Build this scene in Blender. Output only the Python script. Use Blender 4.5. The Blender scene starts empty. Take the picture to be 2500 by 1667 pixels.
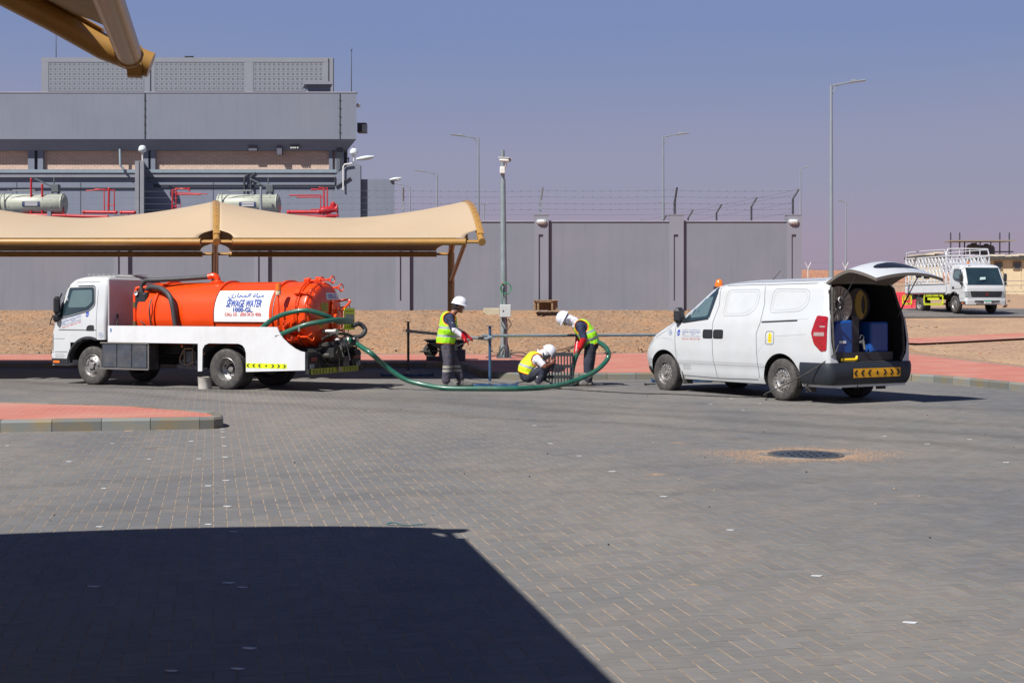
import bpy, bmesh, math, random
import numpy as np
from mathutils import Vector, Matrix, noise as mnoise

random.seed(7)
rnd = np.random.RandomState(7)
SC = bpy.context.scene
COL = SC.collection
R = math.radians
# ------------------------------------------------------------------ camera
F, H0, PX0, PY0 = 3212.0, 1.6, 1250.0, 745.0      # focal length in photo pixels, eye height, horizon
cam_d = bpy.data.cameras.new('camera'); cam = bpy.data.objects.new('camera', cam_d); COL.objects.link(cam)
cam.location = (0, 0, H0); cam.rotation_euler = (R(90), 0, 0)
cam_d.sensor_width = 36; cam_d.lens = 36*F/2500.0
cam_d.shift_y = -(833.5-PY0)/2500.0
cam_d.clip_start = 0.1; cam_d.clip_end = 12000
SC.camera = cam
# ------------------------------------------------------------------ light
SUN_DIR = Vector((0.57, 0.61, -1.0)).normalized()    # the way the light travels
sd = bpy.data.lights.new('sun', 'SUN'); sun = bpy.data.objects.new('sun', sd); COL.objects.link(sun)
sd.energy = 5.0; sd.angle = R(0.55); sd.color = (1.0, 0.965, 0.92)
sun.rotation_euler = SUN_DIR.to_track_quat('-Z', 'Y').to_euler()
SC.view_settings.view_transform = 'Standard'; SC.view_settings.look = 'None'
SC.view_settings.gamma = 1.0; SC.view_settings.use_curve_mapping = False
SC.view_settings.exposure = 0.52
W = bpy.data.worlds.new('World'); SC.world = W; W.use_nodes = True
nt = W.node_tree; nt.nodes.clear()
n_out = nt.nodes.new('ShaderNodeOutputWorld'); n_bg = nt.nodes.new('ShaderNodeBackground')
n_sky = nt.nodes.new('ShaderNodeTexSky'); n_sky.sky_type = 'NISHITA'; n_sky.sun_disc = False
n_sky.sun_elevation = R(49.7); n_sky.sun_rotation = R(223); n_sky.dust_density = 2.0; n_sky.air_density = 1.0
n_tc = nt.nodes.new('ShaderNodeTexCoord'); n_sep = nt.nodes.new('ShaderNodeSeparateXYZ')
# faint unevenness of the dust in the air
n_nz = nt.nodes.new('ShaderNodeTexNoise'); n_nz.inputs['Scale'].default_value = 2.2; n_nz.inputs['Detail'].default_value = 3
n_mp = nt.nodes.new('ShaderNodeMapping'); n_mp.inputs['Scale'].default_value = (1, 1, 5)
n_ad = nt.nodes.new('ShaderNodeMath'); n_ad.operation = 'MULTIPLY_ADD'; n_ad.inputs[1].default_value = .05
n_of = nt.nodes.new('ShaderNodeMath'); n_of.operation = 'SUBTRACT'; n_of.inputs[1].default_value = .025
n_ramp = nt.nodes.new('ShaderNodeValToRGB')
cr = n_ramp.color_ramp; cr.interpolation = 'EASE'
# elevation tint (dusty violet near the desert horizon, deeper blue overhead), same all round
stops = [(0.0, (.375, .285, .385)), (0.035, (.362, .290, .395)), (0.10, (.298, .298, .428)), (0.22, (.196, .262, .478)),
         (0.5, (.045, .095, .26)), (1.0, (.02, .045, .16))]
cr.elements[0].position = 0.0; cr.elements[0].color = (*stops[0][1], 1)
cr.elements[1].position = 1.0; cr.elements[1].color = (*stops[-1][1], 1)
for p, c in stops[1:-1]:
    e = cr.elements.new(p); e.color = (*c, 1)
n_mix = nt.nodes.new('ShaderNodeMix'); n_mix.data_type = 'RGBA'; n_mix.inputs[0].default_value = 0.12
n_sc = nt.nodes.new('ShaderNodeVectorMath'); n_sc.operation = 'SCALE'; n_sc.inputs[3].default_value = 0.73/0.05
nt.links.new(n_tc.outputs['Generated'], n_sep.inputs[0]); nt.links.new(n_tc.outputs['Generated'], n_mp.inputs[0]); nt.links.new(n_mp.outputs[0], n_nz.inputs['Vector']); nt.links.new(n_nz.outputs[0], n_ad.inputs[0]); nt.links.new(n_sep.outputs[2], n_ad.inputs[2]); nt.links.new(n_ad.outputs[0], n_of.inputs[0]); nt.links.new(n_of.outputs[0], n_ramp.inputs[0])
nt.links.new(n_ramp.outputs[0], n_sc.inputs[0])
nt.links.new(n_sc.outputs[0], n_mix.inputs[6]); nt.links.new(n_sky.outputs[0], n_mix.inputs[7])
nt.links.new(n_mix.outputs[2], n_bg.inputs[0]); n_bg.inputs[1].default_value = 0.05
nt.links.new(n_bg.outputs[0], n_out.inputs[0])

# ------------------------------------------------------------------ helpers
def P(px, py, y):                       # photo pixel + distance -> place
    return Vector(((px-PX0)/F*y, y, H0+(PY0-py)/F*y))
def G(px, py, z=0.0):                   # photo pixel on the level z
    y = F*(H0-z)/(py-PY0); return Vector(((px-PX0)/F*y, y, z))
def sstep(a, b, x):
    t = min(1, max(0, (x-a)/(b-a))); return t*t*(3-2*t)
def interp(x, xs, ys): return float(np.interp(x, xs, ys))

MATS = {}
def mat(name, col, rough=.6, metal=0.0, var=.06, vscale=3.0, bump=0.0, bscale=60.0, spec=.5, col2=None, c2scale=1.2, c2amt=.5, coat=0.0, trans=0.0, alpha=1.0, emit=None, streak=0.0):
    if name in MATS: return MATS[name]
    m = bpy.data.materials.new(name); m.use_nodes = True; t = m.node_tree; N = t.nodes; L = t.links
    b = N['Principled BSDF']; b.inputs['Roughness'].default_value = rough; b.inputs['Metallic'].default_value = metal
    b.inputs['Specular IOR Level'].default_value = spec; b.inputs['Coat Weight'].default_value = coat
    b.inputs['Coat Roughness'].default_value = 0.08
    if trans: b.inputs['Transmission Weight'].default_value = trans
    if alpha < 1: b.inputs['Alpha'].default_value = alpha
    tc = N.new('ShaderNodeTexCoord')
    n1 = N.new('ShaderNodeTexNoise'); n1.inputs['Scale'].default_value = vscale; n1.inputs['Detail'].default_value = 6
    L.new(tc.outputs['Object'], n1.inputs['Vector'])
    mr = N.new('ShaderNodeMapRange'); mr.inputs[1].default_value = .3; mr.inputs[2].default_value = .7
    mr.inputs[3].default_value = 1-var; mr.inputs[4].default_value = 1+var; L.new(n1.outputs[0], mr.inputs[0])
    sc = N.new('ShaderNodeVectorMath'); sc.operation = 'SCALE'; L.new(mr.outputs[0], sc.inputs[3])
    if col2 is not None:
        n2 = N.new('ShaderNodeTexNoise'); n2.inputs['Scale'].default_value = c2scale; n2.inputs['Detail'].default_value = 8; n2.inputs['Roughness'].default_value = .65
        L.new(tc.outputs['Object'], n2.inputs['Vector'])
        m2 = N.new('ShaderNodeMapRange'); m2.inputs[1].default_value = .45; m2.inputs[2].default_value = .68; m2.inputs[4].default_value = c2amt
        L.new(n2.outputs[0], m2.inputs[0])
        mx = N.new('ShaderNodeMix'); mx.data_type = 'RGBA'; mx.inputs[6].default_value = (*col, 1); mx.inputs[7].default_value = (*col2, 1)
        L.new(m2.outputs[0], mx.inputs[0]); L.new(mx.outputs[2], sc.inputs[0])
    else: sc.inputs[0].default_value = col
    if streak:
        mp = N.new('ShaderNodeMapping'); mp.inputs['Scale'].default_value = (5, 5, .35); L.new(tc.outputs['Object'], mp.inputs[0])
        n4 = N.new('ShaderNodeTexNoise'); n4.inputs['Scale'].default_value = 1.0; n4.inputs['Detail'].default_value = 7; n4.inputs['Roughness'].default_value = .7; L.new(mp.outputs[0], n4.inputs['Vector'])
        m4 = N.new('ShaderNodeMapRange'); m4.inputs[1].default_value = .48; m4.inputs[2].default_value = .72; m4.inputs[3].default_value = 1; m4.inputs[4].default_value = 1-streak; L.new(n4.outputs[0], m4.inputs[0])
        s4 = N.new('ShaderNodeVectorMath'); s4.operation = 'SCALE'; L.new(sc.outputs[0], s4.inputs[0]); L.new(m4.outputs[0], s4.inputs[3]); L.new(s4.outputs[0], b.inputs['Base Color'])
    else: L.new(sc.outputs[0], b.inputs['Base Color'])
    if bump:
        n3 = N.new('ShaderNodeTexNoise'); n3.inputs['Scale'].default_value = bscale; n3.inputs['Detail'].default_value = 5
        L.new(tc.outputs['Object'], n3.inputs['Vector'])
        bp = N.new('ShaderNodeBump'); bp.inputs['Strength'].default_value = bump; bp.inputs['Distance'].default_value = .02 if bump >= 1 else .01
        L.new(n3.outputs[0], bp.inputs['Height']); L.new(bp.outputs[0], b.inputs['Normal'])
    if emit:
        b.inputs['Emission Color'].default_value = (*emit[0], 1); b.inputs['Emission Strength'].default_value = emit[1]
    MATS[name] = m; return m

class MB:
    """collects shapes and links them as one mesh object"""
    def __init__(s): s.v = []; s.f = []; s.m = []
    def add(s, vs, fs, m=0):
        o = len(s.v); s.v += [tuple(v) for v in vs]
        for f in fs: s.f.append([i+o for i in f]); s.m.append(m)
    def box(s, c, d, rot=None, m=0, bev=0.0):
        hx, hy, hz = [k/2 for k in d]; c = Vector(c)
        M = None
        if rot is not None: M = rot if isinstance(rot, Matrix) else Matrix.Rotation(rot[2], 3, 'Z') @ Matrix.Rotation(rot[1], 3, 'Y') @ Matrix.Rotation(rot[0], 3, 'X')
        if bev <= 0:
            vs = [Vector((x*hx, y*hy, z*hz)) for z in (-1, 1) for y in (-1, 1) for x in (-1, 1)]
            fs = [(0, 2, 3, 1), (4, 5, 7, 6), (0, 1, 5, 4), (2, 6, 7, 3), (0, 4, 6, 2), (1, 3, 7, 5)]
        else:
            b = min(bev, hx*.9, hy*.9, hz*.9); vs = []; idx = {}
            for z in (-1, 1):
                for y in (-1, 1):
                    for x in (-1, 1):
                        for k in range(3):
                            p = [x*(hx-b), y*(hy-b), z*(hz-b)]; p[k] = (x*hx, y*hy, z*hz)[k]
                            idx[(x, y, z, k)] = len(vs); vs.append(Vector(p))
            I = lambda x, y, z, k: idx[(x, y, z, k)]
            fs = []
            for a in (-1, 1):
                fs.append([I(a, -1, -1, 0), I(a, 1, -1, 0), I(a, 1, 1, 0), I(a, -1, 1, 0)][::a])
                fs.append([I(-1, a, -1, 1), I(1, a, -1, 1), I(1, a, 1, 1), I(-1, a, 1, 1)][::-a])
                fs.append([I(-1, -1, a, 2), I(1, -1, a, 2), I(1, 1, a, 2), I(-1, 1, a, 2)][::a])
                for b2 in (-1, 1):
                    fs.append([I(a, b2, -1, 0), I(a, b2, 1, 0), I(a, b2, 1, 1), I(a, b2, -1, 1)][::a*b2])
                    fs.append([I(a, -1, b2, 0), I(a, 1, b2, 0), I(a, 1, b2, 2), I(a, -1, b2, 2)][::-a*b2])
                    fs.append([I(-1, a, b2, 1), I(1, a, b2, 1), I(1, a, b2, 2), I(-1, a, b2, 2)][::a*b2])
                    for c2 in (-1, 1):
                        fs.append([I(a, b2, c2, 0), I(a, b2, c2, 1), I(a, b2, c2, 2)][::a*b2*c2])
        if M is not None: vs = [M @ v for v in vs]
        s.add([v+c for v in vs], fs, m); return s
    def tube(s, pts, r, n=8, m=0, closed=False, caps=True, flat=1.0):
        pts = [Vector(p) for p in pts]; k = len(pts)
        rs = r if isinstance(r, (list, tuple)) else [r]*k
        T = []
        for i in range(k):
            a = pts[(i-1) % k] if (closed or i > 0) else pts[i]; b = pts[(i+1) % k] if (closed or i < k-1) else pts[i]
            T.append((b-a).normalized())
        up = Vector((0, 0, 1)) if abs(T[0].z) < .9 else Vector((1, 0, 0))
        nrm = (up - T[0]*up.dot(T[0])).normalized(); vs = []
        for i in range(k):
            nrm = (nrm - T[i]*nrm.dot(T[i])).normalized(); bi = T[i].cross(nrm)
            for j in range(n):
                a = 2*math.pi*j/n; vs.append(pts[i] + nrm*math.cos(a)*rs[i]*flat + bi*math.sin(a)*rs[i])
        fs = []
        for i in range(k if closed else k-1):
            i2 = (i+1) % k
            for j in range(n): fs.append((i*n+j, i*n+(j+1) % n, i2*n+(j+1) % n, i2*n+j))
        if caps and not closed: fs.append(tuple(range(n))[::-1]); fs.append(tuple((k-1)*n+j for j in range(n)))
        s.add(vs, fs, m); return s
    def cyl(s, a, b, r, r2=None, n=16, m=0, caps=True): return s.tube([a, b], [r, r if r2 is None else r2], n, m, caps=caps)
    def lathe(s, prof, o=(0, 0, 0), ax=(0, 0, 1), n=24, m=0, ref=None):
        """prof: (radius, height) pairs"""
        ax = Vector(ax).normalized(); o = Vector(o)
        u = Vector(ref) if ref else (Vector((1, 0, 0)) if abs(ax.x) < .9 else Vector((0, 0, 1)))
        u = (u-ax*u.dot(ax)).normalized(); w = ax.cross(u); vs = []; fs = []
        for (r, h) in prof:
            for j in range(n):
                a = 2*math.pi*j/n; vs.append(o+ax*h+(u*math.cos(a)+w*math.sin(a))*max(r, 1e-4))
        for i in range(len(prof)-1):
            for j in range(n): fs.append((i*n+j, i*n+(j+1) % n, (i+1)*n+(j+1) % n, (i+1)*n+j))
        s.add(vs, fs, m); return s
    def ball(s, c, r, n=14, m=0, M=None):
        r = (r, r, r) if not isinstance(r, (tuple, list)) else r; vs = []; fs = []; k = max(4, n//2)
        for i in range(k+1):
            th = math.pi*i/k
            for j in range(n):
                a = 2*math.pi*j/n; p = Vector((r[0]*math.sin(th)*math.cos(a), r[1]*math.sin(th)*math.sin(a), r[2]*math.cos(th)))
                if M is not None: p = M @ p
                vs.append(p+Vector(c))
        for i in range(k):
            for j in range(n): fs.append((i*n+j, (i+1)*n+j, (i+1)*n+(j+1) % n, i*n+(j+1) % n))
        s.add(vs, fs, m); return s
    def prism(s, poly, o, u, w, ext, m=0, ms=None):
        o, u, w, ext = map(Vector, (o, u, w, ext)); a = [o+u*p[0]+w*p[1] for p in poly]; b = [q+ext for q in a]; n = len(poly)
        s.add(a+b, [tuple(range(n))[::-1], tuple(range(n, 2*n))], m)
        s.add(a+b, [(i, (i+1) % n, n+(i+1) % n, n+i) for i in range(n)], m if ms is None else ms); return s
    def grid(s, rows, m=0, closed=False):
        n = len(rows[0]); vs = [p for r in rows for p in r]; fs = []
        for i in range(len(rows)-1):
            for j in range(n if closed else n-1): fs.append((i*n+j, i*n+(j+1) % n, (i+1)*n+(j+1) % n, (i+1)*n+j))
        s.add(vs, fs, m); return s
    def mesh(s, name, mats, smooth=None, fix=False):
        me = bpy.data.meshes.new(name); me.from_pydata(s.v, [], s.f)
        if not isinstance(mats, (list, tuple)): mats = [mats]
        for q in mats: me.materials.append(q)
        me.polygons.foreach_set('material_index', s.m)
        if fix:
            bm = bmesh.new(); bm.from_mesh(me); bmesh.ops.remove_doubles(bm, verts=bm.verts, dist=1e-5)
            bmesh.ops.recalc_face_normals(bm, faces=bm.faces); bm.to_mesh(me); bm.free()
        if smooth is not None:
            me.shade_smooth(); me.set_sharp_from_angle(angle=R(smooth))
        me.update(); return me
    def build(s, name, mats, parent=None, smooth=None, bevel=0.0, fix=False, loc=None, rot=None, kind=None, label=None):
        o = bpy.data.objects.new(name, s.mesh(name, mats, smooth, fix or bevel > 0)); COL.objects.link(o)
        if parent is not None: o.parent = parent
        if loc is not None: o.location = loc
        if rot is not None: o.rotation_euler = rot
        if bevel > 0:
            b = o.modifiers.new('bevel', 'BEVEL'); b.width = bevel; b.segments = 2; b.limit_method = 'ANGLE'; b.angle_limit = R(40)
        if kind: o['kind'] = kind
        if label: o['label'] = label
        return o

def tag(o, label=None, cat=None, group=None, kind=None):
    if label: o['label'] = label
    if cat: o['category'] = cat
    if group: o['group'] = group
    if kind: o['kind'] = kind
    return o
def thing(name, label, cat, loc=(0, 0, 0), rz=0.0, group=None, rot=None):
    o = bpy.data.objects.new(name, None); COL.objects.link(o); o.location = loc
    o.rotation_euler = rot if rot is not None else (0, 0, rz); o.empty_display_size = .2
    return tag(o, label, cat, group)
def dup(root, loc=None, rz=None, label=None, parent=None):
    """a copy of a thing with copies of its parts and sub-parts"""
    r = root.copy(); COL.objects.link(r)
    if parent is not None: r.parent = parent
    if loc is not None: r.location = loc
    if rz is not None: r.rotation_euler = (0, 0, rz)
    if label: r['label'] = label
    for ch in root.children:
        dup(ch, parent=r)
    return r
def evald(o):
    dg = bpy.context.evaluated_depsgraph_get(); dg.update(); return bpy.data.meshes.new_from_object(o.evaluated_get(dg))
def bake_mods(o):
    me = evald(o); o.modifiers.clear(); o.data = me; return o
_fonts = {}
def text_mesh(s, w, h, mt, name='lettering', shear=0.0, bold=0.0):
    """flat lettering in the xy plane, centred, scaled to w x h"""
    c = bpy.data.curves.new('t', 'FONT'); c.body = s; c.size = 1; c.shear = shear; c.offset = bold; c.resolution_u = 3
    o = bpy.data.objects.new('t', c); COL.objects.link(o); me = evald(o); bpy.data.objects.remove(o); bpy.data.curves.remove(c)
    n = len(me.vertices); a = np.zeros(n*3); me.vertices.foreach_get('co', a); a = a.reshape(-1, 3)
    lo, hi = a.min(0), a.max(0); a -= (lo+hi)/2; a[:, 0] *= w/(hi[0]-lo[0]); a[:, 1] *= h/max(hi[1]-lo[1], 1e-6); a[:, 2] = 0
    me.vertices.foreach_set('co', a.ravel()); me.name = name; me.materials.clear(); me.materials.append(mt); me.update(); return me
def put_text(s, w, h, mt, o, u, v, parent=None, name='lettering', warp=None, **k):
    """o centre, u reading direction, v up; warp maps (x, y) to a point instead"""
    me = text_mesh(s, w, h, mt, name, **k); o, u, v = Vector(o), Vector(u).normalized(), Vector(v).normalized()
    for q in me.vertices:
        x, y = q.co.x, q.co.y; q.co = warp(x, y) if warp else o+u*x+v*y
    me.update(); ob = bpy.data.objects.new(name, me); COL.objects.link(ob)
    if parent is not None: ob.parent = parent
    return ob
def curve_pts(ctrl, n=12):
    """Catmull-Rom through the control points"""
    c = [Vector(p) for p in ctrl]; c = [c[0]*2-c[1]]+c+[c[-1]*2-c[-2]]; out = []
    for i in range(1, len(c)-2):
        for k in range(n):
            t = k/n; a, b, d, e = c[i-1], c[i], c[i+1], c[i+2]
            out.append(.5*((2*b)+(-a+d)*t+(2*a-5*b+4*d-e)*t*t+(-a+3*b-3*d+e)*t**3))
    out.append(c[-2]); return out
def boolean_cut(o, cutters):
    for c in cutters:
        m = o.modifiers.new('cut', 'BOOLEAN'); m.operation = 'DIFFERENCE'; m.object = c; m.solver = 'EXACT'
    bake_mods(o)
    for c in cutters: bpy.data.objects.remove(c)

# ---- materials shared by many things
white_paint = mat('white_vehicle_paint', (.50, .525, .54), .28, var=.03, coat=.4, col2=(.47, .44, .40), c2scale=2.2, c2amt=.28)
black_plastic = mat('black_plastic', (.018, .02, .024), .45, var=.2)
black_rubber = mat('tyre_rubber', (.045, .043, .042), .85, var=.25, vscale=12, col2=(.12, .105, .09), c2scale=9, c2amt=.55)
dark_metal = mat('dark_chassis_metal', (.02, .02, .02), .6, .3, var=.4, vscale=8)
steel = mat('bare_steel', (.42, .42, .43), .35, .8, var=.15, vscale=9)
galv = mat('galvanised_steel', (.30, .34, .37), .45, .5, var=.12, vscale=14)
glass_dark = mat('tinted_glass', (.015, .03, .035), .05, var=.3, vscale=1.5, spec=.8, coat=1.0)
glass_clear = mat('lamp_glass', (.55, .58, .6), .08, var=.1, spec=.8, coat=.8)
red_lens = mat('red_lamp_lens', (.30, .004, .006), .12, var=.35, vscale=24, coat=1.0)
amber_lens = mat('amber_lamp_lens', (.75, .16, .01), .15, var=.25, vscale=18, coat=1.0)
blue_ink = mat('blue_ink', (.03, .08, .34), .5)
red_ink = mat('red_ink', (.55, .03, .03), .5)
black_ink = mat('black_ink', (.012, .012, .014), .5)
white_ink = mat('white_sheet', (.66, .66, .66), .45, var=.04)
lime_sheet = mat('lime_reflective_sheet', (.62, .72, .01), .4)
amber_sheet = mat('amber_reflective_sheet', (.75, .36, .01), .4)
concrete = mat('pale_concrete', (.30, .28, .235), .85, var=.15, vscale=7, bump=.3)
# ================================================================== GROUND
U = Vector((-.2215, .9752, 0)); V = Vector((.9752, .2215, 0))      # the axes of the yard
KERB = [(-44, 33.5), (-30, 33.5), (-16, 33.5), (-6, 33.5), (-2.2, 33.5), (-1.35, 33.2), (-1.05, 31.8), (-.72, 29.6), (-.45, 28.7), (.15, 28.3), (2, 28.25), (5, 28.35),
        (7.6, 28.35), (8.35, 28.0), (8.8, 27.2), (9.53, 24.5), (10.3, 21.2), (11.3, 17), (13.4, 9), (16, 0), (18, -6)]
OUTER = [(-44, 39), (-20, 39.1), (-8, 39.0), (0, 39.2), (5, 40.3), (10, 40.6), (11.6, 40.0), (11.95, 39), (12, 34), (12.05, 30.8), (12.9, 25.5), (14.4, 18), (16.6, 9), (19.4, 0), (21.5, -6)]
ISLAND = [(-16, 15.1), (-6.45, 16.57), (-4.6, 16.88), (-4.05, 16.97), (-3.84, 17.06), (-3.78, 17.2), (-3.80, 17.42), (-3.95, 17.75), (-4.3, 18.15), (-4.75, 18.5), (-5.5, 19.1), (-7.7, 19.8), (-16, 20.9)]
def inside(poly, x, y):
    x = np.asarray(x); y = np.asarray(y); c = np.zeros(x.shape, bool); n = len(poly); j = n-1
    for i in range(n):
        xi, yi = poly[i]; xj, yj = poly[j]
        with np.errstate(divide='ignore', invalid='ignore'):
            t = ((yi > y) != (yj > y)) & (x < (xj-xi)*(y-yi)/((yj-yi) if yj != yi else 1e-9)+xi)
        c ^= t; j = i
    return c
PAVED = KERB+[(-44, -6)]
SIDE = KERB+OUTER[::-1]
WALL_Y = 44.0
def outer_y(x): return float(np.interp(x, [p[0] for p in OUTER[:6]], [p[1] for p in OUTER[:6]]))
def T(x, y):
    """height of the open ground beyond the sidewalks"""
    zr = interp(y, [-10, 34, 40, 43, 60, 150, 400, 520, 4000], [.13, .14, .17, .32, 1.2, 4.2, 11.8, 13.0, 20])
    yo = outer_y(min(x, 10)); t = min(1, max(0, (y-yo)/(WALL_Y-.2-yo)))
    zl = .14+1.29*(t**.9) + .035*math.sin(x*1.3+y)*t*(1-t)*4
    if y > WALL_Y: zl = 1.43
    k = sstep(9.9, 13.2, x)
    z = zl*(1-k)+zr*k
    if y > 60: z = z*(1-sstep(60, 90, y))+zr*sstep(60, 90, y)
    if y > 44 and x > 13: z += .10*mnoise.noise(Vector((x*.12, y*.12, 0)))*sstep(44, 60, y)*(0 if 56 < y < 65 else 1)
    if y > 160:
        z += (3.2*mnoise.noise(Vector((x*.006, y*.004, 3)))+1.4*mnoise.noise(Vector((x*.02, y*.012, 5))))*sstep(160, 420, y)
    return z

def sand_material(name, c1, c2, c3, s1=1.2, s2=55, bump=.5, dist=.03):
    m = bpy.data.materials.new(name); m.use_nodes = True; N = m.node_tree.nodes; L = m.node_tree.links; b = N['Principled BSDF']
    b.inputs['Roughness'].default_value = .95; b.inputs['Specular IOR Level'].default_value = .15
    g = N.new('ShaderNodeNewGeometry')
    a = N.new('ShaderNodeTexNoise'); a.inputs['Scale'].default_value = s1; a.inputs['Detail'].default_value = 7
    c = N.new('ShaderNodeTexNoise'); c.inputs['Scale'].default_value = s2*.22; c.inputs['Detail'].default_value = 8; c.inputs['Roughness'].default_value = .75
    v = N.new('ShaderNodeTexVoronoi'); v.inputs['Scale'].default_value = s2*.3
    for q in (a, c, v): L.new(g.outputs['Position'], q.inputs['Vector'])
    m1 = N.new('ShaderNodeMix'); m1.data_type = 'RGBA'; m1.inputs[6].default_value = (*c1, 1); m1.inputs[7].default_value = (*c2, 1)
    r1 = N.new('ShaderNodeMapRange'); r1.inputs[1].default_value = .38; r1.inputs[2].default_value = .62; L.new(a.outputs[0], r1.inputs[0]); L.new(r1.outputs[0], m1.inputs[0])
    m2 = N.new('ShaderNodeMix'); m2.data_type = 'RGBA'; m2.inputs[7].default_value = (*c3, 1)
    r2 = N.new('ShaderNodeMapRange'); r2.inputs[1].default_value = .52; r2.inputs[2].default_value = .72; L.new(c.outputs[0], r2.inputs[0]); L.new(r2.outputs[0], m2.inputs[0]); L.new(m1.outputs[2], m2.inputs[6])
    sv = N.new('ShaderNodeMapRange'); sv.inputs[3].default_value = .72; sv.inputs[4].default_value = 1.22; L.new(v.outputs['Color'], sv.inputs[0])
    vm = N.new('ShaderNodeVectorMath'); vm.operation = 'SCALE'; L.new(m2.outputs[2], vm.inputs[0]); L.new(sv.outputs[0], vm.inputs[3]); L.new(vm.outputs[0], b.inputs['Base Color'])
    bp = N.new('ShaderNodeBump'); bp.inputs['Strength'].default_value = bump; bp.inputs['Distance'].default_value = dist
    L.new(c.outputs[0], bp.inputs['Height']); L.new(bp.outputs[0], b.inputs['Normal']); return m
gravel_m = sand_material('gravelly_sand', (.29, .172, .098), (.23, .152, .098), (.34, .245, .165))
dune_m = sand_material('red_dune_sand', (.36, .17, .095), (.40, .20, .12), (.33, .20, .14), .05, 4, .2)
dirt_m = sand_material('pale_dirt', (.36, .24, .15), (.31, .20, .135), (.40, .29, .19), .5, 40, .4)

# terrain: one sheet to the horizon
xs = np.unique(np.concatenate([-np.geomspace(45, 4500, 16), np.arange(-45, -20, 2.5), np.arange(-20, 24, .5), np.arange(24, 60, 2.), np.geomspace(60, 4500, 26)]))
ys = np.unique(np.concatenate([np.arange(-60, 30, 5.), np.arange(30, 66, .5), np.arange(66, 120, 3.), np.geomspace(120, 5200, 60)]))
vv = []; hole = PAVED
for y in ys:
    for x in xs:
        z = T(x, y)
        if x < 19 and y < 41 and (bool(inside(PAVED, np.array([x]), np.array([y]))[0]) or bool(inside(SIDE, np.array([x]), np.array([y]))[0])): z = -.35
        elif y < 30 and x < -44: z = .1
        vv.append((x, y, z))
nx = len(xs); fs = []; mi = []
for i in range(len(ys)-1):
    for j in range(nx-1):
        fs.append((i*nx+j, i*nx+j+1, (i+1)*nx+j+1, (i+1)*nx+j))
        cy = ys[i]; cx = xs[j]; mi.append(0 if (cy < 46 and cx < 12.5) else (1 if cy > 140 else 2))
b_ = MB(); b_.v = vv; b_.f = fs; b_.m = mi
tag(b_.build('ground', [gravel_m, dune_m, dirt_m], smooth=60), kind='structure')

def drape_strip(name, pa, pb, mt, lift=.02, n=40, k=5, kind='structure'):
    b = MB(); rows = []
    A = curve_pts([(p[0], p[1], 0) for p in pa], 10); B = curve_pts([(p[0], p[1], 0) for p in pb], 10)
    for i in range(len(A)):
        rows.append([(lambda q: (q.x, q.y, T(q.x, q.y)+lift))(A[i].lerp(B[i], t/k)) for t in range(k+1)])
    b.grid(rows); o = b.build(name, mt, smooth=60); tag(o, kind=kind); return o

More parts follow.
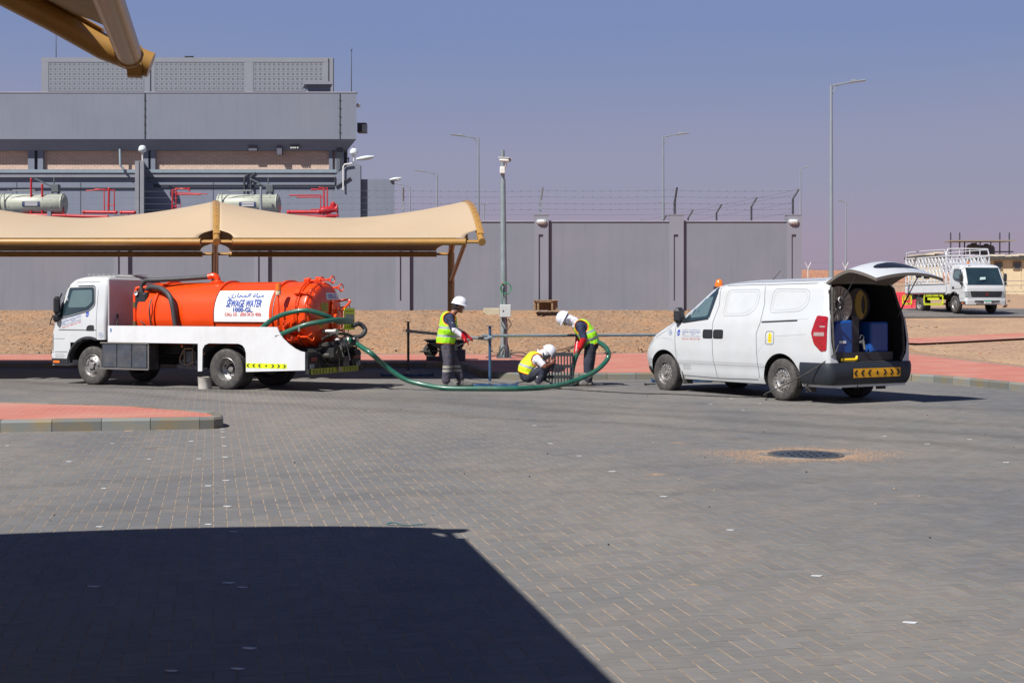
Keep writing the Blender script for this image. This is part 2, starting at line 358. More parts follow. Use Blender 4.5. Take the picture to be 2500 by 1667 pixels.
# ---- pavement bed and herringbone pavers
def paver_material(name, indiv):
    m = bpy.data.materials.new(name); m.use_nodes = True; N = m.node_tree.nodes; L = m.node_tree.links; b = N['Principled BSDF']
    b.inputs['Roughness'].default_value = .82; b.inputs['Specular IOR Level'].default_value = .3
    g = N.new('ShaderNodeNewGeometry')
    if indiv: src = N.new('ShaderNodeObjectInfo'); so = src.outputs['Random']
    else: src = N.new('ShaderNodeAttribute'); src.attribute_name = 'tone'; so = src.outputs['Fac']
    r = N.new('ShaderNodeMapRange'); r.inputs[3].default_value = .93; r.inputs[4].default_value = 1.07; L.new(so, r.inputs[0])
    # broad wear: tyre-darkened lanes and dusty patches
    a = N.new('ShaderNodeTexNoise'); a.inputs['Scale'].default_value = .33; a.inputs['Detail'].default_value = 5; a.inputs['Roughness'].default_value = .55
    mp = N.new('ShaderNodeMapping'); mp.inputs['Scale'].default_value = (1, .45, 1); mp.inputs['Rotation'].default_value = (0, 0, .1)
    L.new(g.outputs['Position'], mp.inputs[0]); L.new(mp.outputs[0], a.inputs['Vector'])
    rr = N.new('ShaderNodeMapRange'); rr.inputs[1].default_value = .36; rr.inputs[2].default_value = .64; L.new(a.outputs[0], rr.inputs[0])
    mx = N.new('ShaderNodeMix'); mx.data_type = 'RGBA'; mx.inputs[6].default_value = (.120, .120, .121, 1); mx.inputs[7].default_value = (.172, .161, .145, 1); L.new(rr.outputs[0], mx.inputs[0])
    # dust film
    d = N.new('ShaderNodeTexNoise'); d.inputs['Scale'].default_value = 1.7; d.inputs['Detail'].default_value = 9; d.inputs['Roughness'].default_value = .7; L.new(g.outputs['Position'], d.inputs['Vector'])
    dr = N.new('ShaderNodeMapRange'); dr.inputs[1].default_value = .5; dr.inputs[2].default_value = .78; dr.inputs[4].default_value = .55; L.new(d.outputs[0], dr.inputs[0])
    m2 = N.new('ShaderNodeMix'); m2.data_type = 'RGBA'; m2.inputs[7].default_value = (.235, .19, .145, 1); L.new(mx.outputs[2], m2.inputs[6]); L.new(dr.outputs[0], m2.inputs[0])
    # worn streaks running across
    s = N.new('ShaderNodeTexNoise'); s.inputs['Scale'].default_value = 26; s.inputs['Detail'].default_value = 6; s.inputs['Roughness'].default_value = .7
    ms = N.new('ShaderNodeMapping'); ms.inputs['Scale'].default_value = (.35, 1, 1); L.new(g.outputs['Position'], ms.inputs[0]); L.new(ms.outputs[0], s.inputs['Vector'])
    sr = N.new('ShaderNodeMapRange'); sr.inputs[1].default_value = .3; sr.inputs[2].default_value = .7; sr.inputs[3].default_value = .86; sr.inputs[4].default_value = 1.14; L.new(s.outputs[0], sr.inputs[0])
    mm = N.new('ShaderNodeMath'); mm.operation = 'MULTIPLY'; L.new(r.outputs[0], mm.inputs[0]); L.new(sr.outputs[0], mm.inputs[1])
    # rubber laid down by turning vehicles (pairs of tracks) and old oil spots
    last = mm.outputs[0]
    nd = N.new('ShaderNodeTexNoise'); nd.inputs['Scale'].default_value = .25; nd.inputs['Detail'].default_value = 3; L.new(g.outputs['Position'], nd.inputs['Vector'])
    for (nx_, ny_, c_, w_, am) in ((.581, .814, 15.2, .45, .20), (.581, .814, 16.7, .5, .22), (.50, .866, 18.6, .6, .16), (-.22, .975, 12.4, .28, .10), (-.22, .975, 10.9, .28, .10), (.35, .94, 21.4, .7, .14)):
        dt = N.new('ShaderNodeVectorMath'); dt.operation = 'DOT_PRODUCT'; dt.inputs[1].default_value = (nx_, ny_, 0); L.new(g.outputs['Position'], dt.inputs[0])
        ma = N.new('ShaderNodeMath'); ma.operation = 'MULTIPLY_ADD'; ma.inputs[1].default_value = 2.4; L.new(nd.outputs[0], ma.inputs[0]); L.new(dt.outputs['Value'], ma.inputs[2])
        sb = N.new('ShaderNodeMath'); sb.operation = 'SUBTRACT'; sb.inputs[1].default_value = c_+1.2; L.new(ma.outputs[0], sb.inputs[0])
        ab = N.new('ShaderNodeMath'); ab.operation = 'ABSOLUTE'; L.new(sb.outputs[0], ab.inputs[0])
        mr_ = N.new('ShaderNodeMapRange'); mr_.interpolation_type = 'SMOOTHSTEP'; mr_.inputs[1].default_value = 0; mr_.inputs[2].default_value = w_; mr_.inputs[3].default_value = 1-am; mr_.inputs[4].default_value = 1; L.new(ab.outputs[0], mr_.inputs[0])
        mu = N.new('ShaderNodeMath'); mu.operation = 'MULTIPLY'; L.new(last, mu.inputs[0]); L.new(mr_.outputs[0], mu.inputs[1]); last = mu.outputs[0]
    ns = N.new('ShaderNodeTexNoise'); ns.inputs['Scale'].default_value = .9; ns.inputs['Detail'].default_value = 4; L.new(g.outputs['Position'], ns.inputs['Vector'])
    mo = N.new('ShaderNodeMapRange'); mo.inputs[1].default_value = .66; mo.inputs[2].default_value = .74; mo.inputs[3].default_value = 1; mo.inputs[4].default_value = .74; L.new(ns.outputs[0], mo.inputs[0])
    mu = N.new('ShaderNodeMath'); mu.operation = 'MULTIPLY'; L.new(last, mu.inputs[0]); L.new(mo.outputs[0], mu.inputs[1]); last = mu.outputs[0]
    sc = N.new('ShaderNodeVectorMath'); sc.operation = 'SCALE'; L.new(m2.outputs[2], sc.inputs[0]); L.new(last, sc.inputs[3]); L.new(sc.outputs[0], b.inputs['Base Color'])
    bp = N.new('ShaderNodeBump'); bp.inputs['Strength'].default_value = .25; bp.inputs['Distance'].default_value = .002
    L.new(s.outputs[0], bp.inputs['Height']); L.new(bp.outputs[0], b.inputs['Normal']); return m
pav_m = paver_material('grey_paver_field', False); pav1_m = paver_material('grey_paver', True)
bed_m = sand_material('joint_sand', (.34, .25, .17), (.27, .21, .15), (.36, .27, .19), 2, 60, .2)
b_ = MB(); pp = [(x, y) for x, y in PAVED]
b_.prism([(x, y) for x, y in pp], (0, 0, -.3), (1, 0, 0), (0, 1, 0), (0, 0, .2983))
pave = b_.build('pavement', bed_m); tag(pave, kind='structure')
n = 470
ii, jj = np.meshgrid(np.arange(-260, 420), np.arange(-60, 420)); ii = ii.ravel(); jj = jj.ravel(); cc = (ii-jj) % 4
sel = (cc == 0) | (cc == 3); ii = ii[sel]; jj = jj[sel]; hor = cc[sel] == 0
cp = (ii+np.where(hor, 1.0, .5))*.1; cq = (jj+np.where(hor, .5, 1.0))*.1
X = cp*V.x+cq*U.x; Y = cp*V.y+cq*U.y
keep = (Y > 4.2) & (Y < 33.4) & (np.abs(X) < 3.5+Y*.5) & inside(PAVED, X, Y) & ~inside(ISLAND, X, Y)
# the manhole sits in the paving
MH = G(1967, 1110); keep &= (X-MH.x)**2+(Y-MH.y)**2 > .41**2
X = X[keep]; Y = Y[keep]; hor = hor[keep]; N_ = len(X)
vis = (np.abs(X)/Y < .40) & (Y > 5.55); order = np.argsort(np.where(vis, Y, 1e9)); near = order[:300]; rest = np.ones(N_, bool); rest[near] = False
hl = np.where(hor, .1, .05); hw = np.where(hor, .05, .1)
def paver_block(Xc, Yc, hl, hw, zt, tilt):
    k = len(Xc); out = np.zeros((k, 8, 3))
    for r_, (ins, z) in enumerate(((.0048, 0), (.0036, -.0005))):
        for c_, (sx, sy) in enumerate(((-1, -1), (1, -1), (1, 1), (-1, 1))):
            p = sx*(hl-ins); q = sy*(hw-ins*.30)
            out[:, r_*4+c_, 0] = Xc+p*V.x+q*U.x; out[:, r_*4+c_, 1] = Yc+p*V.y+q*U.y; out[:, r_*4+c_, 2] = zt+z+tilt[:, 0]*p+tilt[:, 1]*q
    return out
zt = rnd.uniform(-.0003, .0003, N_); tl = rnd.uniform(-.0016, .0016, (N_, 2))
blk = paver_block(X[rest], Y[rest], hl[rest], hw[rest], zt[rest], tl[rest]); k = len(blk)
me = bpy.data.meshes.new('paver'); me.vertices.add(k*8); me.vertices.foreach_set('co', blk.ravel())
fq = np.array([[0, 1, 2, 3], [4, 5, 1, 0], [5, 6, 2, 1], [6, 7, 3, 2], [7, 4, 0, 3]])
fa = (np.arange(k)[:, None, None]*8+fq[None]).reshape(-1); me.loops.add(len(fa)); me.loops.foreach_set('vertex_index', fa.astype(np.int32))
me.polygons.add(k*5); me.polygons.foreach_set('loop_start', np.arange(0, k*20, 4, dtype=np.int32)); me.polygons.foreach_set('loop_total', np.full(k*5, 4, dtype=np.int32))
me.update(calc_edges=True); at = me.attributes.new('tone', 'FLOAT', 'FACE'); at.data.foreach_set('value', np.repeat(rnd.rand(k), 5).astype(np.float32))
me.polygons.foreach_set('use_smooth', np.zeros(k*5, bool)); me.materials.append(pav_m); me.validate(); ob = bpy.data.objects.new('paver', me); COL.objects.link(ob); ob.parent = pave; ob['kind'] = 'stuff'
pm = {}
for h_ in (True, False):
    a = paver_block(np.zeros(1), np.zeros(1), np.array([.1 if h_ else .05]), np.array([.05 if h_ else .1]), np.zeros(1), np.zeros((1, 2)))[0]
    b_ = MB(); b_.add([tuple(p) for p in a], [tuple(f) for f in fq]); pm[h_] = b_.mesh('paver', pav1_m)
for i in near:
    o = bpy.data.objects.new('paver', pm[bool(hor[i])]); COL.objects.link(o); o.parent = pave; o.location = (X[i], Y[i], zt[i]); o.rotation_euler = (tl[i, 1], -tl[i, 0], 0)

# ---- red sidewalks
def red_paving(name, joints=True):
    m = bpy.data.materials.new(name); m.use_nodes = True; N = m.node_tree.nodes; L = m.node_tree.links; b = N['Principled BSDF']; b.inputs['Roughness'].default_value = .85
    g = N.new('ShaderNodeNewGeometry'); mp = N.new('ShaderNodeMapping'); mp.inputs['Rotation'].default_value = (0, 0, -.2235); L.new(g.outputs['Position'], mp.inputs[0])
    br = N.new('ShaderNodeTexBrick'); br.inputs['Scale'].default_value = 1; br.inputs['Brick Width'].default_value = .2; br.inputs['Row Height'].default_value = .1; br.inputs['Mortar Size'].default_value = .004
    br.inputs['Color1'].default_value = (.42, .125, .088, 1); br.inputs['Color2'].default_value = (.36, .108, .08, 1); br.inputs['Mortar'].default_value = (.42, .27, .19, 1); L.new(mp.outputs[0], br.inputs[0])
    d = N.new('ShaderNodeTexNoise'); d.inputs['Scale'].default_value = .9; d.inputs['Detail'].default_value = 8; L.new(g.outputs['Position'], d.inputs['Vector'])
    r = N.new('ShaderNodeMapRange'); r.inputs[1].default_value = .4; r.inputs[2].default_value = .7; r.inputs[4].default_value = .6; L.new(d.outputs[0], r.inputs[0])
    mx = N.new('ShaderNodeMix'); mx.data_type = 'RGBA'; mx.inputs[7].default_value = (.42, .23, .165, 1); L.new(br.outputs[0], mx.inputs[6]); L.new(r.outputs[0], mx.inputs[0]); L.new(mx.outputs[2], b.inputs['Base Color'])
    bp = N.new('ShaderNodeBump'); bp.inputs['Strength'].default_value = .4; bp.inputs['Distance'].default_value = .004; bp.invert = True; L.new(br.outputs['Fac'], bp.inputs['Height']); L.new(bp.outputs[0], b.inputs['Normal']); return m
red_m = red_paving('red_paving')
def inset(poly, d, closed=False):
    """moves a polyline sideways (to its left) by d"""
    out = []; n = len(poly)
    for i in range(n):
        a = Vector(poly[(i-1) % n] if (closed or i > 0) else poly[i]); b = Vector(poly[(i+1) % n] if (closed or i < n-1) else poly[i])
        t = (b-a).normalized(); out.append((poly[i][0]-t.y*d, poly[i][1]+t.x*d))
    return out
b_ = MB(); b_.prism(inset(KERB, .145)+inset(OUTER, -.02)[::-1], (0, 0, -.2), (1, 0, 0), (0, 1, 0), (0, 0, .342)); tag(b_.build('sidewalk', red_m), kind='structure')
b_ = MB(); b_.prism(inset(ISLAND, .145, True), (0, 0, -.2), (1, 0, 0), (0, 1, 0), (0, 0, .345)); tag(b_.build('traffic_island', red_m), 'red paved traffic island tapering to a round nose', kind='structure')
kerb_m = bpy.data.materials.new('kerb_concrete'); kerb_m.use_nodes = True
N = kerb_m.node_tree.nodes; L = kerb_m.node_tree.links; oi = N.new('ShaderNodeObjectInfo'); g = N.new('ShaderNodeNewGeometry'); no = N.new('ShaderNodeTexNoise'); no.inputs['Scale'].default_value = 3.5; no.inputs['Detail'].default_value = 8
L.new(g.outputs['Position'], no.inputs['Vector']); r1 = N.new('ShaderNodeMapRange'); r1.inputs[1].default_value = .42; r1.inputs[2].default_value = .72; L.new(no.outputs[0], r1.inputs[0])
mx = N.new('ShaderNodeMix'); mx.data_type = 'RGBA'; mx.inputs[6].default_value = (.155, .165, .155, 1); mx.inputs[7].default_value = (.21, .165, .09, 1); L.new(r1.outputs[0], mx.inputs[0])
rr = N.new('ShaderNodeMapRange'); rr.inputs[3].default_value = .72; rr.inputs[4].default_value = 1.2; L.new(oi.outputs['Random'], rr.inputs[0]); sc = N.new('ShaderNodeVectorMath'); sc.operation = 'SCALE'
L.new(mx.outputs[2], sc.inputs[0]); L.new(rr.outputs[0], sc.inputs[3]); L.new(sc.outputs[0], N['Principled BSDF'].inputs['Base Color']); N['Principled BSDF'].inputs['Roughness'].default_value = .85
def kerb_run(name, line, closed=False, skip=None):
    pts = [Vector((p[0], p[1], 0)) for p in line]
    if closed: pts.append(pts[0])
    dense = []
    for a, b in zip(pts, pts[1:]):
        k = max(1, int((b-a).length/.02)); dense += [a.lerp(b, i/k) for i in range(k)]
    dense.append(pts[-1])
    par = bpy.data.objects.new(name, None); COL.objects.link(par); tag(par, kind='structure')
    cache = {}; i = 0; s = [0.0]
    for a, b in zip(dense, dense[1:]): s.append(s[-1]+(b-a).length)
    pos = 0.0
    while pos < s[-1]-.2:
        a = dense[int(np.searchsorted(s, pos))]
        def at(q): return dense[min(len(dense)-1, int(np.searchsorted(s, q)))]
        L_ = .61; t1 = at(pos+.3)-a; t2 = at(pos+.6)-at(pos+.3)
        if t1.length > 0 and t2.length > 0 and t1.angle(t2, 0) > .12: L_ = .3
        if t1.length > 0 and t2.length > 0 and t1.angle(t2, 0) > .5: L_ = .2
        b = at(pos+L_); d = b-a
        if d.length < .05: pos += L_; continue
        mid = (a+b)/2
        if skip and skip(mid): pos += L_; continue
        key = round(d.length, 2)
        if key not in cache:
            q = MB(); hh = d.length/2-.004
            prof = [(0, -.25), (0, .118), (.022, .149), (.145, .149), (.145, -.25)]
            q.prism(prof, (-hh, 0, 0), (0, 1, 0), (0, 0, 1), (2*hh, 0, 0)); cache[key] = q.mesh('kerb_stone', kerb_m)
        o = bpy.data.objects.new('kerb_stone', cache[key]); COL.objects.link(o); o.parent = par
        o.location = (mid.x, mid.y, random.uniform(-.003, .003)); o.rotation_euler = (0, 0, math.atan2(d.y, d.x)+random.uniform(-.006, .006)); pos += L_
    return par
kerb_run('kerb', KERB, skip=lambda p: p.y < 12 or p.x < -20)
kerb_run('island_kerb', ISLAND[1:12], skip=None)
kerb_run('island_kerb', [ISLAND[0], ISLAND[1]], skip=lambda p: p.x < -10)
# thin edging where the sidewalk meets the sand
edge_m = mat('edging_concrete', (.26, .22, .18), .9)
b_ = MB(); pr = inset(OUTER, -.03); pl = inset(OUTER, .08)
for i in range(len(OUTER)-1):
    a, b, c, d = pr[i], pr[i+1], pl[i+1], pl[i]; b_.add([(a[0], a[1], .16), (b[0], b[1], .16), (c[0], c[1], .16), (d[0], d[1], .16)], [(0, 1, 2, 3)])
    b_.add([(a[0], a[1], .16), (b[0], b[1], .16), (b[0], b[1], 0), (a[0], a[1], 0)], [(0, 1, 2, 3)]); b_.add([(d[0], d[1], .16), (c[0], c[1], .16), (c[0], c[1], 0), (d[0], d[1], 0)], [(0, 1, 2, 3)])
tag(b_.build('edging', edge_m), kind='structure')
# second sidewalk on the right and the asphalt road behind
drape_strip('path', [(8, 40.9), (12.8, 42.6), (17.5, 45), (24, 48.3), (36, 54)], [(8, 42.9), (12.3, 44.4), (17, 46.7), (23.4, 49.8), (35.4, 55.6)], red_m, .05)
drape_strip('path_edge', [(8, 40.7), (12.8, 42.4), (17.55, 44.8), (24.1, 48.1), (36, 53.8)], [(8, 40.88), (12.8, 42.58), (17.5, 44.98), (24, 48.28), (36, 53.98)], edge_m, .10)
asphalt = mat('asphalt', (.10, .095, .095), .9, var=.15, vscale=1.5, col2=(.2, .16, .125), c2scale=.5, c2amt=.7)
drape_strip('road', [(11, 56.6), (22, 57.2), (34, 58.2), (60, 61)], [(11, 66), (22, 66), (34, 66.5), (60, 69)], asphalt, .04)

# ---- stones lying on the sand (real stones; far too many to count)
def stones(name, n, area, rmin, rmax, mts, lift=0.0, pw=3.0):
    base = np.array([(1, 0, 0), (-1, 0, 0), (0, 1, 0), (0, -1, 0), (0, 0, 1), (0, 0, -1)], float); fc = [(0, 2, 4), (2, 1, 4), (1, 3, 4), (3, 0, 4), (2, 0, 5), (1, 2, 5), (3, 1, 5), (0, 3, 5)]
    b = MB()
    for _ in range(n):
        x, y, z = area(); r = rmin+(rmax-rmin)*random.random()**pw
        a = random.random()*6.28; c, s = math.cos(a), math.sin(a); q = base*r*rnd.uniform(.6, 1.3, (6, 1)); q[:, 2] *= .65
        vs = [(x+p[0]*c-p[1]*s, y+p[0]*s+p[1]*c, z+p[2]+r*.25+lift) for p in q]; b.add(vs, fc, random.randrange(len(mts)))
    o = b.build(name, mts); tag(o, kind='stuff'); return o
st_m = [mat('stone_pale', (.38, .29, .20), .9, var=.2), mat('stone_tan', (.29, .19, .12), .9, var=.2), mat('stone_grey', (.27, .21, .165), .9, var=.2), mat('stone_rust', (.32, .16, .09), .9, var=.2)]
def bank():
    x = random.uniform(-19, 11.5); yo = outer_y(min(x, 10)); y = yo+.05+(WALL_Y-yo-.2)*random.random()**1.15; return x, y, T(x, y)
tag(stones('gravel', 11000, bank, .010, .046, st_m), 'stony tan gravel bank sloping up to the grey wall', kind='stuff')
def rdirt():
    x = random.uniform(12.2, 26); y = random.uniform(31, 44); return x, y, T(x, y)
tag(stones('gravel', 1500, rdirt, .01, .05, st_m, pw=4), 'loose stones on the sandy dirt at the right', kind='stuff')
def rubble():
    x = random.gauss(14.2, .9); y = random.gauss(51.5, .35); return x, y, T(x, y)
tag(stones('rubble', 150, rubble, .03, .12, st_m[1:3]), 'grey rubble strewn on the dirt behind the van', kind='stuff')
b_ = MB(); q = G(2292, 850, .2); b_.ball((q.x, q.y, .2), (.05, .04, .035), 8); tag(b_.build('white_rock', mat('white_stone', (.7, .68, .6), .8)), 'single bright white rock on the dirt right of the van', 'rock')

# ---- manhole and spilled sand
mh_m = mat('cast_iron', (.045, .055, .07), .5, .5, var=.3, vscale=10)
mh = thing('manhole_cover', 'round dark iron manhole cover ringed by spilled sand', 'manhole cover', (MH.x, MH.y, 0))
b_ = MB(); b_.lathe([(.0001, .006), (.345, .006), (.35, .003), (.35, -.04)], n=48)
cover = b_.build('cover', mh_m, mh, smooth=30)
b_ = MB()
for i in range(-3, 4):
    for j in range(-3, 4):
        if i*i+j*j < 10: b_.box((i*.085, j*.085, .008), (.052, .016, .006), rot=(0, 0, .78 if (i+j) % 2 else -.78))
b_.build('tread', mh_m, cover)['kind'] = 'stuff'
b_ = MB(); b_.lathe([(.36, -.04), (.36, .004), (.375, .010), (.40, .010), (.415, -.02)], n=48); b_.build('rim', mat('manhole_rim', (.11, .10, .09), .6, .3), mh, smooth=30)
def sand_patch(cx, cy, rx, ry, n, rmin=.003, rmax=.010, label=None, hole=0):
    bb = MB(); seg = 40; rows = []
    def ar():
        while True:
            a = random.random()*6.283; t = abs(random.gauss(0, .42)) if hole == 0 else .36+abs(random.gauss(0, .22))+(.25*random.random() if random.random() < .3 else 0); t *= 1+.25*math.sin(a*2+1)+.15*math.sin(a*5); x = cx+rx*t*math.cos(a); y = cy+ry*t*math.sin(a)
            if (x-MH.x)**2+(y-MH.y)**2 > hole*hole: return x, y, .0
    return tag(stones('spilled_sand', n, ar, rmin, rmax, [mat('spill_sand', (.34, .21, .13), .95), mat('spill_sand_pale', (.38, .26, .17), .95)], pw=2), label, kind='stuff')
sand_patch(MH.x, MH.y, 1.12, 1.05, 9000, .002, .0065, label='gritty orange sand scattered round the manhole', hole=.415)
q = G(1600, 1158); sand_patch(q.x, q.y, .17, .14, 420, .0015, .005, label='small smear of sand on the paving')
q = G(1654, 1081); sand_patch(q.x, q.y, .22, .18, 260, .0015, .005, label='small smear of sand on the paving')
q = G(1690, 1427); sand_patch(q.x, q.y, .13, .06, 160, .001, .003, label='small smear of sand on the paving')
# white paint dabs that mark the bays
mk = [(468, 1077), (487, 1120), (543, 1047), (544, 1054), (546, 1068), (549, 1089), (551, 1116), (553, 1173), (510, 1186), (556, 1236), (510, 1280), (244, 1286), (19, 1088), (275, 1083), (170, 1127), (365, 1121), (255, 1192),
      (1306, 1039), (1345, 1083), (1415, 1113), (1496, 1151), (1621, 1212), (1784, 1294), (1995, 1406), (2223, 1520), (2160, 1065), (2265, 1084), (2368, 1073), (2457, 1129), (1736, 986), (1856, 985), (1815, 1002), (1786, 973)]
mks = [(570, 1298), (229, 1432), (558, 1423), (591, 1434), (608, 1583), (418, 1638), (580, 1633)]
dab_m = mat('white_paint_dab', (.48, .49, .50), .7, var=.25, vscale=40)
q = MB(); q.prism([(math.cos(a)*.032*(1+.22*math.sin(3*a)), math.sin(a)*.020*(1+.3*math.cos(2*a+1))) for a in np.linspace(0, 6.283, 13)[:-1]], (0, 0, 0), (1, 0, 0), (0, 1, 0), (0, 0, .003)); dm = q.mesh('paint_mark', dab_m)
ordn = ['first', 'second', 'third', 'fourth', 'fifth', 'sixth', 'seventh', 'eighth', 'ninth', 'tenth', 'eleventh', 'twelfth', 'thirteenth', 'fourteenth']
fam = {}
for i, (x, y) in enumerate(mk+mks):
    if i >= len(mk): k_ = ('paint marks in the shade', 'white paint mark in the dark canopy shadow, %s from the left', 0)
    elif 500 < x < 600 and y < 1100: k_ = ('paint marks below the island', 'white paint mark in the short row below the island nose, %s from the top', 1)
    elif x < 600: k_ = ('paint marks between island and shade', 'white paint mark between the island and the canopy shadow, %s from the left', 0)
    elif y < 1010: k_ = ('paint marks by the van', 'pale paint mark on the paving just below the van, %s from the left', 0)
    elif x > 2100 and y < 1200: k_ = ('paint marks right of the manhole', 'white paint mark on the paving right of the manhole, %s from the left', 0)
    else: k_ = ('slanting line of paint marks', 'white paint mark in the slanting line across the right-hand paving, %s from the left', 0)
    fam.setdefault(k_, []).append((x, y))
for (gname, pat, ax_), lst in fam.items():
    for i, (x, y) in enumerate(sorted(lst, key=lambda t: t[ax_])):
        p = G(x, y); o = bpy.data.objects.new('paint_mark', dm); COL.objects.link(o); o.location = (p.x, p.y, .0015); s_ = random.uniform(.85, 1.2); o.scale = (s_, s_*random.uniform(.7, 1), 1)
        tag(o, pat % ordn[i], 'paint mark', gname)
b_ = MB(); a = G(945, 1283); c = G(1038, 1281); b_.tube(curve_pts([(a.x, a.y, .012), (a.x+.04, a.y+.02, .02), ((a.x+c.x)/2, a.y-.01, .006), (c.x, c.y, .008)], 5), [.010]*5+[.006]*11, 5, flat=.4)
tag(b_.build('plastic_strip', mat('teal_plastic', (.0, .10, .12), .4)), 'thin teal plastic strip lying at the edge of the canopy shadow', 'plastic strip')
# ================================================================== PERIMETER WALL
wall_m = mat('grey_wall_render', (.176, .188, .224), .85, var=.045, vscale=.7, bump=.25, bscale=90, streak=.09, col2=(.195, .190, .215), c2scale=.35, c2amt=.8)
trim_m = mat('grey_trim_render', (.205, .21, .25), .85, var=.03, vscale=1)
wl = thing('perimeter_wall', 'long grey rendered boundary wall with pilasters behind the sand bank', 'wall', (0, WALL_Y, 0))
YW = WALL_Y
xr = (1953-PX0)/F*YW; zt_ = H0+(PY0-543)/F*YW; zc = H0+(PY0-539)/F*YW
b_ = MB(); b_.box(((-30+xr)/2, .15, (zt_+.6)/2), (xr+30, .3, zt_-.6)); b_.build('wall_panel', wall_m, wl)
b_ = MB(); b_.box(((-30+xr)/2, .15, (zt_+zc)/2+.002), (xr+30.02, .36, zc-zt_), bev=.015); b_.build('coping', trim_m, wl)
SHR = -.2272
b_ = MB()
for (x0_, x1, z0, z1) in ((xr-.3, xr, .6, zt_), (xr-.33, xr+.03, zt_+.002, zc+.002)):
    b_.prism([(x0_, z0), (x1, z0), (x1, z1), (x0_, z1)], (0, .32, 0), (1, 0, 0), (0, 0, 1), (40*SHR, 40, 0))
b_.build('side_wall_panel', wall_m, wl)
PIL = [-408, -60, 281, 622, 967, 1305, 1634, 1921]
for px in PIL:
    x0 = (px-PX0)/F*YW; wd = 34/F*YW; zt2 = H0+(PY0-526)/F*YW
    b_ = MB(); cx = x0+wd/2
    rl, rr, rb, rtp = x0+.135, x0+.285, 1.75, H0+(PY0-573)/F*YW; d0 = -.125
    b_.box(((x0+rl)/2, d0/2, (zt2+.6)/2), (rl-x0, -d0, zt2-.6)); b_.box(((rr+x0+wd)/2, d0/2, (zt2+.6)/2), (x0+wd-rr, -d0, zt2-.6))
    b_.box(((rl+rr)/2, d0/2, (zt2+rtp)/2), (rr-rl, -d0, zt2-rtp)); b_.box(((rl+rr)/2, d0/2, (rb+.6)/2), (rr-rl, -d0, rb-.6))
    b_.box(((rl+rr)/2, -.04, (rtp+rb)/2), (rr-rl, .07, rtp-rb))
    b_.box((cx, .18, zt2-.07), (wd-.004, .39, .14))
    pl = b_.build('pilaster', trim_m, wl)
    b_ = MB(); b_.box((cx, .05, zt2+.012), (wd+.03, .38, .03), bev=.008); b_.build('cap', trim_m, pl)
# security fence on the wall: cranked posts and barbed wire
bw = thing('barbed_wire_fence', 'barbed wire on cranked steel posts along the top of the grey wall', 'fence', (0, YW, 0))
post_m = mat('dark_fence_steel', (.06, .065, .075), .5, .4, var=.2); wire_m = mat('wire', (.16, .155, .17), .5, .6)
front_posts = [(984, 521, 984, 490, 984, 457), (1319, 523, 1321, 487, 1325, 457), (1647, 521, 1648, 490, 1653, 458)]
tops = []
for (xa, ya, xb, yb, xc, yc) in front_posts:
    a, b, c = P(xa, ya+4, YW+.15), P(xb, yb, YW+.15), P(xc, yc, YW-.05)
    q = MB(); q.box(((a+b)/2-Vector((0, YW, 0))), (.08, .05, (b.z-a.z))); q.tube([b-Vector((0, YW, 0)), c-Vector((0, YW, 0))], .035, 4); q.build('post', galv if xa < 1400 else post_m, bw); tops.append((b, c))
# side wall posts go back in depth
side = []
for k, d in enumerate([.2, 3.6, 6.9, 9.95, 13.1, 16.4, 19.5]):
    y = YW+d; x = xr-.15+SHR*d
    a = Vector((x, y, zt_)); b = Vector((x, y, 5.17)); c = Vector((x+.20, y, 5.50))
    q = MB(); o_ = Vector((0, YW, 0)); q.tube([a-o_, b-o_, c-o_], .035, 4); q.build('post', post_m, bw); side.append((a, b, c))
def sag(a, b, s=.03, n=8): return [a.lerp(b, t/n)-Vector((0, YW, s*4*t/n*(1-t/n))) for t in range(n+1)]
lv = [P(1300, yy, YW).z for yy in (465, 480, 496, 510, 523)]
corner = side[0]
pathx = [(-60-PX0)/F*YW]+[p[0].x for p in tops]+[corner[0].x]
for k, z in enumerate(lv):
    for a, b in zip(pathx, pathx[1:]):
        q = MB(); q.tube(sag(Vector((a, YW+.1, z)), Vector((b, YW+.1, z+random.uniform(-.02, .02)))), .0035, 4); o = q.build('barbed_wire', wire_m, bw)
    t = [(0, .95), (.35, .9), (0, .15), (.3, .5), (0, .0)][k]
for k in range(4):
    for s0, s1 in zip(side, side[1:]):
        f = (.95, .5)[k % 2] if k < 2 else None
        pa = s0[1].lerp(s0[2], f) if f else s0[0].lerp(s0[1], (.85, .45)[k-2]); pb = s1[1].lerp(s1[2], f) if f else s1[0].lerp(s1[1], (.85, .45)[k-2])
        q = MB(); q.tube(sag(pa, pb, .02, 3), .0035, 4); q.build('barbed_wire', wire_m, bw)
q = MB()
for z in lv[:4]:
    x = -9.0
    while x < corner[0].x: q.box((x, .1, z-.01), (.008, .03, .03), rot=(.8, .4, .6)); x += .30
o = q.build('barbs', wire_m, bw); o['kind'] = 'stuff'
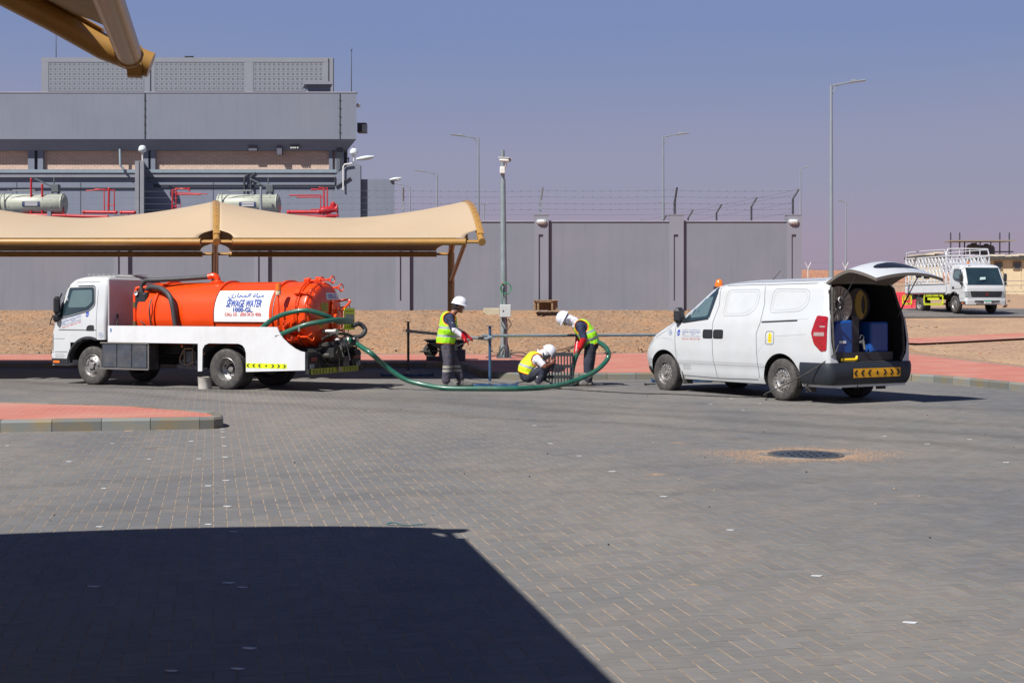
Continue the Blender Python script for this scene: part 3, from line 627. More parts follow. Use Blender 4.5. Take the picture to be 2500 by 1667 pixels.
# bulkhead lights
bl_m = mat('bulkhead_housing', (.62, .62, .60), .4); 
for px, lab in ((1322, 'white caged bulkhead lamp on the pilaster nearest the camera mast'), (1937, 'white caged bulkhead lamp on the corner pilaster above the van')):
    c = P(px, 542, YW-.125); t = thing('bulkhead_lamp', lab, 'wall lamp', c, group=None)
    q = MB(); q.ball((0, -.03, 0), (.165, .075, .085), 20); q.build('diffuser', glass_clear, t, smooth=60)
    q = MB(); q.lathe([(1.0, 0), (1.06, .02), (1.0, .05)], n=24); 
    for i, v in enumerate(q.v): q.v[i] = (v[0]*.17, -v[2]-0.005, v[1]*.09)
    q.tube([(.17*math.cos(a), -.035-.08*abs(math.cos(0)), 0) if False else (.16*math.cos(a), -.03-.08*math.sin(a), 0) for a in np.linspace(0, math.pi, 9)], .007, 5)
    for dx in (-.08, 0, .08): q.tube([(dx, -.03-.08*math.sin(a)*(1-(dx/.17)**2)**.5, .088*math.cos(a)) for a in np.linspace(0, math.pi, 9)], .007, 5)
    q.box((0, .01, 0), (.30, .03, .17)); q.build('cage', bl_m, t, smooth=40)

# ================================================================== SERVICE BUILDING
YB = 58.0
bld_m = mat('grey_building_render', (.165, .187, .238), .85, var=.04, vscale=.5, bump=.15, bscale=60, streak=.08, col2=(.178, .188, .232), c2scale=.25, c2amt=.8)
bd = thing('service_building', 'large grey concrete plant building with screen block parapet, left background', 'building', (0, 0, 0))
def bx(px0, py0, px1, py1, y, d, name=None, mt=None, parent=None, q=None, bev=0):
    """box whose front fills the photo rectangle at distance y"""
    a = P(px0, py0, y); b = P(px1, py1, y); c = ((a.x+b.x)/2, y+d/2, (a.z+b.z)/2); s = (abs(b.x-a.x), d, abs(a.z-b.z))
    own = q is None
    q = MB() if own else q
    if d > .8: q.prism([(a.x, b.z), (b.x, b.z), (b.x, a.z), (a.x, a.z)], (0, y, 0), (1, 0, 0), (0, 0, 1), (d*SHR, d, 0))
    else: q.box(c, s, bev=bev)
    return q if not own else q.build(name, mt or bld_m, parent if parent is not None else bd)
# fascia with a sloping underside
a0 = P(-260, 228, YB); a1 = P(870, 340, YB); zt3, zb3 = a0.z, a1.z; xl, xrr = a0.x, a1.x
q = MB(); prof = [(0, zb3), (0, zt3), (.25, zt3), (.25, zb3+.2), (1.2, zb3-.15), (.72, zb3-.42), (.45, zb3-.42)]
ring = lambda x, dx: None
fr = [(xl, YB), (xrr, YB), (xrr, YB+16), (xl, YB+16)]
def inset_rect(d): return [(xl+d, YB+d), (xrr-d, YB+d), (xrr-d+SHR*16, YB+16-d), (xl+d+SHR*16, YB+16-d)]
lev = [(0, zt3), (0, zb3), (.45, zb3-.44), (1.0, zb3-.44)]
for (d1, z1), (d2, z2) in zip(lev, lev[1:]):
    r1 = [(*p, z1) for p in inset_rect(d1)]; r2 = [(*p, z2) for p in inset_rect(d2)]
    q.add(r1+r2, [(i, (i+1) % 4, 4+(i+1) % 4, 4+i) for i in range(4)])
q.add([(*p, zt3) for p in inset_rect(0)]+[(*p, zt3) for p in inset_rect(.3)], [(i, (i+1) % 4, 4+(i+1) % 4, 4+i) for i in range(4)])
q.add([(*p, zt3-.4) for p in inset_rect(.3)], [(0, 1, 2, 3)])
q.build('fascia', bld_m, bd)
q = MB(); q.box(((xl+xrr)/2, YB+.14, zt3+.03), (xrr-xl+.02, .32, .07), bev=.015); q.build('coping', trim_m, bd)
for px in (354, 830):
    q = MB(); c = P(px, 228, YB); q.box((c.x, YB-.012, (zt3+zb3)/2), (.035 if px > 400 else .045, .03, zt3-zb3-.02))
    for z in np.linspace(zb3+.3, zt3-.3, 5): q.box((c.x, YB-.02, z), (.08, .03, .04))
    q.build('lightning_conductor', post_m, bd)
# brick band between grey piers
brick_m = bpy.data.materials.new('tan_brick'); brick_m.use_nodes = True; N = brick_m.node_tree.nodes; L = brick_m.node_tree.links; b = N['Principled BSDF']; b.inputs['Roughness'].default_value = .9
g = N.new('ShaderNodeNewGeometry'); mp = N.new('ShaderNodeMapping'); mp.inputs['Rotation'].default_value = (R(-90), 0, 0); L.new(g.outputs['Position'], mp.inputs[0])
br = N.new('ShaderNodeTexBrick'); br.inputs['Scale'].default_value = 1; br.inputs['Brick Width'].default_value = .28; br.inputs['Row Height'].default_value = .09; br.inputs['Mortar Size'].default_value = .007
br.inputs['Color1'].default_value = (.58, .42, .33, 1); br.inputs['Color2'].default_value = (.50, .37, .29, 1); br.inputs['Mortar'].default_value = (.30, .22, .18, 1); L.new(mp.outputs[0], br.inputs[0]); L.new(br.outputs[0], b.inputs['Base Color'])
bp = N.new('ShaderNodeBump'); bp.invert = True; bp.inputs['Strength'].default_value = .6; bp.inputs['Distance'].default_value = .01; L.new(br.outputs['Fac'], bp.inputs['Height']); L.new(bp.outputs[0], b.inputs['Normal'])
YK = YB+.63
bx(-260, 356, 838, 421, YK+.02, .3, 'brick_panel', brick_m)
for (p0, p1) in ((-300, -270), (68, 84), (92, 105), (350, 362), (368, 379), (803, 812), (818, 838)):
    bx(p0, 350, p1, 421, YK-.14, .3, 'pier', bld_m)
for (p0, p1) in ((84, 92), (362, 368)): bx(p0, 350, p1, 421, YK-.04, .2, 'pier', post_m)
bx(-260, 414, 838, 422, YK-.18, .4, 'pipe_ledge', mat('pale_blue_duct', (.20, .25, .29), .6))
bx(-260, 422.3, 822, 433, YK-.13, .4, 'ledge', mat('grey_ledge', (.20, .205, .235), .8))
bx(-260, 433.3, 822, 444, YK+.02, .4, 'lower_band', bld_m)
bx(-260, 444.2, 822, 700, YK, 14, 'lower_wall', bld_m)
for px in (40, 196, 520): bx(px, 446, px+1.2, 540, YK-.012, .02, 'joint', post_m)
for (y0, x0_, x1) in ((458, -260, 330), (451, 375, 818), (455, 375, 818)): bx(x0_, y0, x1, y0+2, YK-.07, .05, 'conduit', mat('conduit_dark', (.05, .055, .07), .6))
for px, w_ in ((607, 20), (676, 12)): bx(px, 350, px+w_, 368 if w_ > 15 else 378, YK-.4, .3, 'speaker_box', mat('dark_fitting', (.10, .10, .13), .7))
bx(708, 356, 731, 362, YK-.45, .25, 'spot_cluster', post_m)
for px in (711, 716, 721, 727): q = MB(); c = P(px, 361.5, YK-.46); q.ball(c, .04, 8); q.build('spot', bl_m, bd)
q = MB(); a = P(293, 364, YK-.35); b = P(294, 404, YK-.35); q.tube([a, b], .055, 10); q.tube([b, P(303, 414, YK-.3)], .05, 8); q.build('vent_pipe', mat('pale_blue_pipe', (.26, .34, .38), .5), bd, smooth=50)
# fins standing out from the wall
q = MB(); a = P(329.5, 393, YK-1.45); b = P(351, 393, YK-1.45)
for (u0, u1, off) in ((0, .44, 0), (.44, .56, .06), (.56, 1, 0)):
    x0_ = a.x+(b.x-a.x)*u0; x1 = a.x+(b.x-a.x)*u1; q.prism([(x0_, 3), (x1, 3), (x1, a.z), (x0_, a.z)], (off*SHR, YK-1.45+off, 0), (1, 0, 0), (0, 0, 1), ((1.45-off)*SHR, 1.45-off, 0))
q.build('fin_wall', mat('fin_render', (.21, .215, .24), .85), bd)
# right-hand end: wing wall with a raking top, annex behind
YE = YK-1.0
q = MB(); pts = [P(818, 560, YE), P(818, 428, YE), P(862, 393, YE), P(880, 404, YE), P(880, 560, YE)]
q.prism([(p.x, p.z) for p in pts], (0, YE, 0), (1, 0, 0), (0, 0, 1), (0, .35, 0)); q.build('wing_wall', bld_m, bd)
q = MB(); q.tube([P(820, 457, YE-.03), P(856, 434, YE-.03)], .05, 5); q.tube([P(818, 432, YE-.03), P(818, 452, YE-.03)], .03, 5); q.build('raking_pipe', post_m, bd)
q = MB(); q.tube([P(838, 464, YE-.1), P(838, 408, YE-.1), P(841, 402, YE-.1), P(860, 399, YE-.1)], .035, 6); q.build('bracket_pipe', bl_m, bd)
bx(880, 438, 963, 640, YE+.30, 5, 'annex', bld_m)
for px in (822, 826, 830, 834): bx(px, 352, px+1.6, 422, YK-.3, .04, 'cable', post_m)
q = MB()
for z0 in (347, 355, 363, 371, 379, 387): pass
q.tube([P(842, 350, 59.5), P(842, 418, 59.5)], .12, 6); q.tube([P(831, 388, 59.2), P(852, 388, 59.2)], .025, 5); q.tube([P(851, 384, 59.2), P(851, 400, 59.2)], .025, 5); q.build('downpipe', post_m, bd)
bx(872, 300, 894, 323, YB+1.0, .5, 'side_vent', post_m)
bx(884, 304, 895, 322, YB+.9, .08, 'side_vent_face', mat('pale_fitting', (.3, .33, .36), .7))
q = MB(); q.ball(P(875, 258, YB+1), .10, 12); q.build('side_lamp', bl_m, bd, smooth=60)
# roof: screen block parapet
YS = YB+3.0
def S_(px, py): return P(px, py, YS)
sb_m = mat('screen_block_concrete', (.205, .22, .25), .85, var=.04, vscale=2)
for (x0_, x1, y0, y1) in ((101, 813, 141, 152), (101, 118, 152, 226), (352, 378, 152, 226), (598, 618, 152, 226), (789, 813, 152, 226)):
    bx(x0_, y0, x1, y1+.3, YS-.02, .32, 'parapet_frame', sb_m)
for px in (366, 801): bx(px, 143, px+1.6, 226, YS-.05, .03, 'lightning_conductor', post_m)
bs = 11.67/F*YS; q = MB(); t_ = .14*bs; h_ = bs/2-.004
for (cx, cz, sx, sz) in ((0, h_-t_/2, 2*h_, t_), (0, -h_+t_/2, 2*h_, t_), (-h_+t_/2, 0, t_, 2*h_-2*t_), (h_-t_/2, 0, t_, 2*h_-2*t_)): q.box((cx, 0, cz), (sx, .07, sz))
for sx in (-1, 1):
    for sz in (-1, 1): q.prism([(sx*(h_-t_), sz*(h_-t_)), (sx*(h_-t_-.09), sz*(h_-t_)), (sx*(h_-t_), sz*(h_-t_-.09))], (0, -.035, 0), (1, 0, 0), (0, 0, 1), (0, .07, 0))
q.box((0, .0, 0), (.055, .05, .055), rot=(0, .785, 0))
sbm = q.mesh('screen_block', sb_m); cnt = 0
for (x0_, nx_) in ((118, 20), (378, 19), (618, 15)):
    for i in range(nx_):
        for j in range(6):
            if x0_ == 618 and i >= 15: continue
            c = S_(x0_+5.8+11.67*i*(1 if x0_ != 378 else .993)*(1 if x0_ != 618 else .977), 158.5+11.75*j)
            o = bpy.data.objects.new('screen_block', sbm); COL.objects.link(o); o.parent = bd; o.location = (c.x, YS+.03, c.z); cnt += 1
bx(112, 148, 800, 230, YS+.062, .1, 'added_screen_backing', sb_m)  # panel added close behind the blocks so their holes stay pale
bx(104, 138, 812, 142, YS+.4, 2.2, 'roof_slab', mat('roof_slab', (.3, .3, .3), .9)) if False else None
bx(743, 199, 812, 206, YB+1.0, 1.2, 'hatch_lid', trim_m); bx(749, 206, 807, 228, YB+1.2, .9, 'roof_hatch', bld_m)
q = MB(); c = P(462, 141.5, YS+1.2); 
for i in range(5): q.ball(c+Vector((-.17+i*.085, 0, .04)), (.045, .08, .05), 8)
q.box(c+Vector((0, 0, -.05)), (.42, .25, .12)); tag(q.build('roof_fan', post_m), 'small dark fan unit poking above the screen block parapet', 'roof fan')
for (px, yt, yb, yd, lab) in ((858, 117, 226, YB+.4, 'thin lightning mast on the right end of the grey roof'), (137, 76, 141, YS+.2, 'thin lightning mast above the left end of the screen blocks')):
    t = thing('lightning_mast', lab, 'mast', P(px, yb, yd)); hgt = P(px, yt, yd).z-P(px, yb, yd).z
    q = MB(); q.cyl((0, 0, 0), (0, 0, hgt*.93), .022, .012, 6); q.build('rod', post_m, t)
    q = MB(); q.ball((0, 0, hgt*.94), .04, 8); 
    for a in (0, 2.1, 4.2): q.tube([(0, 0, hgt*.94), (.07*math.cos(a), .07*math.sin(a), hgt)], .006, 4)
    q.build('finial', post_m, t)
# dome lamps and street heads on brackets
dome_m = mat('pale_dome', (.55, .62, .63), .35)
def dome_lamp(px, py, y, base_py, lab):
    t = thing('dome_lamp', lab, 'lamp', P(px, base_py, y)); s = 20/F*y/2; z = P(px, py, y).z-P(px, base_py, y).z
    q = MB(); q.lathe([(.0, s*1.3), (s*.5, s*1.22), (s*.85, s*.85), (s, s*.25), (s, 0), (s*.75, -s*.35), (.03, -s*.45)], (0, 0, z), n=20); q.build('dome', dome_m, t, smooth=50)
    q = MB(); q.cyl((0, 0, 0), (0, 0, z-s*.3), .035, n=8); q.cyl((0, 0, z-s*.9), (0, 0, z-s*.3), .06, n=8); q.build('stem', bl_m, t, smooth=50)
    q = MB(); q.tube([(0, 0, z+s*1.3), (.02, 0, z+s*1.6), (-.02, 0, z+s*1.8)], .012, 5); q.build('finial', post_m, t)
dome_lamp(348, 368, YK-1.2, 395, 'pale dome lamp on the fin wall between the two tanks')
dome_lamp(864, 375, YE+.1, 530, 'pale dome lamp on a tall stem at the building corner')
def arm_head(px, py, y, lab, w=44, tilt=-.16):
    c = P(px, py, y); t = thing('angled_lantern', lab, 'lamp', c, rot=(0, tilt, 0)); L2 = w/F*y
    q = MB(); rows = []
    for i in range(9):
        s = i/8; r = (.05+.13*math.sin(math.pi*min(1, s*.85+.12)))*(L2/.8); rows.append([Vector((-L2/2+L2*s, math.cos(a)*r*.9, math.sin(a)*r*.55)) for a in np.linspace(0, 2*math.pi, 12)[:-1]])
    q.grid(rows, closed=True); q.build('housing', dome_m, t, smooth=60)
    q = MB(); q.ball((L2*.12, 0, -.045), (L2*.3, .09, .06), 12); q.build('lens', glass_clear, t, smooth=60)
arm_head(892, 386, YE, 'large pale lamp head beside the building corner, slanting right')
arm_head(966, 437, YE+.25, 'smaller pale lamp head on the corner of the grey annex', 30)

# ---- fuel tanks and fire pipework on the building's plinth
tank_m = mat('pale_tank_paint', (.36, .385, .32), .5, var=.08, col2=(.28, .28, .21), c2scale=.8, c2amt=.35)
red_pipe = mat('red_fire_pipe', (.42, .015, .02), .4, var=.1)
YT = 55.5
q = MB(); a = P(-300, 535, YT-1.2); b = P(878, 535, YT-1.2); q.box(((a.x+b.x)/2, YT+.9, a.z/2), (b.x-a.x, 4.4, a.z)); 
tag(q.build('plinth', bld_m), 'grey concrete plinth carrying the tanks and red pipes', 'plinth')
def tank(x0_, x1, yt, yb, lab):
    a = P(x0_, (yt+yb)/2, YT); b = P(x1, (yt+yb)/2, YT); r = (yb-yt)/2/F*YT; Lg = b.x-a.x
    t = thing('storage_tank', lab, 'tank', a, group=None)
    q = MB(); q.lathe([(.01, -.10), (r*.5, -.08), (r*.9, -.02), (r, .03), (r, Lg-.03), (r*.9, Lg+.02), (r*.5, Lg+.08), (.01, Lg+.10)], ax=(1, 0, 0), n=32); q.build('shell', tank_m, t, smooth=50)
    q = MB()
    for s in (.02, .98): q.lathe([(r+.002, Lg*s-.02), (r+.03, Lg*s-.02), (r+.03, Lg*s+.02), (r+.002, Lg*s+.02)], ax=(1, 0, 0), n=32)
    q.build('flange', tank_m, t, smooth=40)
    q = MB(); q.tube(curve_pts([(Lg*.16, -r*.95, -r*.3), (Lg*.17, -r*.9, r*.35), (Lg*.3, -r*.75, r*.72), (Lg*.62, -r*.55, r*.92)], 6), .014, 5); q.tube([(Lg*.63, -r*.5, r*.95), (Lg*.7, -r*.92, r*.45), (Lg*.71, -r*1.0, -r*.3)], .014, 5); q.tube([(Lg*.75, -r*.5, r*.95), (Lg*.83, -r*.92, r*.4), (Lg*.84, -r*1.0, -r*.3)], .014, 5)
    q.tube([(Lg*.18, -r*.3, r), (Lg*.18, -r*.3, r*1.32), (Lg*.55, -r*.3, r*1.36), (Lg*.6, -r*.3, r*1.1)], .025, 6); q.tube([(Lg*.1, -r*1.05, -1.2), (Lg*.1, -r*1.05, r*1.1), (Lg*.15, -r*.6, r*1.3)], .025, 6); q.build('gauge_pipe', mat('tank_line', (.25, .27, .26), .5), t)
    q = MB(); q.box((Lg*.86, 0, r*1.55), (.30, .3, .34), bev=.02); q.cyl((Lg*.80, 0, r), (Lg*.8, 0, r*1.3), .05, n=8); q.cyl((Lg*.9, 0, r), (Lg*.9, 0, r*1.3), .05, n=8)
    q.tube(curve_pts([(Lg*.82, 0, r*1.7), (Lg*.7, 0, r*2.0), (Lg*.6, 0, r*2.3), (Lg*.52, 0, r*2.5)], 5), .035, 6); q.tube([(Lg*.83, 0, r*1.8), (Lg*.83, 0, r*2.6)], .03, 6); q.build('control_box', mat('dark_tank_gear', (.09, .11, .12), .5), t, smooth=40)
    q = MB(); c0 = Vector((Lg*.52, 0, 0)); rows = []
    for u in (-1, -.3, .3, 1): rows.append([Vector((Lg*.52+u*Lg*.14, -(r+.012)*math.cos(w), (r+.012)*math.sin(w))) for w in np.linspace(-.28, .2, 5)])
    q.grid(rows); pl = q.build('name_plate', mat('navy_plate', (.03, .045, .12), .5), t)
    for k in range(3):
        q = MB(); w = .1-.13*k; q.box((Lg*.525, -(r+.02)*math.cos(w), (r+.02)*math.sin(w)), (Lg*.20, .006, .030)); q.build('plate_line', white_ink, pl)
    q = MB(); q.box((Lg*.2, 0, -r*1.35), (.15, r*1.8, r*1.2)); q.box((Lg*.8, 0, -r*1.35), (.15, r*1.8, r*1.2)); q.build('saddle', bld_m, t)
    return t
tank(5, 158, 474, 524, 'pale green-grey horizontal tank at the far left under the ledge')
tank(533, 680, 475, 526, 'pale horizontal tank behind the peak of the canopy')
def pipes(name, lab, runs, y=YT-.3):
    c = runs[0][0]; t = thing(name, lab, 'pipework', P(c[0], c[1], y)); o_ = t.location.copy()
    for pts, r in [(u[:-1], u[-1]) for u in runs]:
        q = MB(); pp = [P(px, py, y)-o_ for px, py in pts]; q.tube(pp, r, 8)
        for p_ in pp: q.ball(p_, r*1.25, 8)
        q.build('pipe', red_pipe, t, smooth=50)
    return t
pipes('fire_pipes', 'red fire pipes rising from a manifold between the left tank and the fin wall', [((59, 525), (160, 527), (262, 530), .07), ((76, 525), (76, 438), .045), ((103, 525), (103, 452), .045), ((155, 525), (155, 508), .03), ((205, 518), (283, 519), .07), ((296, 519), (328, 519), .07),
      ((255, 520), (254, 463), (211, 466), .028), ((265, 519), (266, 461), .045), ((279, 516), (279, 465), (233, 462), .03), ((262, 501), (279, 501), .02)])
pipes('fire_pipes', 'red fire pipes in front of the triangular shadow beside the fin wall', [((421, 520), (421, 465), (432, 462), .035), ((430, 520), (430, 475), (488, 475), .03), ((430, 486), (430, 461), (462, 461), (462, 466), .035), ((421, 470), (505, 474), .02), ((421, 504), (441, 504), (441, 497), .02)])
pipes('fire_pipes', 'red fire pipes and pump right of the second tank near the wing wall', [((705, 518), (778, 518), .08), ((697, 528), (815, 530), .08), ((783, 526), (783, 477), (708, 477), .03), ((790, 526), (790, 482), (726, 482), .03), ((791, 520), (791, 463), (762, 463), .04), ((799, 520), (799, 460), (780, 458), .03), ((760, 511), (800, 511), .02), ((684, 524), (684, 505), .02)])
q = MB(); c = P(812, 512, YT-.3); q.lathe([(.05, -.5), (.16, -.45), (.16, -.1), (.12, -.05), (.12, .15), (.2, .17), (.2, .22), (.05, .24)], c, ax=(1, 0, .12), n=16); q.lathe([(.12, 0), (.12, .2), (.05, .28)], c+Vector((.02, 0, .05)), n=12); q.box(c+Vector((0, 0, -.25)), (.5, .3, .1))
tag(q.build('fire_pump', red_pipe, smooth=40), 'chunky red fire pump at the right end of the pipework', 'pump')
t = thing('lattice_stand', 'thin grey pipe stand in front of the second tank', 'pipe stand', P(637, 535, YT-.9)); z = P(637, 456, YT-.9).z-t.location.z
q = MB(); q.cyl((0, 0, 0), (0, 0, z), .07, .05, 8); q.build('post', galv, t, smooth=50)
for (px, y0, y1) in ((597, 428, 475), (613, 426, 470)):
    t = thing('conduit_riser', 'dark conduit riser on the lower wall beside the second tank, '+('left one' if px < 600 else 'right one'), 'conduit', P(px, y1, YK-.15)); z = P(px, y0, YK-.15).z-t.location.z
    q = MB(); q.tube(curve_pts([(0, 0, 0), (0, 0, z*.8), (.12, 0, z*1.0), (.2, 0, z*1.12)], 5), .05, 6); q.build('pipe', post_m, t, smooth=50)

# ================================================================== SHADE CANOPIES
fabric_m = mat('sand_coloured_membrane', (.45, .34, .222), .8, var=.03, vscale=1.2, col2=(.39, .315, .225), c2scale=.3, c2amt=.6)
m = fabric_m; N = m.node_tree.nodes; L = m.node_tree.links
tb = N.new('ShaderNodeBsdfTranslucent'); tb.inputs[0].default_value = (.22, .07, .04, 1); mx = N.new('ShaderNodeMixShader'); mx.inputs[0].default_value = .10
L.new(N['Principled BSDF'].outputs[0], mx.inputs[1]); L.new(tb.outputs[0], mx.inputs[2]); L.new(mx.outputs[0], N['Material Output'].inputs[0])
tan_m = mat('tan_painted_steel', (.36, .195, .045), .4, var=.08, vscale=5, coat=.2, col2=(.27, .16, .06), c2scale=2, c2amt=.4)
def canopy(lab, p0, e, a, nb, bay, wid, z, rise0=.60, rise1=.99, posts='b', rear_shift=0.0, wider=0.0):
    """p0: corner under the first rafter, e: along the eave, a: across the arch"""
    e = Vector(e).normalized(); a = Vector(a).normalized(); p0 = Vector(p0)
    t = thing('shade_canopy', lab, 'canopy', (p0.x, p0.y, 0)); p0 = Vector((0, 0, 0)); up = Vector((0, 0, 1))
    K = lambda s: 4*s*(1-s)
    pos = lambda k: bay*k+wider*max(0, k-1)
    dxr = lambda k: rear_shift*max(0, 1-k)
    def surf(i, tt, s): return p0+e*pos(i+tt)+a*(wid*s)-e*(dxr(i+tt)*s)+up*(z+.012+K(max(0, min(1, s)))*(rise0+(rise1-rise0)*abs(2*tt-1)**1.7))
    for i in range(nb):
        q = MB(); NU, NV = 40, 96; rows = []
        for v in range(NV+1):
            s = v/NV; ds = min(s, 1-s)*wid; cutw = .34*math.sqrt(max(0, 1-(ds/.30)**2)) if ds < .30 else 0.0
            lo = (cutw if ds < .30 else -.03*(i == 0))/bay; hi = 1-(cutw if ds < .30 else -.03*(i == nb-1))/bay
            sv = s
            rows.append([surf(i, lo+(hi-lo)*u/NU, sv) for u in range(NU+1)])
        q.grid(rows)
        o = q.build('membrane', fabric_m, t, smooth=180); so = o.modifiers.new('s', 'SOLIDIFY'); so.thickness = .004
        for s in (0, 1):
            A = p0+e*(pos(i)+.34-dxr(i+.06)*s)+a*(wid*s)+up*(z-.07); B = p0+e*(pos(i+1)-.34-dxr(i+.94)*s)+a*(wid*s)+up*(z-.07)
            q = MB(); q.cyl(A, B, .068, n=16); o = q.build('eave_tube', tan_m, t, smooth=50)
            q = MB(); k = int(bay/.33)
            for j in range(k):
                c = A.lerp(B, (j+.5)/k)+up*.066-a*(.02 if s == 0 else -.02); q.box(c, (.024, .024, .02))
            o = q.build('clamp_bolts', mat('bolt_dark', (.12, .09, .06), .6), t); o['kind'] = 'stuff'
            for (c0, dr) in ((A, -1), (B, 1)):
                q = MB(); q.lathe([(.068, 0), (.078, .0), (.078, .015), (.03, .02), (.03, .20), (.03, .33)], c0, e*dr, 12)
                q.box(c0+e*dr*.17+up*.01, (.22, .014, .07), rot=(0, 0, math.atan2(e.y, e.x)), bev=.004); q.build('corner_bracket', tan_m, t, smooth=40)
    for i in range(nb+1):
        base = lambda s: p0+e*(pos(i)-dxr(i)*s)+a*(wid*s)
        pts = [base(s)+up*(z-.07+K(max(0, min(1, s)))*rise1) for s in np.linspace(-.015, 1.015, 27)]
        q = MB(); q.tube(pts, .074, 14); q.build('rafter', tan_m, t, smooth=50)
        q = MB(); q.tube([p+up*.088 for p in pts[1:-1]], .07, 8, flat=.18); q.build('seam_strip', tan_m, t, smooth=50)
        q = MB()
        for p_ in pts[2:-2]: q.box(p_+up*.105, (.02, .02, .01))
        q.build('seam_bolts', MATS['bolt_dark'], t)['kind'] = 'stuff'
        for s, dr in ((0, -1), (1, 1)):
            q = MB(); c = base(s)+up*(z-.07); q.cyl(c-a*.05, c+a*.03, .076, n=14); q.build('rafter_end', tan_m, t, smooth=40)
        c = base(.985); q = MB(); q.cyl((c.x, c.y, 0), (c.x, c.y, z-.04), .088, n=16); q.build('post', tan_m, t, smooth=50)
        q = MB(); q.box((c.x, c.y, .02), (.4, .4, .03)); q.build('base_plate', tan_m, t)
        q = MB(); c2 = base(.44)+up*(z+.12); q.cyl((c.x, c.y, 2.2), tuple(c2), .052, n=10); q.build('brace', tan_m, t, smooth=50)
        q = MB(); c3 = base(.5)+up*(z+K(.5)*rise1-.1); q.cyl(tuple(c2), tuple(c3), .04, n=8); q.build('strut', tan_m, t, smooth=50)
    return t
canopy('sand coloured car park canopy behind the tanker, four bays with an open end', ((1176-PX0)/F*26.9, 26.9, 0), (-1, 0, 0), (-1.5, 6.5, 0), 4, 5.42, 6.6, 2.96, rear_shift=.55, wider=.5)
canopy('nearer sand coloured canopy overhead, seen as a dark corner at top left', (-2.16, 7.5, 0), (.215, -.977, 0), (-.977, -.215, 0), 4, 4.35, 6.6, 3.04)
# ================================================================== STREET LAMPS, MAST, SMALL THINGS
lamp_m = mat('street_lamp_steel', (.30, .34, .38), .4, .4, var=.05)
def street_lamp(px, top, arm, lab, ground=None, ymul=1.0, double=False, zt=11.35, thick=1.0, arm_dy=-8):
    y = (zt-H0)*F/(PY0-top); z0 = T((px-PX0)/F*y, y)-.05 if ground is None else ground
    x = (px-PX0)/F*y; t = thing('street_lamp', lab, 'street lamp', (x, y, z0)); h = zt-z0
    q = MB(); q.tube([(0, 0, 0), (0, 0, h*.5), (0, 0, h)], [.10*thick, .075*thick, .05*thick], 10); q.box((0, 0, .01), (.4, .4, .04)); q.build('pole', lamp_m, t, smooth=60)
    for s in ((1, -1) if double else (1,)):
        dx = arm*s/F*y; dz = -arm_dy/F*y*(1 if not double else .6)
        q = MB(); q.tube([(0, 0, h-.25), (dx*.07, 0, h-.02), (dx*.6, 0, h+dz*.65)], .035*thick, 6); q.tube([(0, 0, h-.5), (dx*.2, 0, h-.0)], .02, 5); q.build('arm', lamp_m, t, smooth=60)
        q = MB(); L2 = abs(dx)*.52; a = math.atan2(dz, abs(dx)); sx = 1 if dx > 0 else -1
        M = Matrix.Rotation(-a*sx, 3, 'Y'); q.box((dx*.80, 0, h+dz*.82), (L2, .26, .07), rot=M, bev=.02); q.box((dx*.68, 0, h+dz*.72+.06), (L2*.3, .2, .07), rot=M, bev=.02); q.build('lamp_head', lamp_m, t)
    return t
street_lamp(2029, 208, 80, 'tallest nearest street lamp, its pole rising behind the van roof', thick=1.25, arm_dy=-11)
street_lamp(1619, 333, 60, 'street lamp with its arm to the right behind the middle of the wall')
street_lamp(1168, 337, -64, 'street lamp with its arm to the left just beyond the canopy end')
street_lamp(1067, 424, -52, 'shorter street lamp with left arm rising behind the canopy')
street_lamp(1001, 456, -38, 'small distant street lamp close to the grey annex')
street_lamp(1954, 413, 21, 'slim distant street lamp right of the wall corner', arm_dy=-7)
street_lamp(2065, 494, 17, 'distant twin-armed street lamp right of the tallest lamp', double=True, arm_dy=-7)
street_lamp(1182, 500, 11, 'tiny twin-armed street lamp left of the camera mast', double=True, arm_dy=-6)
street_lamp(1621, 497, 13, 'tiny twin-armed street lamp behind the third wall post', double=True, arm_dy=-7)

# ---- camera mast
YM = 36.4; mp_ = P(1231, 868, YM); mast = thing('camera_mast', 'grey tapered steel mast with a CCTV camera and a control cabinet', 'camera mast', (mp_.x, YM, .142))
zt_m = P(1227, 367, YM).z-.142; lean = P(1227, 367, YM).x-mp_.x
q = MB(); q.tube([(0, 0, 0), (lean*.55, 0, zt_m*.55), (lean*.86, 0, zt_m*.86)], [.105, .082, .075], 10); q.tube([(lean*.84, 0, zt_m*.84), (lean, 0, zt_m)], .055, 10); q.build('pole', mat('mast_steel', (.27, .33, .34), .45, .4, var=.12, vscale=6), mast, smooth=50)
q = MB(); q.prism([(-.20, 0), (.20, 0), (.10, .42), (-.10, .42)], (0, -.012, 0), (1, 0, 0), (0, 0, 1), (0, .024, 0)); q.prism([(-.20, 0), (.20, 0), (.10, .42), (-.10, .42)], (.012, 0, 0), (0, 1, 0), (0, 0, 1), (-.024, 0, 0)); q.box((0, 0, .01), (.42, .42, .025)); q.build('base', mat('mast_base', (.11, .14, .15), .5, .4), mast)
def ml(px, py, dy=0): v = P(px, py, YM+dy); return Vector((v.x-mp_.x, dy, v.z-.142))
c = ml(1234, 759, -.2); q = MB(); q.box(c, (.31, .2, .345), bev=.012); cab_ = q.build('control_cabinet', mat('cabinet_grey', (.46, .50, .49), .5, var=.03), mast)
q = MB(); q.box(c+Vector((-.06, -.105, .0)), (.03, .012, .045)); q.build('lock', black_plastic, cab_); q = MB(); q.box(c+Vector((0, -.102, 0)), (.285, .004, .32)); q.build('door', mat('cabinet_grey', (.46, .50, .49)), cab_)
q = MB()
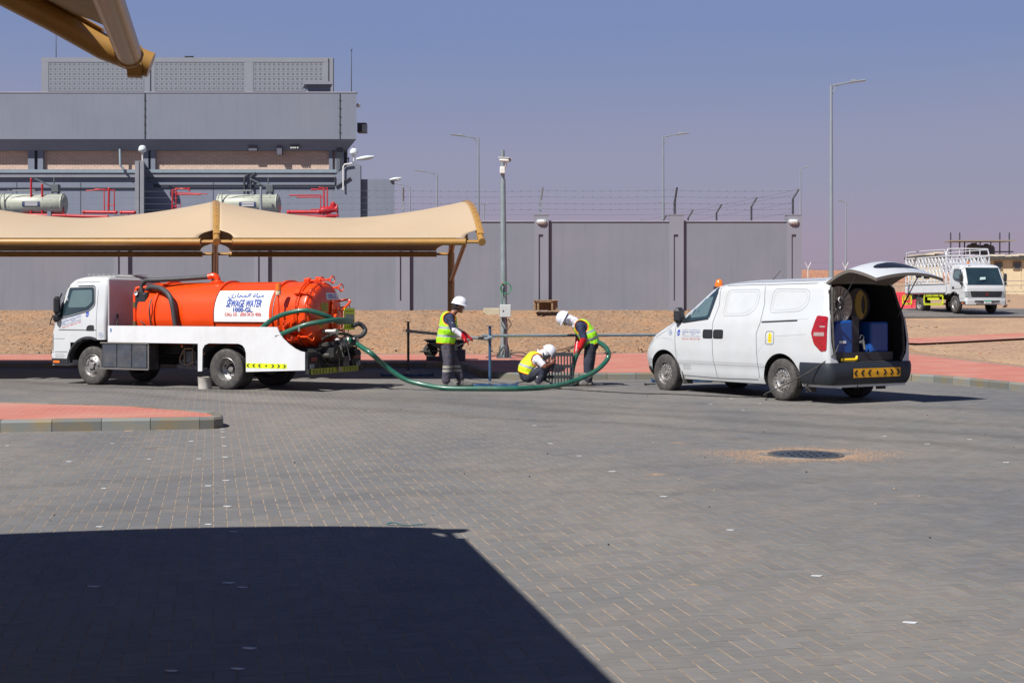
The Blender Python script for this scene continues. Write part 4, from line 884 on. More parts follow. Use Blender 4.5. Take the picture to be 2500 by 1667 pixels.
for k, (x0_, y0) in enumerate(((1228, 778), (1236, 778), (1241, 778))):
    q.tube(curve_pts([ml(x0_, y0, -.2), ml(x0_-3+k*5, y0+14, -.22), ml(x0_+2, y0+22, -.12), ml(1230+k*2, 815, -.10), ml(1230+k, 840, -.11)], 6), .012, 6)
q.build('cables', black_rubber, mast, smooth=60)
q = MB(); q.box(ml(1227, 416, -.1), (.15, .16, .19), bev=.015); q.tube([ml(1232, 412, -.15), ml(1236, 402, -.25), ml(1234, 394, -.25)], .025, 8); br_ = q.build('camera_bracket', bl_m, mast, smooth=40)
q = MB(); cc_ = ml(1233, 391, -.28); M = Matrix.Rotation(.95, 3, 'Z') @ Matrix.Rotation(.1, 3, 'X'); q.box(cc_, (.13, .34, .10), rot=M, bev=.03); q.box(cc_+Vector((0, -.01, .06)), (.16, .38, .02), rot=M, bev=.008); cm = q.build('security_camera', bl_m, mast)
q = MB(); f_ = M @ Vector((0, -1, 0)); q.cyl(cc_+f_*.165, cc_+f_*.176, .04, n=14); q.build('lens', glass_dark, cm)
gh_m = mat('green_hose_thin', (.02, .22, .09), .45)
q = MB(); c = ml(1235, 704, -.14); 
for k in range(3): q.tube([c+Vector((.135*math.cos(a)*(1+.05*k), -.02*k, .165*math.sin(a)*(1-.04*k))) for a in np.linspace(0, 6.283, 26)[:-1]], .010, 6, closed=True)
q.tube(curve_pts([c+Vector((-.12, 0, .04)), c+Vector((-.13, 0, -.2)), c+Vector((-.10, .05, -.5))], 6), .008, 5); tag(q.build('coiled_cable', gh_m, smooth=60, loc=(mp_.x, YM, .142)), 'green cable coiled and hung on the camera mast', 'cable')
q = MB(); q.box(ml(1226, 691, -.12), (.06, .03, .03), rot=(0, .3, 0)); q2 = q.build('cable_tie', mat('red_tape', (.5, .05, .05), .5)); q2.location = (mp_.x, YM, .142); tag(q2, 'short red tape holding the green cable on the mast', 'tape')
cable = MB()
for pts in ([(1186, 869), (1200, 869), (1213, 866), (1226, 850)], [(1234, 850), (1250, 862), (1275, 860), (1290, 866), (1340, 867)], [(1232, 852), (1246, 866), (1280, 869), (1360, 864), (1400, 848), (1420, 842)], [(1212, 868), (1222, 858), (1229, 846)]):
    pp = []
    for i, (a, b) in enumerate(pts):
        v = P(a, b, YM-.15); v.z = max(v.z, .16) if i not in (0,) else .16; pp.append(v)
    cable.tube(curve_pts(pp, 6), .016, 6)
tag(cable.build('power_cables', black_rubber, smooth=60), 'loose black cables lying round the foot of the camera mast', 'cables')

# ---- concrete slab and wooden crate against the wall
yb_ = 43.3; a = P(1200, 761, yb_)
q = MB(); q.prism([(-.27, .12), (.27, .12), (.27, -.12), (.02, -.16), (-.14, -.12), (-.27, -.04)], a, (1, 0, 0), (0, 0, 1), (0, .35, 0)); tag(q.build('concrete_block', mat('pale_block', (.42, .38, .27), .9, var=.1), bevel=.02), 'pale broken concrete block on the bank behind the mast', 'block')
c = P(1333, 746, 43.0); cr_ = thing('wooden_crate', 'weathered open wooden crate on the bank against a pilaster', 'crate', c); wood_m = mat('weathered_wood', (.24, .155, .085), .8, var=.3, vscale=14)
for (x0_, w_, h_, dz) in ((-.37, .07, .31, 0), (-.26, .07, .29, -.01), (.31, .13, .31, 0), (.20, .06, .29, 0)):
    q = MB(); q.box((x0_, -.02 if abs(x0_) > .3 else -.12, dz), (w_, .05, h_), bev=.006); q.build('side_board', wood_m, cr_)
for k in range(3):
    q = MB(); q.box((0, -.1+k*.2, .17), (.80, .18, .035), bev=.005); q.build('top_board', wood_m, cr_)
for sx in (-1, 1):
    q = MB(); q.box((sx*.36, .25, 0), (.04, .5, .3), bev=.004); q.build('end_board', wood_m, cr_)
q = MB(); q.box((0, .45, 0), (.7, .03, .3)); q.build('back_board', wood_m, cr_)
q = MB()
for k in range(60): q.box((.27+random.uniform(-.06, .05), random.uniform(-.05, .2), random.uniform(-.14, .12)), (.03, .02, .02), rot=(random.random(), random.random(), random.random()))
q.build('plaster_lumps', st_m[0], cr_)['kind'] = 'stuff'

# ---- distant fence, cabin, rooftop frame, barrier
def far_fence(x0_, x1, y, n, lab, h=2.3):
    t = thing('far_fence', lab, 'fence', (0, y, 0)); q = None; pts = []
    for i in range(n):
        x = x0_+(x1-x0_)*i/(n-1); z = T(x, y); q = MB(); q.tube([(x, 0, z-.1), (x, 0, z+h*.75), (x-.28, 0, z+h)], .045, 4); q.tube([(x, 0, z+h*.75), (x+.28, 0, z+h)], .04, 4); q.build('post', mat('pale_post', (.55, .55, .55), .5), t); pts.append(Vector((x, 0, z)))
    for k in (.35, .72, .98):
        q = MB(); q.tube([p+Vector((0, 0, h*k)) for p in pts], .02, 3); q.build('wire', wire_m, t)
    q = MB()
    for i in range(n-1):
        for s in range(6):
            a = pts[i].lerp(pts[i+1], s/6); q.tube([a+Vector((0, 0, .05)), a+Vector((.5, 0, h*.72))], .006, 3); q.tube([a+Vector((.5, 0, .05)), a+Vector((0, 0, h*.72))], .006, 3)
    q.build('mesh_wire', wire_m, t)['kind'] = 'stuff'
far_fence(24, 62, 122, 12, 'distant security fence on pale Y-shaped posts behind the van tailgate')
far_fence(23.5, 44, 86, 7, 'low wire fence across the dirt left of the cabin', 1.1)
cream = mat('cream_cabin_panel', (.60, .50, .33), .7, var=.05)
def cabin(x0p, x1p, ytop, ybot, y, lab, wins):
    a = P(x0p, ybot, y); b = P(x1p, ytop, y); t = thing('site_cabin', lab, 'cabin', (a.x, y, a.z)); w_ = b.x-a.x; h = b.z-a.z
    q = MB(); q.box((w_/2, 2, h/2-.2), (w_, 4, h+.4)); q.build('walls', cream, t)
    q = MB(); q.box((w_/2, 1.9, h-.02), (w_+.5, 4.6, .22)); q.build('roof_edge', mat('dark_roof_edge', (.06, .055, .05), .8), t)
    q = MB(); n_ = int(w_/.5)
    for i in range(n_): q.box(((i+.5)*w_/n_, 1.85, h+.17+.05*math.sin(i*1.9)), (w_/n_*.96, 4.5, .14), rot=(random.uniform(-.02, .02), random.uniform(-.05, .05), 0))
    q.build('roof_sheets', mat('pale_roof_sheet', (.55, .50, .40), .7), t)
    for (px, py, sz) in wins:
        c = P(px, py, y)-t.location; q = MB(); q.box((c.x, -.03, c.z), (sz, .08, sz)); wf = q.build('window', mat('cabin_window_frame', (.2, .15, .1), .6), t); q = MB(); q.box((c.x, -.075, c.z), (sz*.7, .02, sz*.65)); q.build('pane', glass_dark, wf)
    for i in range(6): 
        q = MB(); q.box((w_*(i+.5)/6, -.02, h*.5), (.05, .03, h*.95)); q.build('panel_joint', cream, t)
    return t
cabin(2415, 2720, 630, 705, 96, 'long cream site cabin at the right edge with small square windows', [(2437, 649, .6), (2483, 649, .6)])
cabin(2256, 2300, 626, 690, 99, 'cream cabin glimpsed through the cage of the far truck', [])
fr_ = thing('rooftop_frame', 'spindly scaffold shelter on the cabin roof above the far truck', 'scaffold', P(2390, 630, 97)); o_ = fr_.location.copy(); O = lambda px, py, dy=0: P(px, py, 97+dy)-o_
for (px, yt) in ((2321, 568), (2343, 568), (2355, 590), (2383, 592), (2393, 590), (2419, 592), (2441, 568), (2464, 568)):
    q = MB(); q.cyl(O(px-(1 if px == 2355 else 0), 632), O(px, yt), .05, n=6); q.build('post', post_m, fr_)
q = MB(); q.box(O(2390, 589, .5), (4.6, 2.2, .08), rot=(0, -.004, 0)); q.box(O(2400, 588, -.7), (5.0, .1, .06)); q.build('deck', mat('frame_deck', (.25, .21, .18), .8), fr_)
q = MB(); q.tube([O(2420, 615), O(2474, 615)], .05, 5); q.tube([O(2363, 608), O(2375, 608)], .05, 5); q.build('rail', post_m, fr_)
for (px, py, w_) in ((2376, 612, 1.0), (2408, 614, 1.2)):
    t = thing('water_tank', 'dark water tank on the cabin roof, '+('left one' if px < 2400 else 'right one')+' under the frame', 'water tank', P(px, py+8, 98)); q = MB(); q.lathe([(.01, .0), (w_/2, 0), (w_/2, .5), (w_*.4, .68), (.15, .74), (.01, .74)], n=16); q.build('body', mat('dark_tank', (.12, .12, .14), .6), t, smooth=40)
    q = MB(); q.lathe([(.17, .72), (.17, .8), (.01, .82)], n=12); q.build('lid', mat('dark_tank', (.12, .12, .14)), t)
barrier_m = mat('red_plastic', (.60, .05, .07), .5, var=.1)
for i, (px, lab) in enumerate(((2206, 'red plastic road barrier block nearest the van'), (2240, 'red plastic road barrier block behind the far truck'))):
    c = P(px, 756, 67); t = thing('road_barrier', lab, 'barrier', c); 
    q = MB(); q.prism([(-.3, 0), (.3, 0), (.16, .35), (.11, .9), (-.11, .9), (-.16, .35)], (-.42, 0, 0), (0, 1, 0), (0, 0, 1), (.84, 0, 0)); q.build('body', barrier_m, t, bevel=.03)
    for k in range(4): q = MB(); q.box((-.3+k*.2, -.165, .5), (.07, .05, .5), rot=(-.1, 0, 0)); q.build('rib', barrier_m, t)
# a few scrub bits and cable posts in the far dirt
q = MB()
for i in range(26):
    x = 20+random.random()*16; y = 68+random.random()*14; z = T(x, y); q.box((x, y, z+.1), (random.uniform(.1, .5), .1, random.uniform(.05, .3)), rot=(random.random(), 0, random.random()))
tag(q.build('debris', st_m[2]), 'scattered debris on the dirt beyond the road', kind='stuff')
# ================================================================== VEHICLE TOOLS
def smooth_tab(xs, ys, sig=.0):
    g = np.linspace(xs[0], xs[-1], 500); v = np.interp(g, xs, ys)
    if sig > 0:
        k = max(1, int(sig/(g[1]-g[0])*2.5)); w = np.exp(-.5*(np.arange(-k, k+1)*(g[1]-g[0])/sig)**2); w /= w.sum()
        v = np.convolve(np.concatenate([2*v[0]-v[1:k+1][::-1], v, 2*v[-1]-v[-k-1:-1][::-1]]), w, 'valid')
    return lambda x: float(np.interp(x, g, v))
class Shell:
    """a vehicle body stacked from level outlines; x forward, y left"""
    def __init__(s, af, ar, w, rfa, rfl, rra, rrl, bow=.0): s.af, s.ar, s.w, s.rfa, s.rfl, s.rra, s.rrl, s.bow = af, ar, w, rfa, rfl, rra, rrl, bow
    def side(s, a, z, off=0.0, sgn=1):
        w = s.w(z); af = s.af(z)-s.bow; ar = s.ar(z); l = w
        k = min(1.0, w/.5)
        if a > af-s.rfa: t = min(1, (a-af+s.rfa)/s.rfa); l = w-s.rfl*k+s.rfl*k*math.sqrt(max(0, 1-t*t))
        elif a < ar+s.rra: t = min(1, (ar+s.rra-a)/s.rra); l = w-s.rrl*k+s.rrl*k*math.sqrt(max(0, 1-t*t))
        return Vector((a, sgn*(l+off), z))
    def front(s, l, z, off=0.0):
        w = s.w(z); k = min(1.0, w/.5); al = abs(l); a = s.af(z)-s.bow*(al/w)**2; e = w-s.rfl*k
        if al > e: t = min(1, (al-e)/(s.rfl*k)); a -= s.rfa*(1-math.sqrt(max(0, 1-t*t)))
        return Vector((a+off, l, z))
    def rear(s, l, z, off=0.0):
        w = s.w(z); k = min(1.0, w/.5); al = abs(l); a = s.ar(z); e = w-s.rrl*k
        if al > e: t = min(1, (al-e)/(s.rrl*k)); a += s.rra*(1-math.sqrt(max(0, 1-t*t)))
        return Vector((a-off, l, z))
    def half(s, z, n=12, ns=14):
        """from front centre down the left side to rear centre"""
        w = s.w(z); k = min(1.0, w/.5); out = []
        e = w-s.rfl*k
        for i in range(5): out.append(s.front(e*i/5, z))
        for i in range(n):
            t = i/n*math.pi/2; l = e+s.rfl*k*math.sin(t); a = s.af(z)-s.bow*(l/w)**2-s.rfa*(1-math.cos(t)); out.append(Vector((a, l, z)))
        a0 = s.af(z)-s.bow-s.rfa; a1 = s.ar(z)+s.rra
        for i in range(ns): out.append(Vector((a0+(a1-a0)*i/ns, w, z)))
        e2 = w-s.rrl*k
        for i in range(n): t = (1-i/n)*math.pi/2; out.append(Vector((s.ar(z)+s.rra*(1-math.cos(t)), e2+s.rrl*k*math.sin(t), z)))
        for i in range(6): out.append(Vector((s.ar(z), e2*(1-i/5), z)))
        return out
    def body(s, zs):
        q = MB(); rows = []
        for z in zs:
            h = s.half(z); rows.append(h+[Vector((p.x, -p.y, p.z)) for p in h[1:-1]][::-1])
        q.grid(rows, closed=True); n = len(rows[0]); q.f.append(list(range(n))); q.m.append(0); k = (len(rows)-1)*n; q.f.append([k+i for i in range(n)][::-1]); q.m.append(0); return q
def patch(q, poly, mp, n=10, k=8, m=0):
    """fills a z-monotone outline laid on a surface: mp(u, z) -> point"""
    zs = sorted(p[1] for p in poly); z0, z1 = zs[0], zs[-1]; lv = sorted(set([z0+1e-4+(z1-z0-2e-4)*i/n for i in range(n+1)]+[min(z1-1e-4, max(z0+1e-4, z)) for z in zs])); rows = []
    for z in lv:
        xs = []
        for (a, b) in zip(poly, poly[1:]+poly[:1]):
            if (a[1]-z)*(b[1]-z) <= 0 and a[1] != b[1]: xs.append(a[0]+(b[0]-a[0])*(z-a[1])/(b[1]-a[1]))
        if len(xs) < 2: continue
        lo, hi = min(xs), max(xs); rows.append([mp(lo+(hi-lo)*i/k, z) for i in range(k+1)])
    q.grid(rows, m); return q
def rpoly(pts, r, n=4):
    """rounds the corners of an outline"""
    out = []; m_ = len(pts)
    for i in range(m_):
        p = Vector(pts[i]); a = Vector(pts[i-1])-p; b = Vector(pts[(i+1) % m_])-p; ra = min(r, a.length*.45); rb = min(r, b.length*.45); A = p+a.normalized()*ra; B = p+b.normalized()*rb
        for k in range(n+1): t = k/n; out.append(tuple((1-t)**2*A+2*t*(1-t)*p+t*t*B))
    return out
def seam(q, pts, mp, w=.010, m=0, n=6):
    """a narrow strip along a line laid on a surface"""
    d = []
    for a, b in zip(pts, pts[1:]):
        for i in range(n): d.append(Vector(a).lerp(Vector(b), i/n))
    d.append(Vector(pts[-1])); rows = []
    for i, p in enumerate(d):
        t = (d[min(i+1, len(d)-1)]-d[max(i-1, 0)]).normalized(); nn = Vector((-t.y, t.x))*w/2; rows.append([mp(*(p+nn)), mp(*(p-nn))])
    q.grid(rows, m); return q
seam_m = mat('panel_gap', (.10, .105, .11), .6); press_grey_m = mat('press_shade_and_rail_grey', (.36, .37, .385), .4, coat=.3)  # second grey stands in for pressing shade; the roof strip shares it
rim_m = mat('steel_wheel', (.34, .335, .33), .4, .55, var=.2, vscale=14, col2=(.16, .11, .08), c2scale=10, c2amt=.6)
def wheel(parent, loc, r, w, rr, style, out=1, label=None):
    """tyre with tread, a rim as sub-part; out=+1 faces the vehicle's left"""
    q = MB(); h = w/2; prof = [(rr-.01, -h*.9), (rr+.02, -h), (r*.9, -h*1.02), (r*.975, -h*.86), (r, -h*.70), (r, h*.70), (r*.975, h*.86), (r*.9, h*1.02), (rr+.02, h), (rr-.01, h*.9)]
    q.lathe(prof, (0, 0, 0), (0, 1, 0), 48)
    for k in range(40):
        a = 2*math.pi*k/40
        for yy in (-.45, 0, .45): q.box(((r+.001)*math.cos(a+yy*.1), h*yy*1.25, (r+.001)*math.sin(a+yy*.1)), (.004, h*.36, r*.1), rot=(0, -a-yy*.1, 0))
    t = q.build('wheel', black_rubber, parent, smooth=40, loc=loc); t.rotation_euler = (0, 0, 0 if out > 0 else math.pi)
    if label: t['label'] = label
    q = MB(); y = h*.80
    if style == 'van':
        prof = [(rr, h*.92), (rr*.97, h*.95), (rr*.93, h*.6), (rr*.88, y*.55), (rr*.82, y*.80), (rr*.62, y*.95), (rr*.50, y*.72), (rr*.44, y*.70), (rr*.2, y*.72), (rr*.19, y*1.05), (rr*.05, y*1.12), (.001, y*1.12)]
        q.lathe(prof, ax=(0, 1, 0), n=40, m=0)
        for k in range(16):
            a = 2*math.pi*k/16; c = Vector((rr*.735*math.cos(a), y*.885+.003, rr*.735*math.sin(a))); q.lathe([(rr*.062, 0), (.001, .001)], c, (0, 1, 0), 10, 1)
        for k in range(6):
            a = 2*math.pi*k/6+.3; c = Vector((rr*.34*math.cos(a), y*.7, rr*.34*math.sin(a))); q.lathe([(rr*.09, .0), (rr*.085, .004), (.001, .004)], c, (0, 1, 0), 10, 1); q.lathe([(rr*.055, .003), (rr*.05, .02), (.001, .022)], c, (0, 1, 0), 6, 0)
    elif style == 'truck_front':
        prof = [(rr, h*.92), (rr*.96, h*.97), (rr*.93, h*.75), (rr*.85, h*.6), (rr*.80, h*.75), (rr*.55, h*1.02), (rr*.5, h*.9), (rr*.30, h*.9), (rr*.28, h*1.25), (rr*.10, h*1.35), (.001, h*1.35)]
        q.lathe(prof, ax=(0, 1, 0), n=40)
        for k in range(6):
            a = 2*math.pi*k/6; c = Vector((rr*.70*math.cos(a), h*.885, rr*.70*math.sin(a))); q.ball(c, (rr*.10, .012, rr*.07), 10, 1, Matrix.Rotation(-a+math.pi/2, 3, 'Y'))
        for k in range(5):
            a = 2*math.pi*k/5+.2; c = Vector((rr*.40*math.cos(a), h*.9, rr*.40*math.sin(a))); q.lathe([(rr*.07, 0), (rr*.06, .035), (.001, .04)], c, (0, 1, 0), 6, 1)
    else:
        prof = [(rr, h*.92), (rr*.97, h*.97), (rr*.92, h*.6), (rr*.86, h*.2), (rr*.84, -h*.5), (rr*.78, -h*.62), (rr*.5, -h*.9), (rr*.42, -h*.9), (rr*.26, -h*.9), (rr*.24, -h*.5), (rr*.16, -h*.45), (.001, -h*.44)]
        q.lathe(prof, ax=(0, 1, 0), n=40)
        for k in range(6):
            a = 2*math.pi*k/6+.4; c = Vector((rr*.66*math.cos(a), -h*.73, rr*.66*math.sin(a))); q.ball(c, (rr*.10, .02, rr*.07), 10, 1, Matrix.Rotation(-a+math.pi/2, 3, 'Y'))
        for k in range(5):
            a = 2*math.pi*k/5+.2; c = Vector((rr*.38*math.cos(a), -h*.9, rr*.38*math.sin(a))); q.lathe([(rr*.07, 0), (rr*.06, .05), (.001, .055)], c, (0, 1, 0), 6, 1)
    q.build('rim', [rim_m, dark_metal], t, smooth=35)
    return t
def chevrons(q, n_side, u0, u1, v0, v1, mp, m=1):
    """a row of arrowheads pointing outwards from a diamond"""
    L_ = (u1-u0); st = L_/(2*n_side+1); c = (u0+u1)/2; hm = (v1-v0)*.36; vm = (v0+v1)/2; w = st*.36
    def piece(pts): q.add([mp(*p) for p in pts], [tuple(range(len(pts)))], m)
    piece([(c-w*.55, vm), (c, vm+hm*.75), (c+w*.55, vm), (c, vm-hm*.75)])
    for s in (-1, 1):
        for k in range(1, n_side+1):
            x = c+s*(k*st+st*.15); t = s*w*.75
            piece([(x+t, vm), (x, vm+hm), (x-t*1.1, vm+hm), (x, vm)]); piece([(x+t, vm), (x, vm), (x-t*1.1, vm-hm), (x, vm-hm)])
def ar(*words):
    return ' '.join(w[::-1] for w in words[::-1])
AR_SEWAGE = ar('\uFEE3\uFEF4\uFE8E\uFE93', '\uFE8D\uFEDF\uFEE4\uFEA0\uFE8E\uFEAD\uFEF1')
AR_LINE = ar('\uFEA3\uFEAE\uFEF3\uFEAE', '\uFE8D\uFE91\uFEEE', '\uFEDF\uFEE0\uFE98\uFEE4\uFEAA\uFEF3\uFEAA\uFE8E\uFE95', '\uFE8D\uFEDF\uFEBC\uFEA4\uFEF4\uFE94')
def door_print(parent, mp, u0, u1, z0, z1, slope=0.0, sgn=-1):
    """the door lettering: five short lines, read from u0 to u1 (u falls towards the tail)"""
    Wd = abs(u1-u0); Hh = z1-z0
    rows = [(AR_LINE, .90, .13, blue_ink), ('SANITARY INSTALLATION', .70, .13, blue_ink), ('TEL : ........ FAX : ........', .50, .10, blue_ink), ('-- ------- -- - ---- --- --------', .31, .03, blue_ink), ('CALL US : 050 34 21 450', .10, .14, red_ink)]
    for s, f, hh, ink in rows:
        put_text(s, Wd, Hh*hh, ink, (0, 0, 0), (1, 0, 0), (0, 1, 0), parent, 'lettering', warp=lambda x, y, f=f: mp((u0+u1)/2+sgn*x, z0+Hh*f+y+slope*x))
def globe_logo(parent, mp, u, z, r):
    q = MB(); n = 20
    for (lo, hi, tilt) in ((.30, 1.0, .25), (-.10, .12, .25), (-1.0, -.38, .25)):
        rows = []
        for i in range(7):
            v = lo+(hi-lo)*i/6; hw = math.sqrt(max(0, 1-v*v)); rows.append([mp(u-(hw*(2*j/8-1))*r*.8, z+(v+tilt*hw*(2*j/8-1))*r) for j in range(9)])
        q.grid(rows)
    return q.build('logo', mat('logo_blue', (.02, .06, .40), .5), parent)

# ================================================================== VAN
VX, VY, VTH = 5.342, 22.48, .541
van = thing('panel_van', 'white panel van with its tailgate raised, amber beacon on the roof', 'van', (VX, VY, 0), rot=(0, .008, VTH+math.pi/2))
af = smooth_tab([.24, .45, .62, .78, .92, 1.06, 1.20, 1.40, 1.50, 1.92, 1.98, 2.03, 2.07], [3.92, 4.10, 4.14, 4.10, 4.00, 3.86, 3.56, 3.06, 2.90, 2.28, 2.14, 1.92, 1.60], .03)
arr = smooth_tab([.24, .5, .62, 1.0, 1.4, 1.9, 1.99, 2.04, 2.07], [-1.03, -1.06, -1.06, -1.04, -1.0, -.88, -.82, -.72, -.5], .03)
ww = smooth_tab([.24, .36, .54, .57, .8, 1.1, 1.34, 1.60, 1.90, 1.97, 2.02, 2.055, 2.07], [.86, .905, .925, .94, .955, .945, .915, .85, .785, .735, .60, .35, .05], .012)
SV = Shell(af, arr, ww, .55, .34, .12, .07, .10)
body = SV.body([.26, .30, .36, .42, .48, .53, .56, .60, .66, .72, .78, .84, .90, .96, 1.02, 1.08, 1.14, 1.20, 1.26, 1.32, 1.38, 1.44, 1.50, 1.57, 1.64, 1.71, 1.78, 1.84, 1.89, 1.93, 1.96, 1.985, 2.005, 2.02, 2.035, 2.048, 2.058, 2.065]).build('body', [white_paint, dark_metal], van, fix=True)
cut = []
for ax_ in (0.06, 3.24):
    for s in (1, -1):
        q = MB(); q.cyl((ax_, s*1.2, .34), (ax_, s*.62, .34), .455, n=40); cut.append(q.build('cut', dark_metal, van, fix=True))
q = MB(); q.prism([(-.72, .652), (.72, .652), (.83, .80), (.865, 1.0), (.845, 1.35), (.75, 1.84), (.62, 1.975), (-.62, 1.975), (-.75, 1.84), (-.845, 1.35), (-.865, 1.0), (-.83, .80)], (-1.4, 0, 0), (0, 1, 0), (0, 0, 1), (3.2, 0, 0)); cut.append(q.build('cut', dark_metal, van, fix=True))
boolean_cut(body, cut)
body.data.materials.clear(); body.data.materials.append(white_paint); body.data.materials.append(mat('painted_interior_shade', (.010, .010, .011), .9))  # near-black stands in for shade in the load bay; wheel arches share it
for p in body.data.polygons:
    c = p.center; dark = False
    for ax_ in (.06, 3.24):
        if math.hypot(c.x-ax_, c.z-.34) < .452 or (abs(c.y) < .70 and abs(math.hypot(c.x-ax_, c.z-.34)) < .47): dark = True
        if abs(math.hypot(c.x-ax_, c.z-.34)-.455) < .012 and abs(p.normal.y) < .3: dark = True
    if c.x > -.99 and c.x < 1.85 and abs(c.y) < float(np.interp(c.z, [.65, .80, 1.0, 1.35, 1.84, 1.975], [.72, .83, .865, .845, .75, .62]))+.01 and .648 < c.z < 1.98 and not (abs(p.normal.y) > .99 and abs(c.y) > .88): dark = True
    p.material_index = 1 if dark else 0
body.data.shade_smooth(); body.data.set_sharp_from_angle(angle=R(32))
sd_ = lambda off: (lambda a, z: SV.side(a, z, off))
# windows
for s in (1, -1):
    q = MB(); poly = rpoly([(1.97, 1.38), (2.66, 1.31), (3.0, 1.335), (3.02, 1.40), (2.88, 1.52), (2.60, 1.71), (2.24, 1.90), (1.87, 1.925), (1.84, 1.84)], .05)
    patch(q, poly, lambda a, z: SV.side(a, z, .004, s), 16, 8); sw = q.build('door_window', glass_dark, van, smooth=60)
    q = MB(); 
    poly = [(2.66, 1.30), (3.04, 1.32), (3.05, 1.40), (2.88, 1.54), (2.72, 1.64), (2.69, 1.5)]
    patch(q, poly, lambda a, z: SV.side(a, z, .008, s), 8, 4); q.build('mirror_base', black_plastic, sw, smooth=60)
    q = MB(); seam(q, poly_ := [(1.97, 1.375), (2.66, 1.305), (3.0, 1.33)], lambda a, z: SV.side(a, z, .008, s), .022); seam(q, [(1.96, 1.39), (1.835, 1.84), (1.87, 1.93), (2.24, 1.907), (2.60, 1.715)], lambda a, z: SV.side(a, z, .008, s), .016); q.build('window_seal', black_plastic, sw)
q = MB(); patch(q, rpoly([(2.02, 1.42), (2.50, 1.385), (2.50, 1.55), (2.30, 1.72), (1.93, 1.78)], .06), sd_(.006), 8, 4); q.build('painted_reflection', mat('painted_window_view', (.09, .14, .145), .15, coat=1), van, smooth=60)  # paler patch painted on the glass for its reflection and view
q = MB(); patch(q, rpoly([(-.78, 1.44), (.78, 1.44), (.66, 1.90), (-.66, 1.90)], .08), lambda l, z: SV.front(l, z, .006), 10, 14); q.build('windscreen', glass_dark, van, smooth=60)
# gaps between panels
g = MB()
for pts in ([(1.79, 1.955), (1.74, 1.62), (1.84, 1.30), (1.83, 1.1), (1.80, .62), (1.74, .33)], [(2.89, 1.30), (2.90, .98), (2.86, .62), (2.74, .33), (1.74, .31)], [(1.74, .31), (.66, .33)], [(.62, 1.99), (.55, 1.62), (.58, 1.32), (.66, 1.12), (.64, .8), (.62, .36)], [(2.93, 1.30), (3.20, 1.14), (3.56, 1.0), (3.9, .93)], [(3.62, .60), (4.0, .64)]):
    seam(g, pts, sd_(.0025), .011, 0, 8)
seam(g, [(.60, 1.955), (-.78, 1.955)], sd_(.003), .010); seam(g, [(1.80, 1.96), (.62, 1.96)], sd_(.003), .010)
g.build('panel_gaps', seam_m, van)
g = MB()
for poly in ([(1.60, 1.42), (.92, 1.43), (.72, 1.58), (.70, 1.88), (1.56, 1.89)], [(.40, 1.47), (-.36, 1.50), (-.52, 1.62), (-.50, 1.86), (.37, 1.885)]):
    rp = rpoly(poly, .12, 5); seam(g, rp+[rp[0]], sd_(.002), .012, 0, 2)
    rp = rpoly([(p[0]+(-.055 if p[0] > sum(x[0] for x in poly)/5 else .055), p[1]+(-.04 if p[1] > 1.7 else .04)) for p in poly], .10, 5); seam(g, rp+[rp[0]], sd_(.0015), .006, 0, 2)
seam(g, [(2.80, .60), (.50, .60)], sd_(.001), .008); seam(g, [(2.86, .555), (.46, .555)], sd_(.001), .006)
seam(g, [(.30, 1.07), (.42, .98), (.62, .80)], sd_(.001), .006); seam(g, [(3.6, .95), (3.3, 1.02), (3.0, .98), (2.86, .80), (2.78, .68)], sd_(.001), .008)
seam(g, [(.18, 1.08), (-.55, 1.12)], sd_(.001), .006); seam(g, [(.55, 1.335), (-.55, 1.37)], sd_(.001), .006)
g.build('painted_press_lines', press_grey_m, van)  # grey strips painted for the shading along the pressings
q = MB(); seam(q, [(.55, 1.315), (-.32, 1.345)], sd_(.004), .022); q.build('door_rail', black_plastic, van)
for a0 in (2.09, 1.80):
    q = MB(); patch(q, rpoly([(a0-.01, 1.03), (a0-.01, 1.17), (a0-.26, 1.17), (a0-.26, 1.03)], .04), sd_(.012), 6, 4); patch(q, rpoly([(a0+.002, 1.02), (a0+.002, 1.18), (a0-.27, 1.18), (a0-.27, 1.02)], .04), sd_(.006), 6, 4); q.build('door_handle', black_plastic, van, smooth=40)
rp = rpoly([(.42, 1.16), (.42, .94), (.22, .94), (.22, 1.16)], .05, 4); q = MB(); seam(q, rp+[rp[0]], sd_(.003), .010, 0, 2); ff = q.build('fuel_flap', seam_m, van)
q = MB(); patch(q, [(.355, .97), (.355, 1.13), (.275, 1.13), (.275, .97)], sd_(.004), 3, 2); q.build('sticker', mat('yellow_sticker', (.75, .62, .02), .5), ff)
q = MB(); patch(q, [(.34, 1.0), (.34, 1.02), (.29, 1.02), (.29, 1.0)], sd_(.006), 2, 2); patch(q, [(.34, 1.05), (.34, 1.065), (.29, 1.065), (.29, 1.05)], sd_(.006), 2, 2); patch(q, [(.325, 1.085), (.325, 1.12), (.305, 1.12), (.305, 1.085)], sd_(.006), 2, 2); q.build('sticker_print', amber_lens, ff)
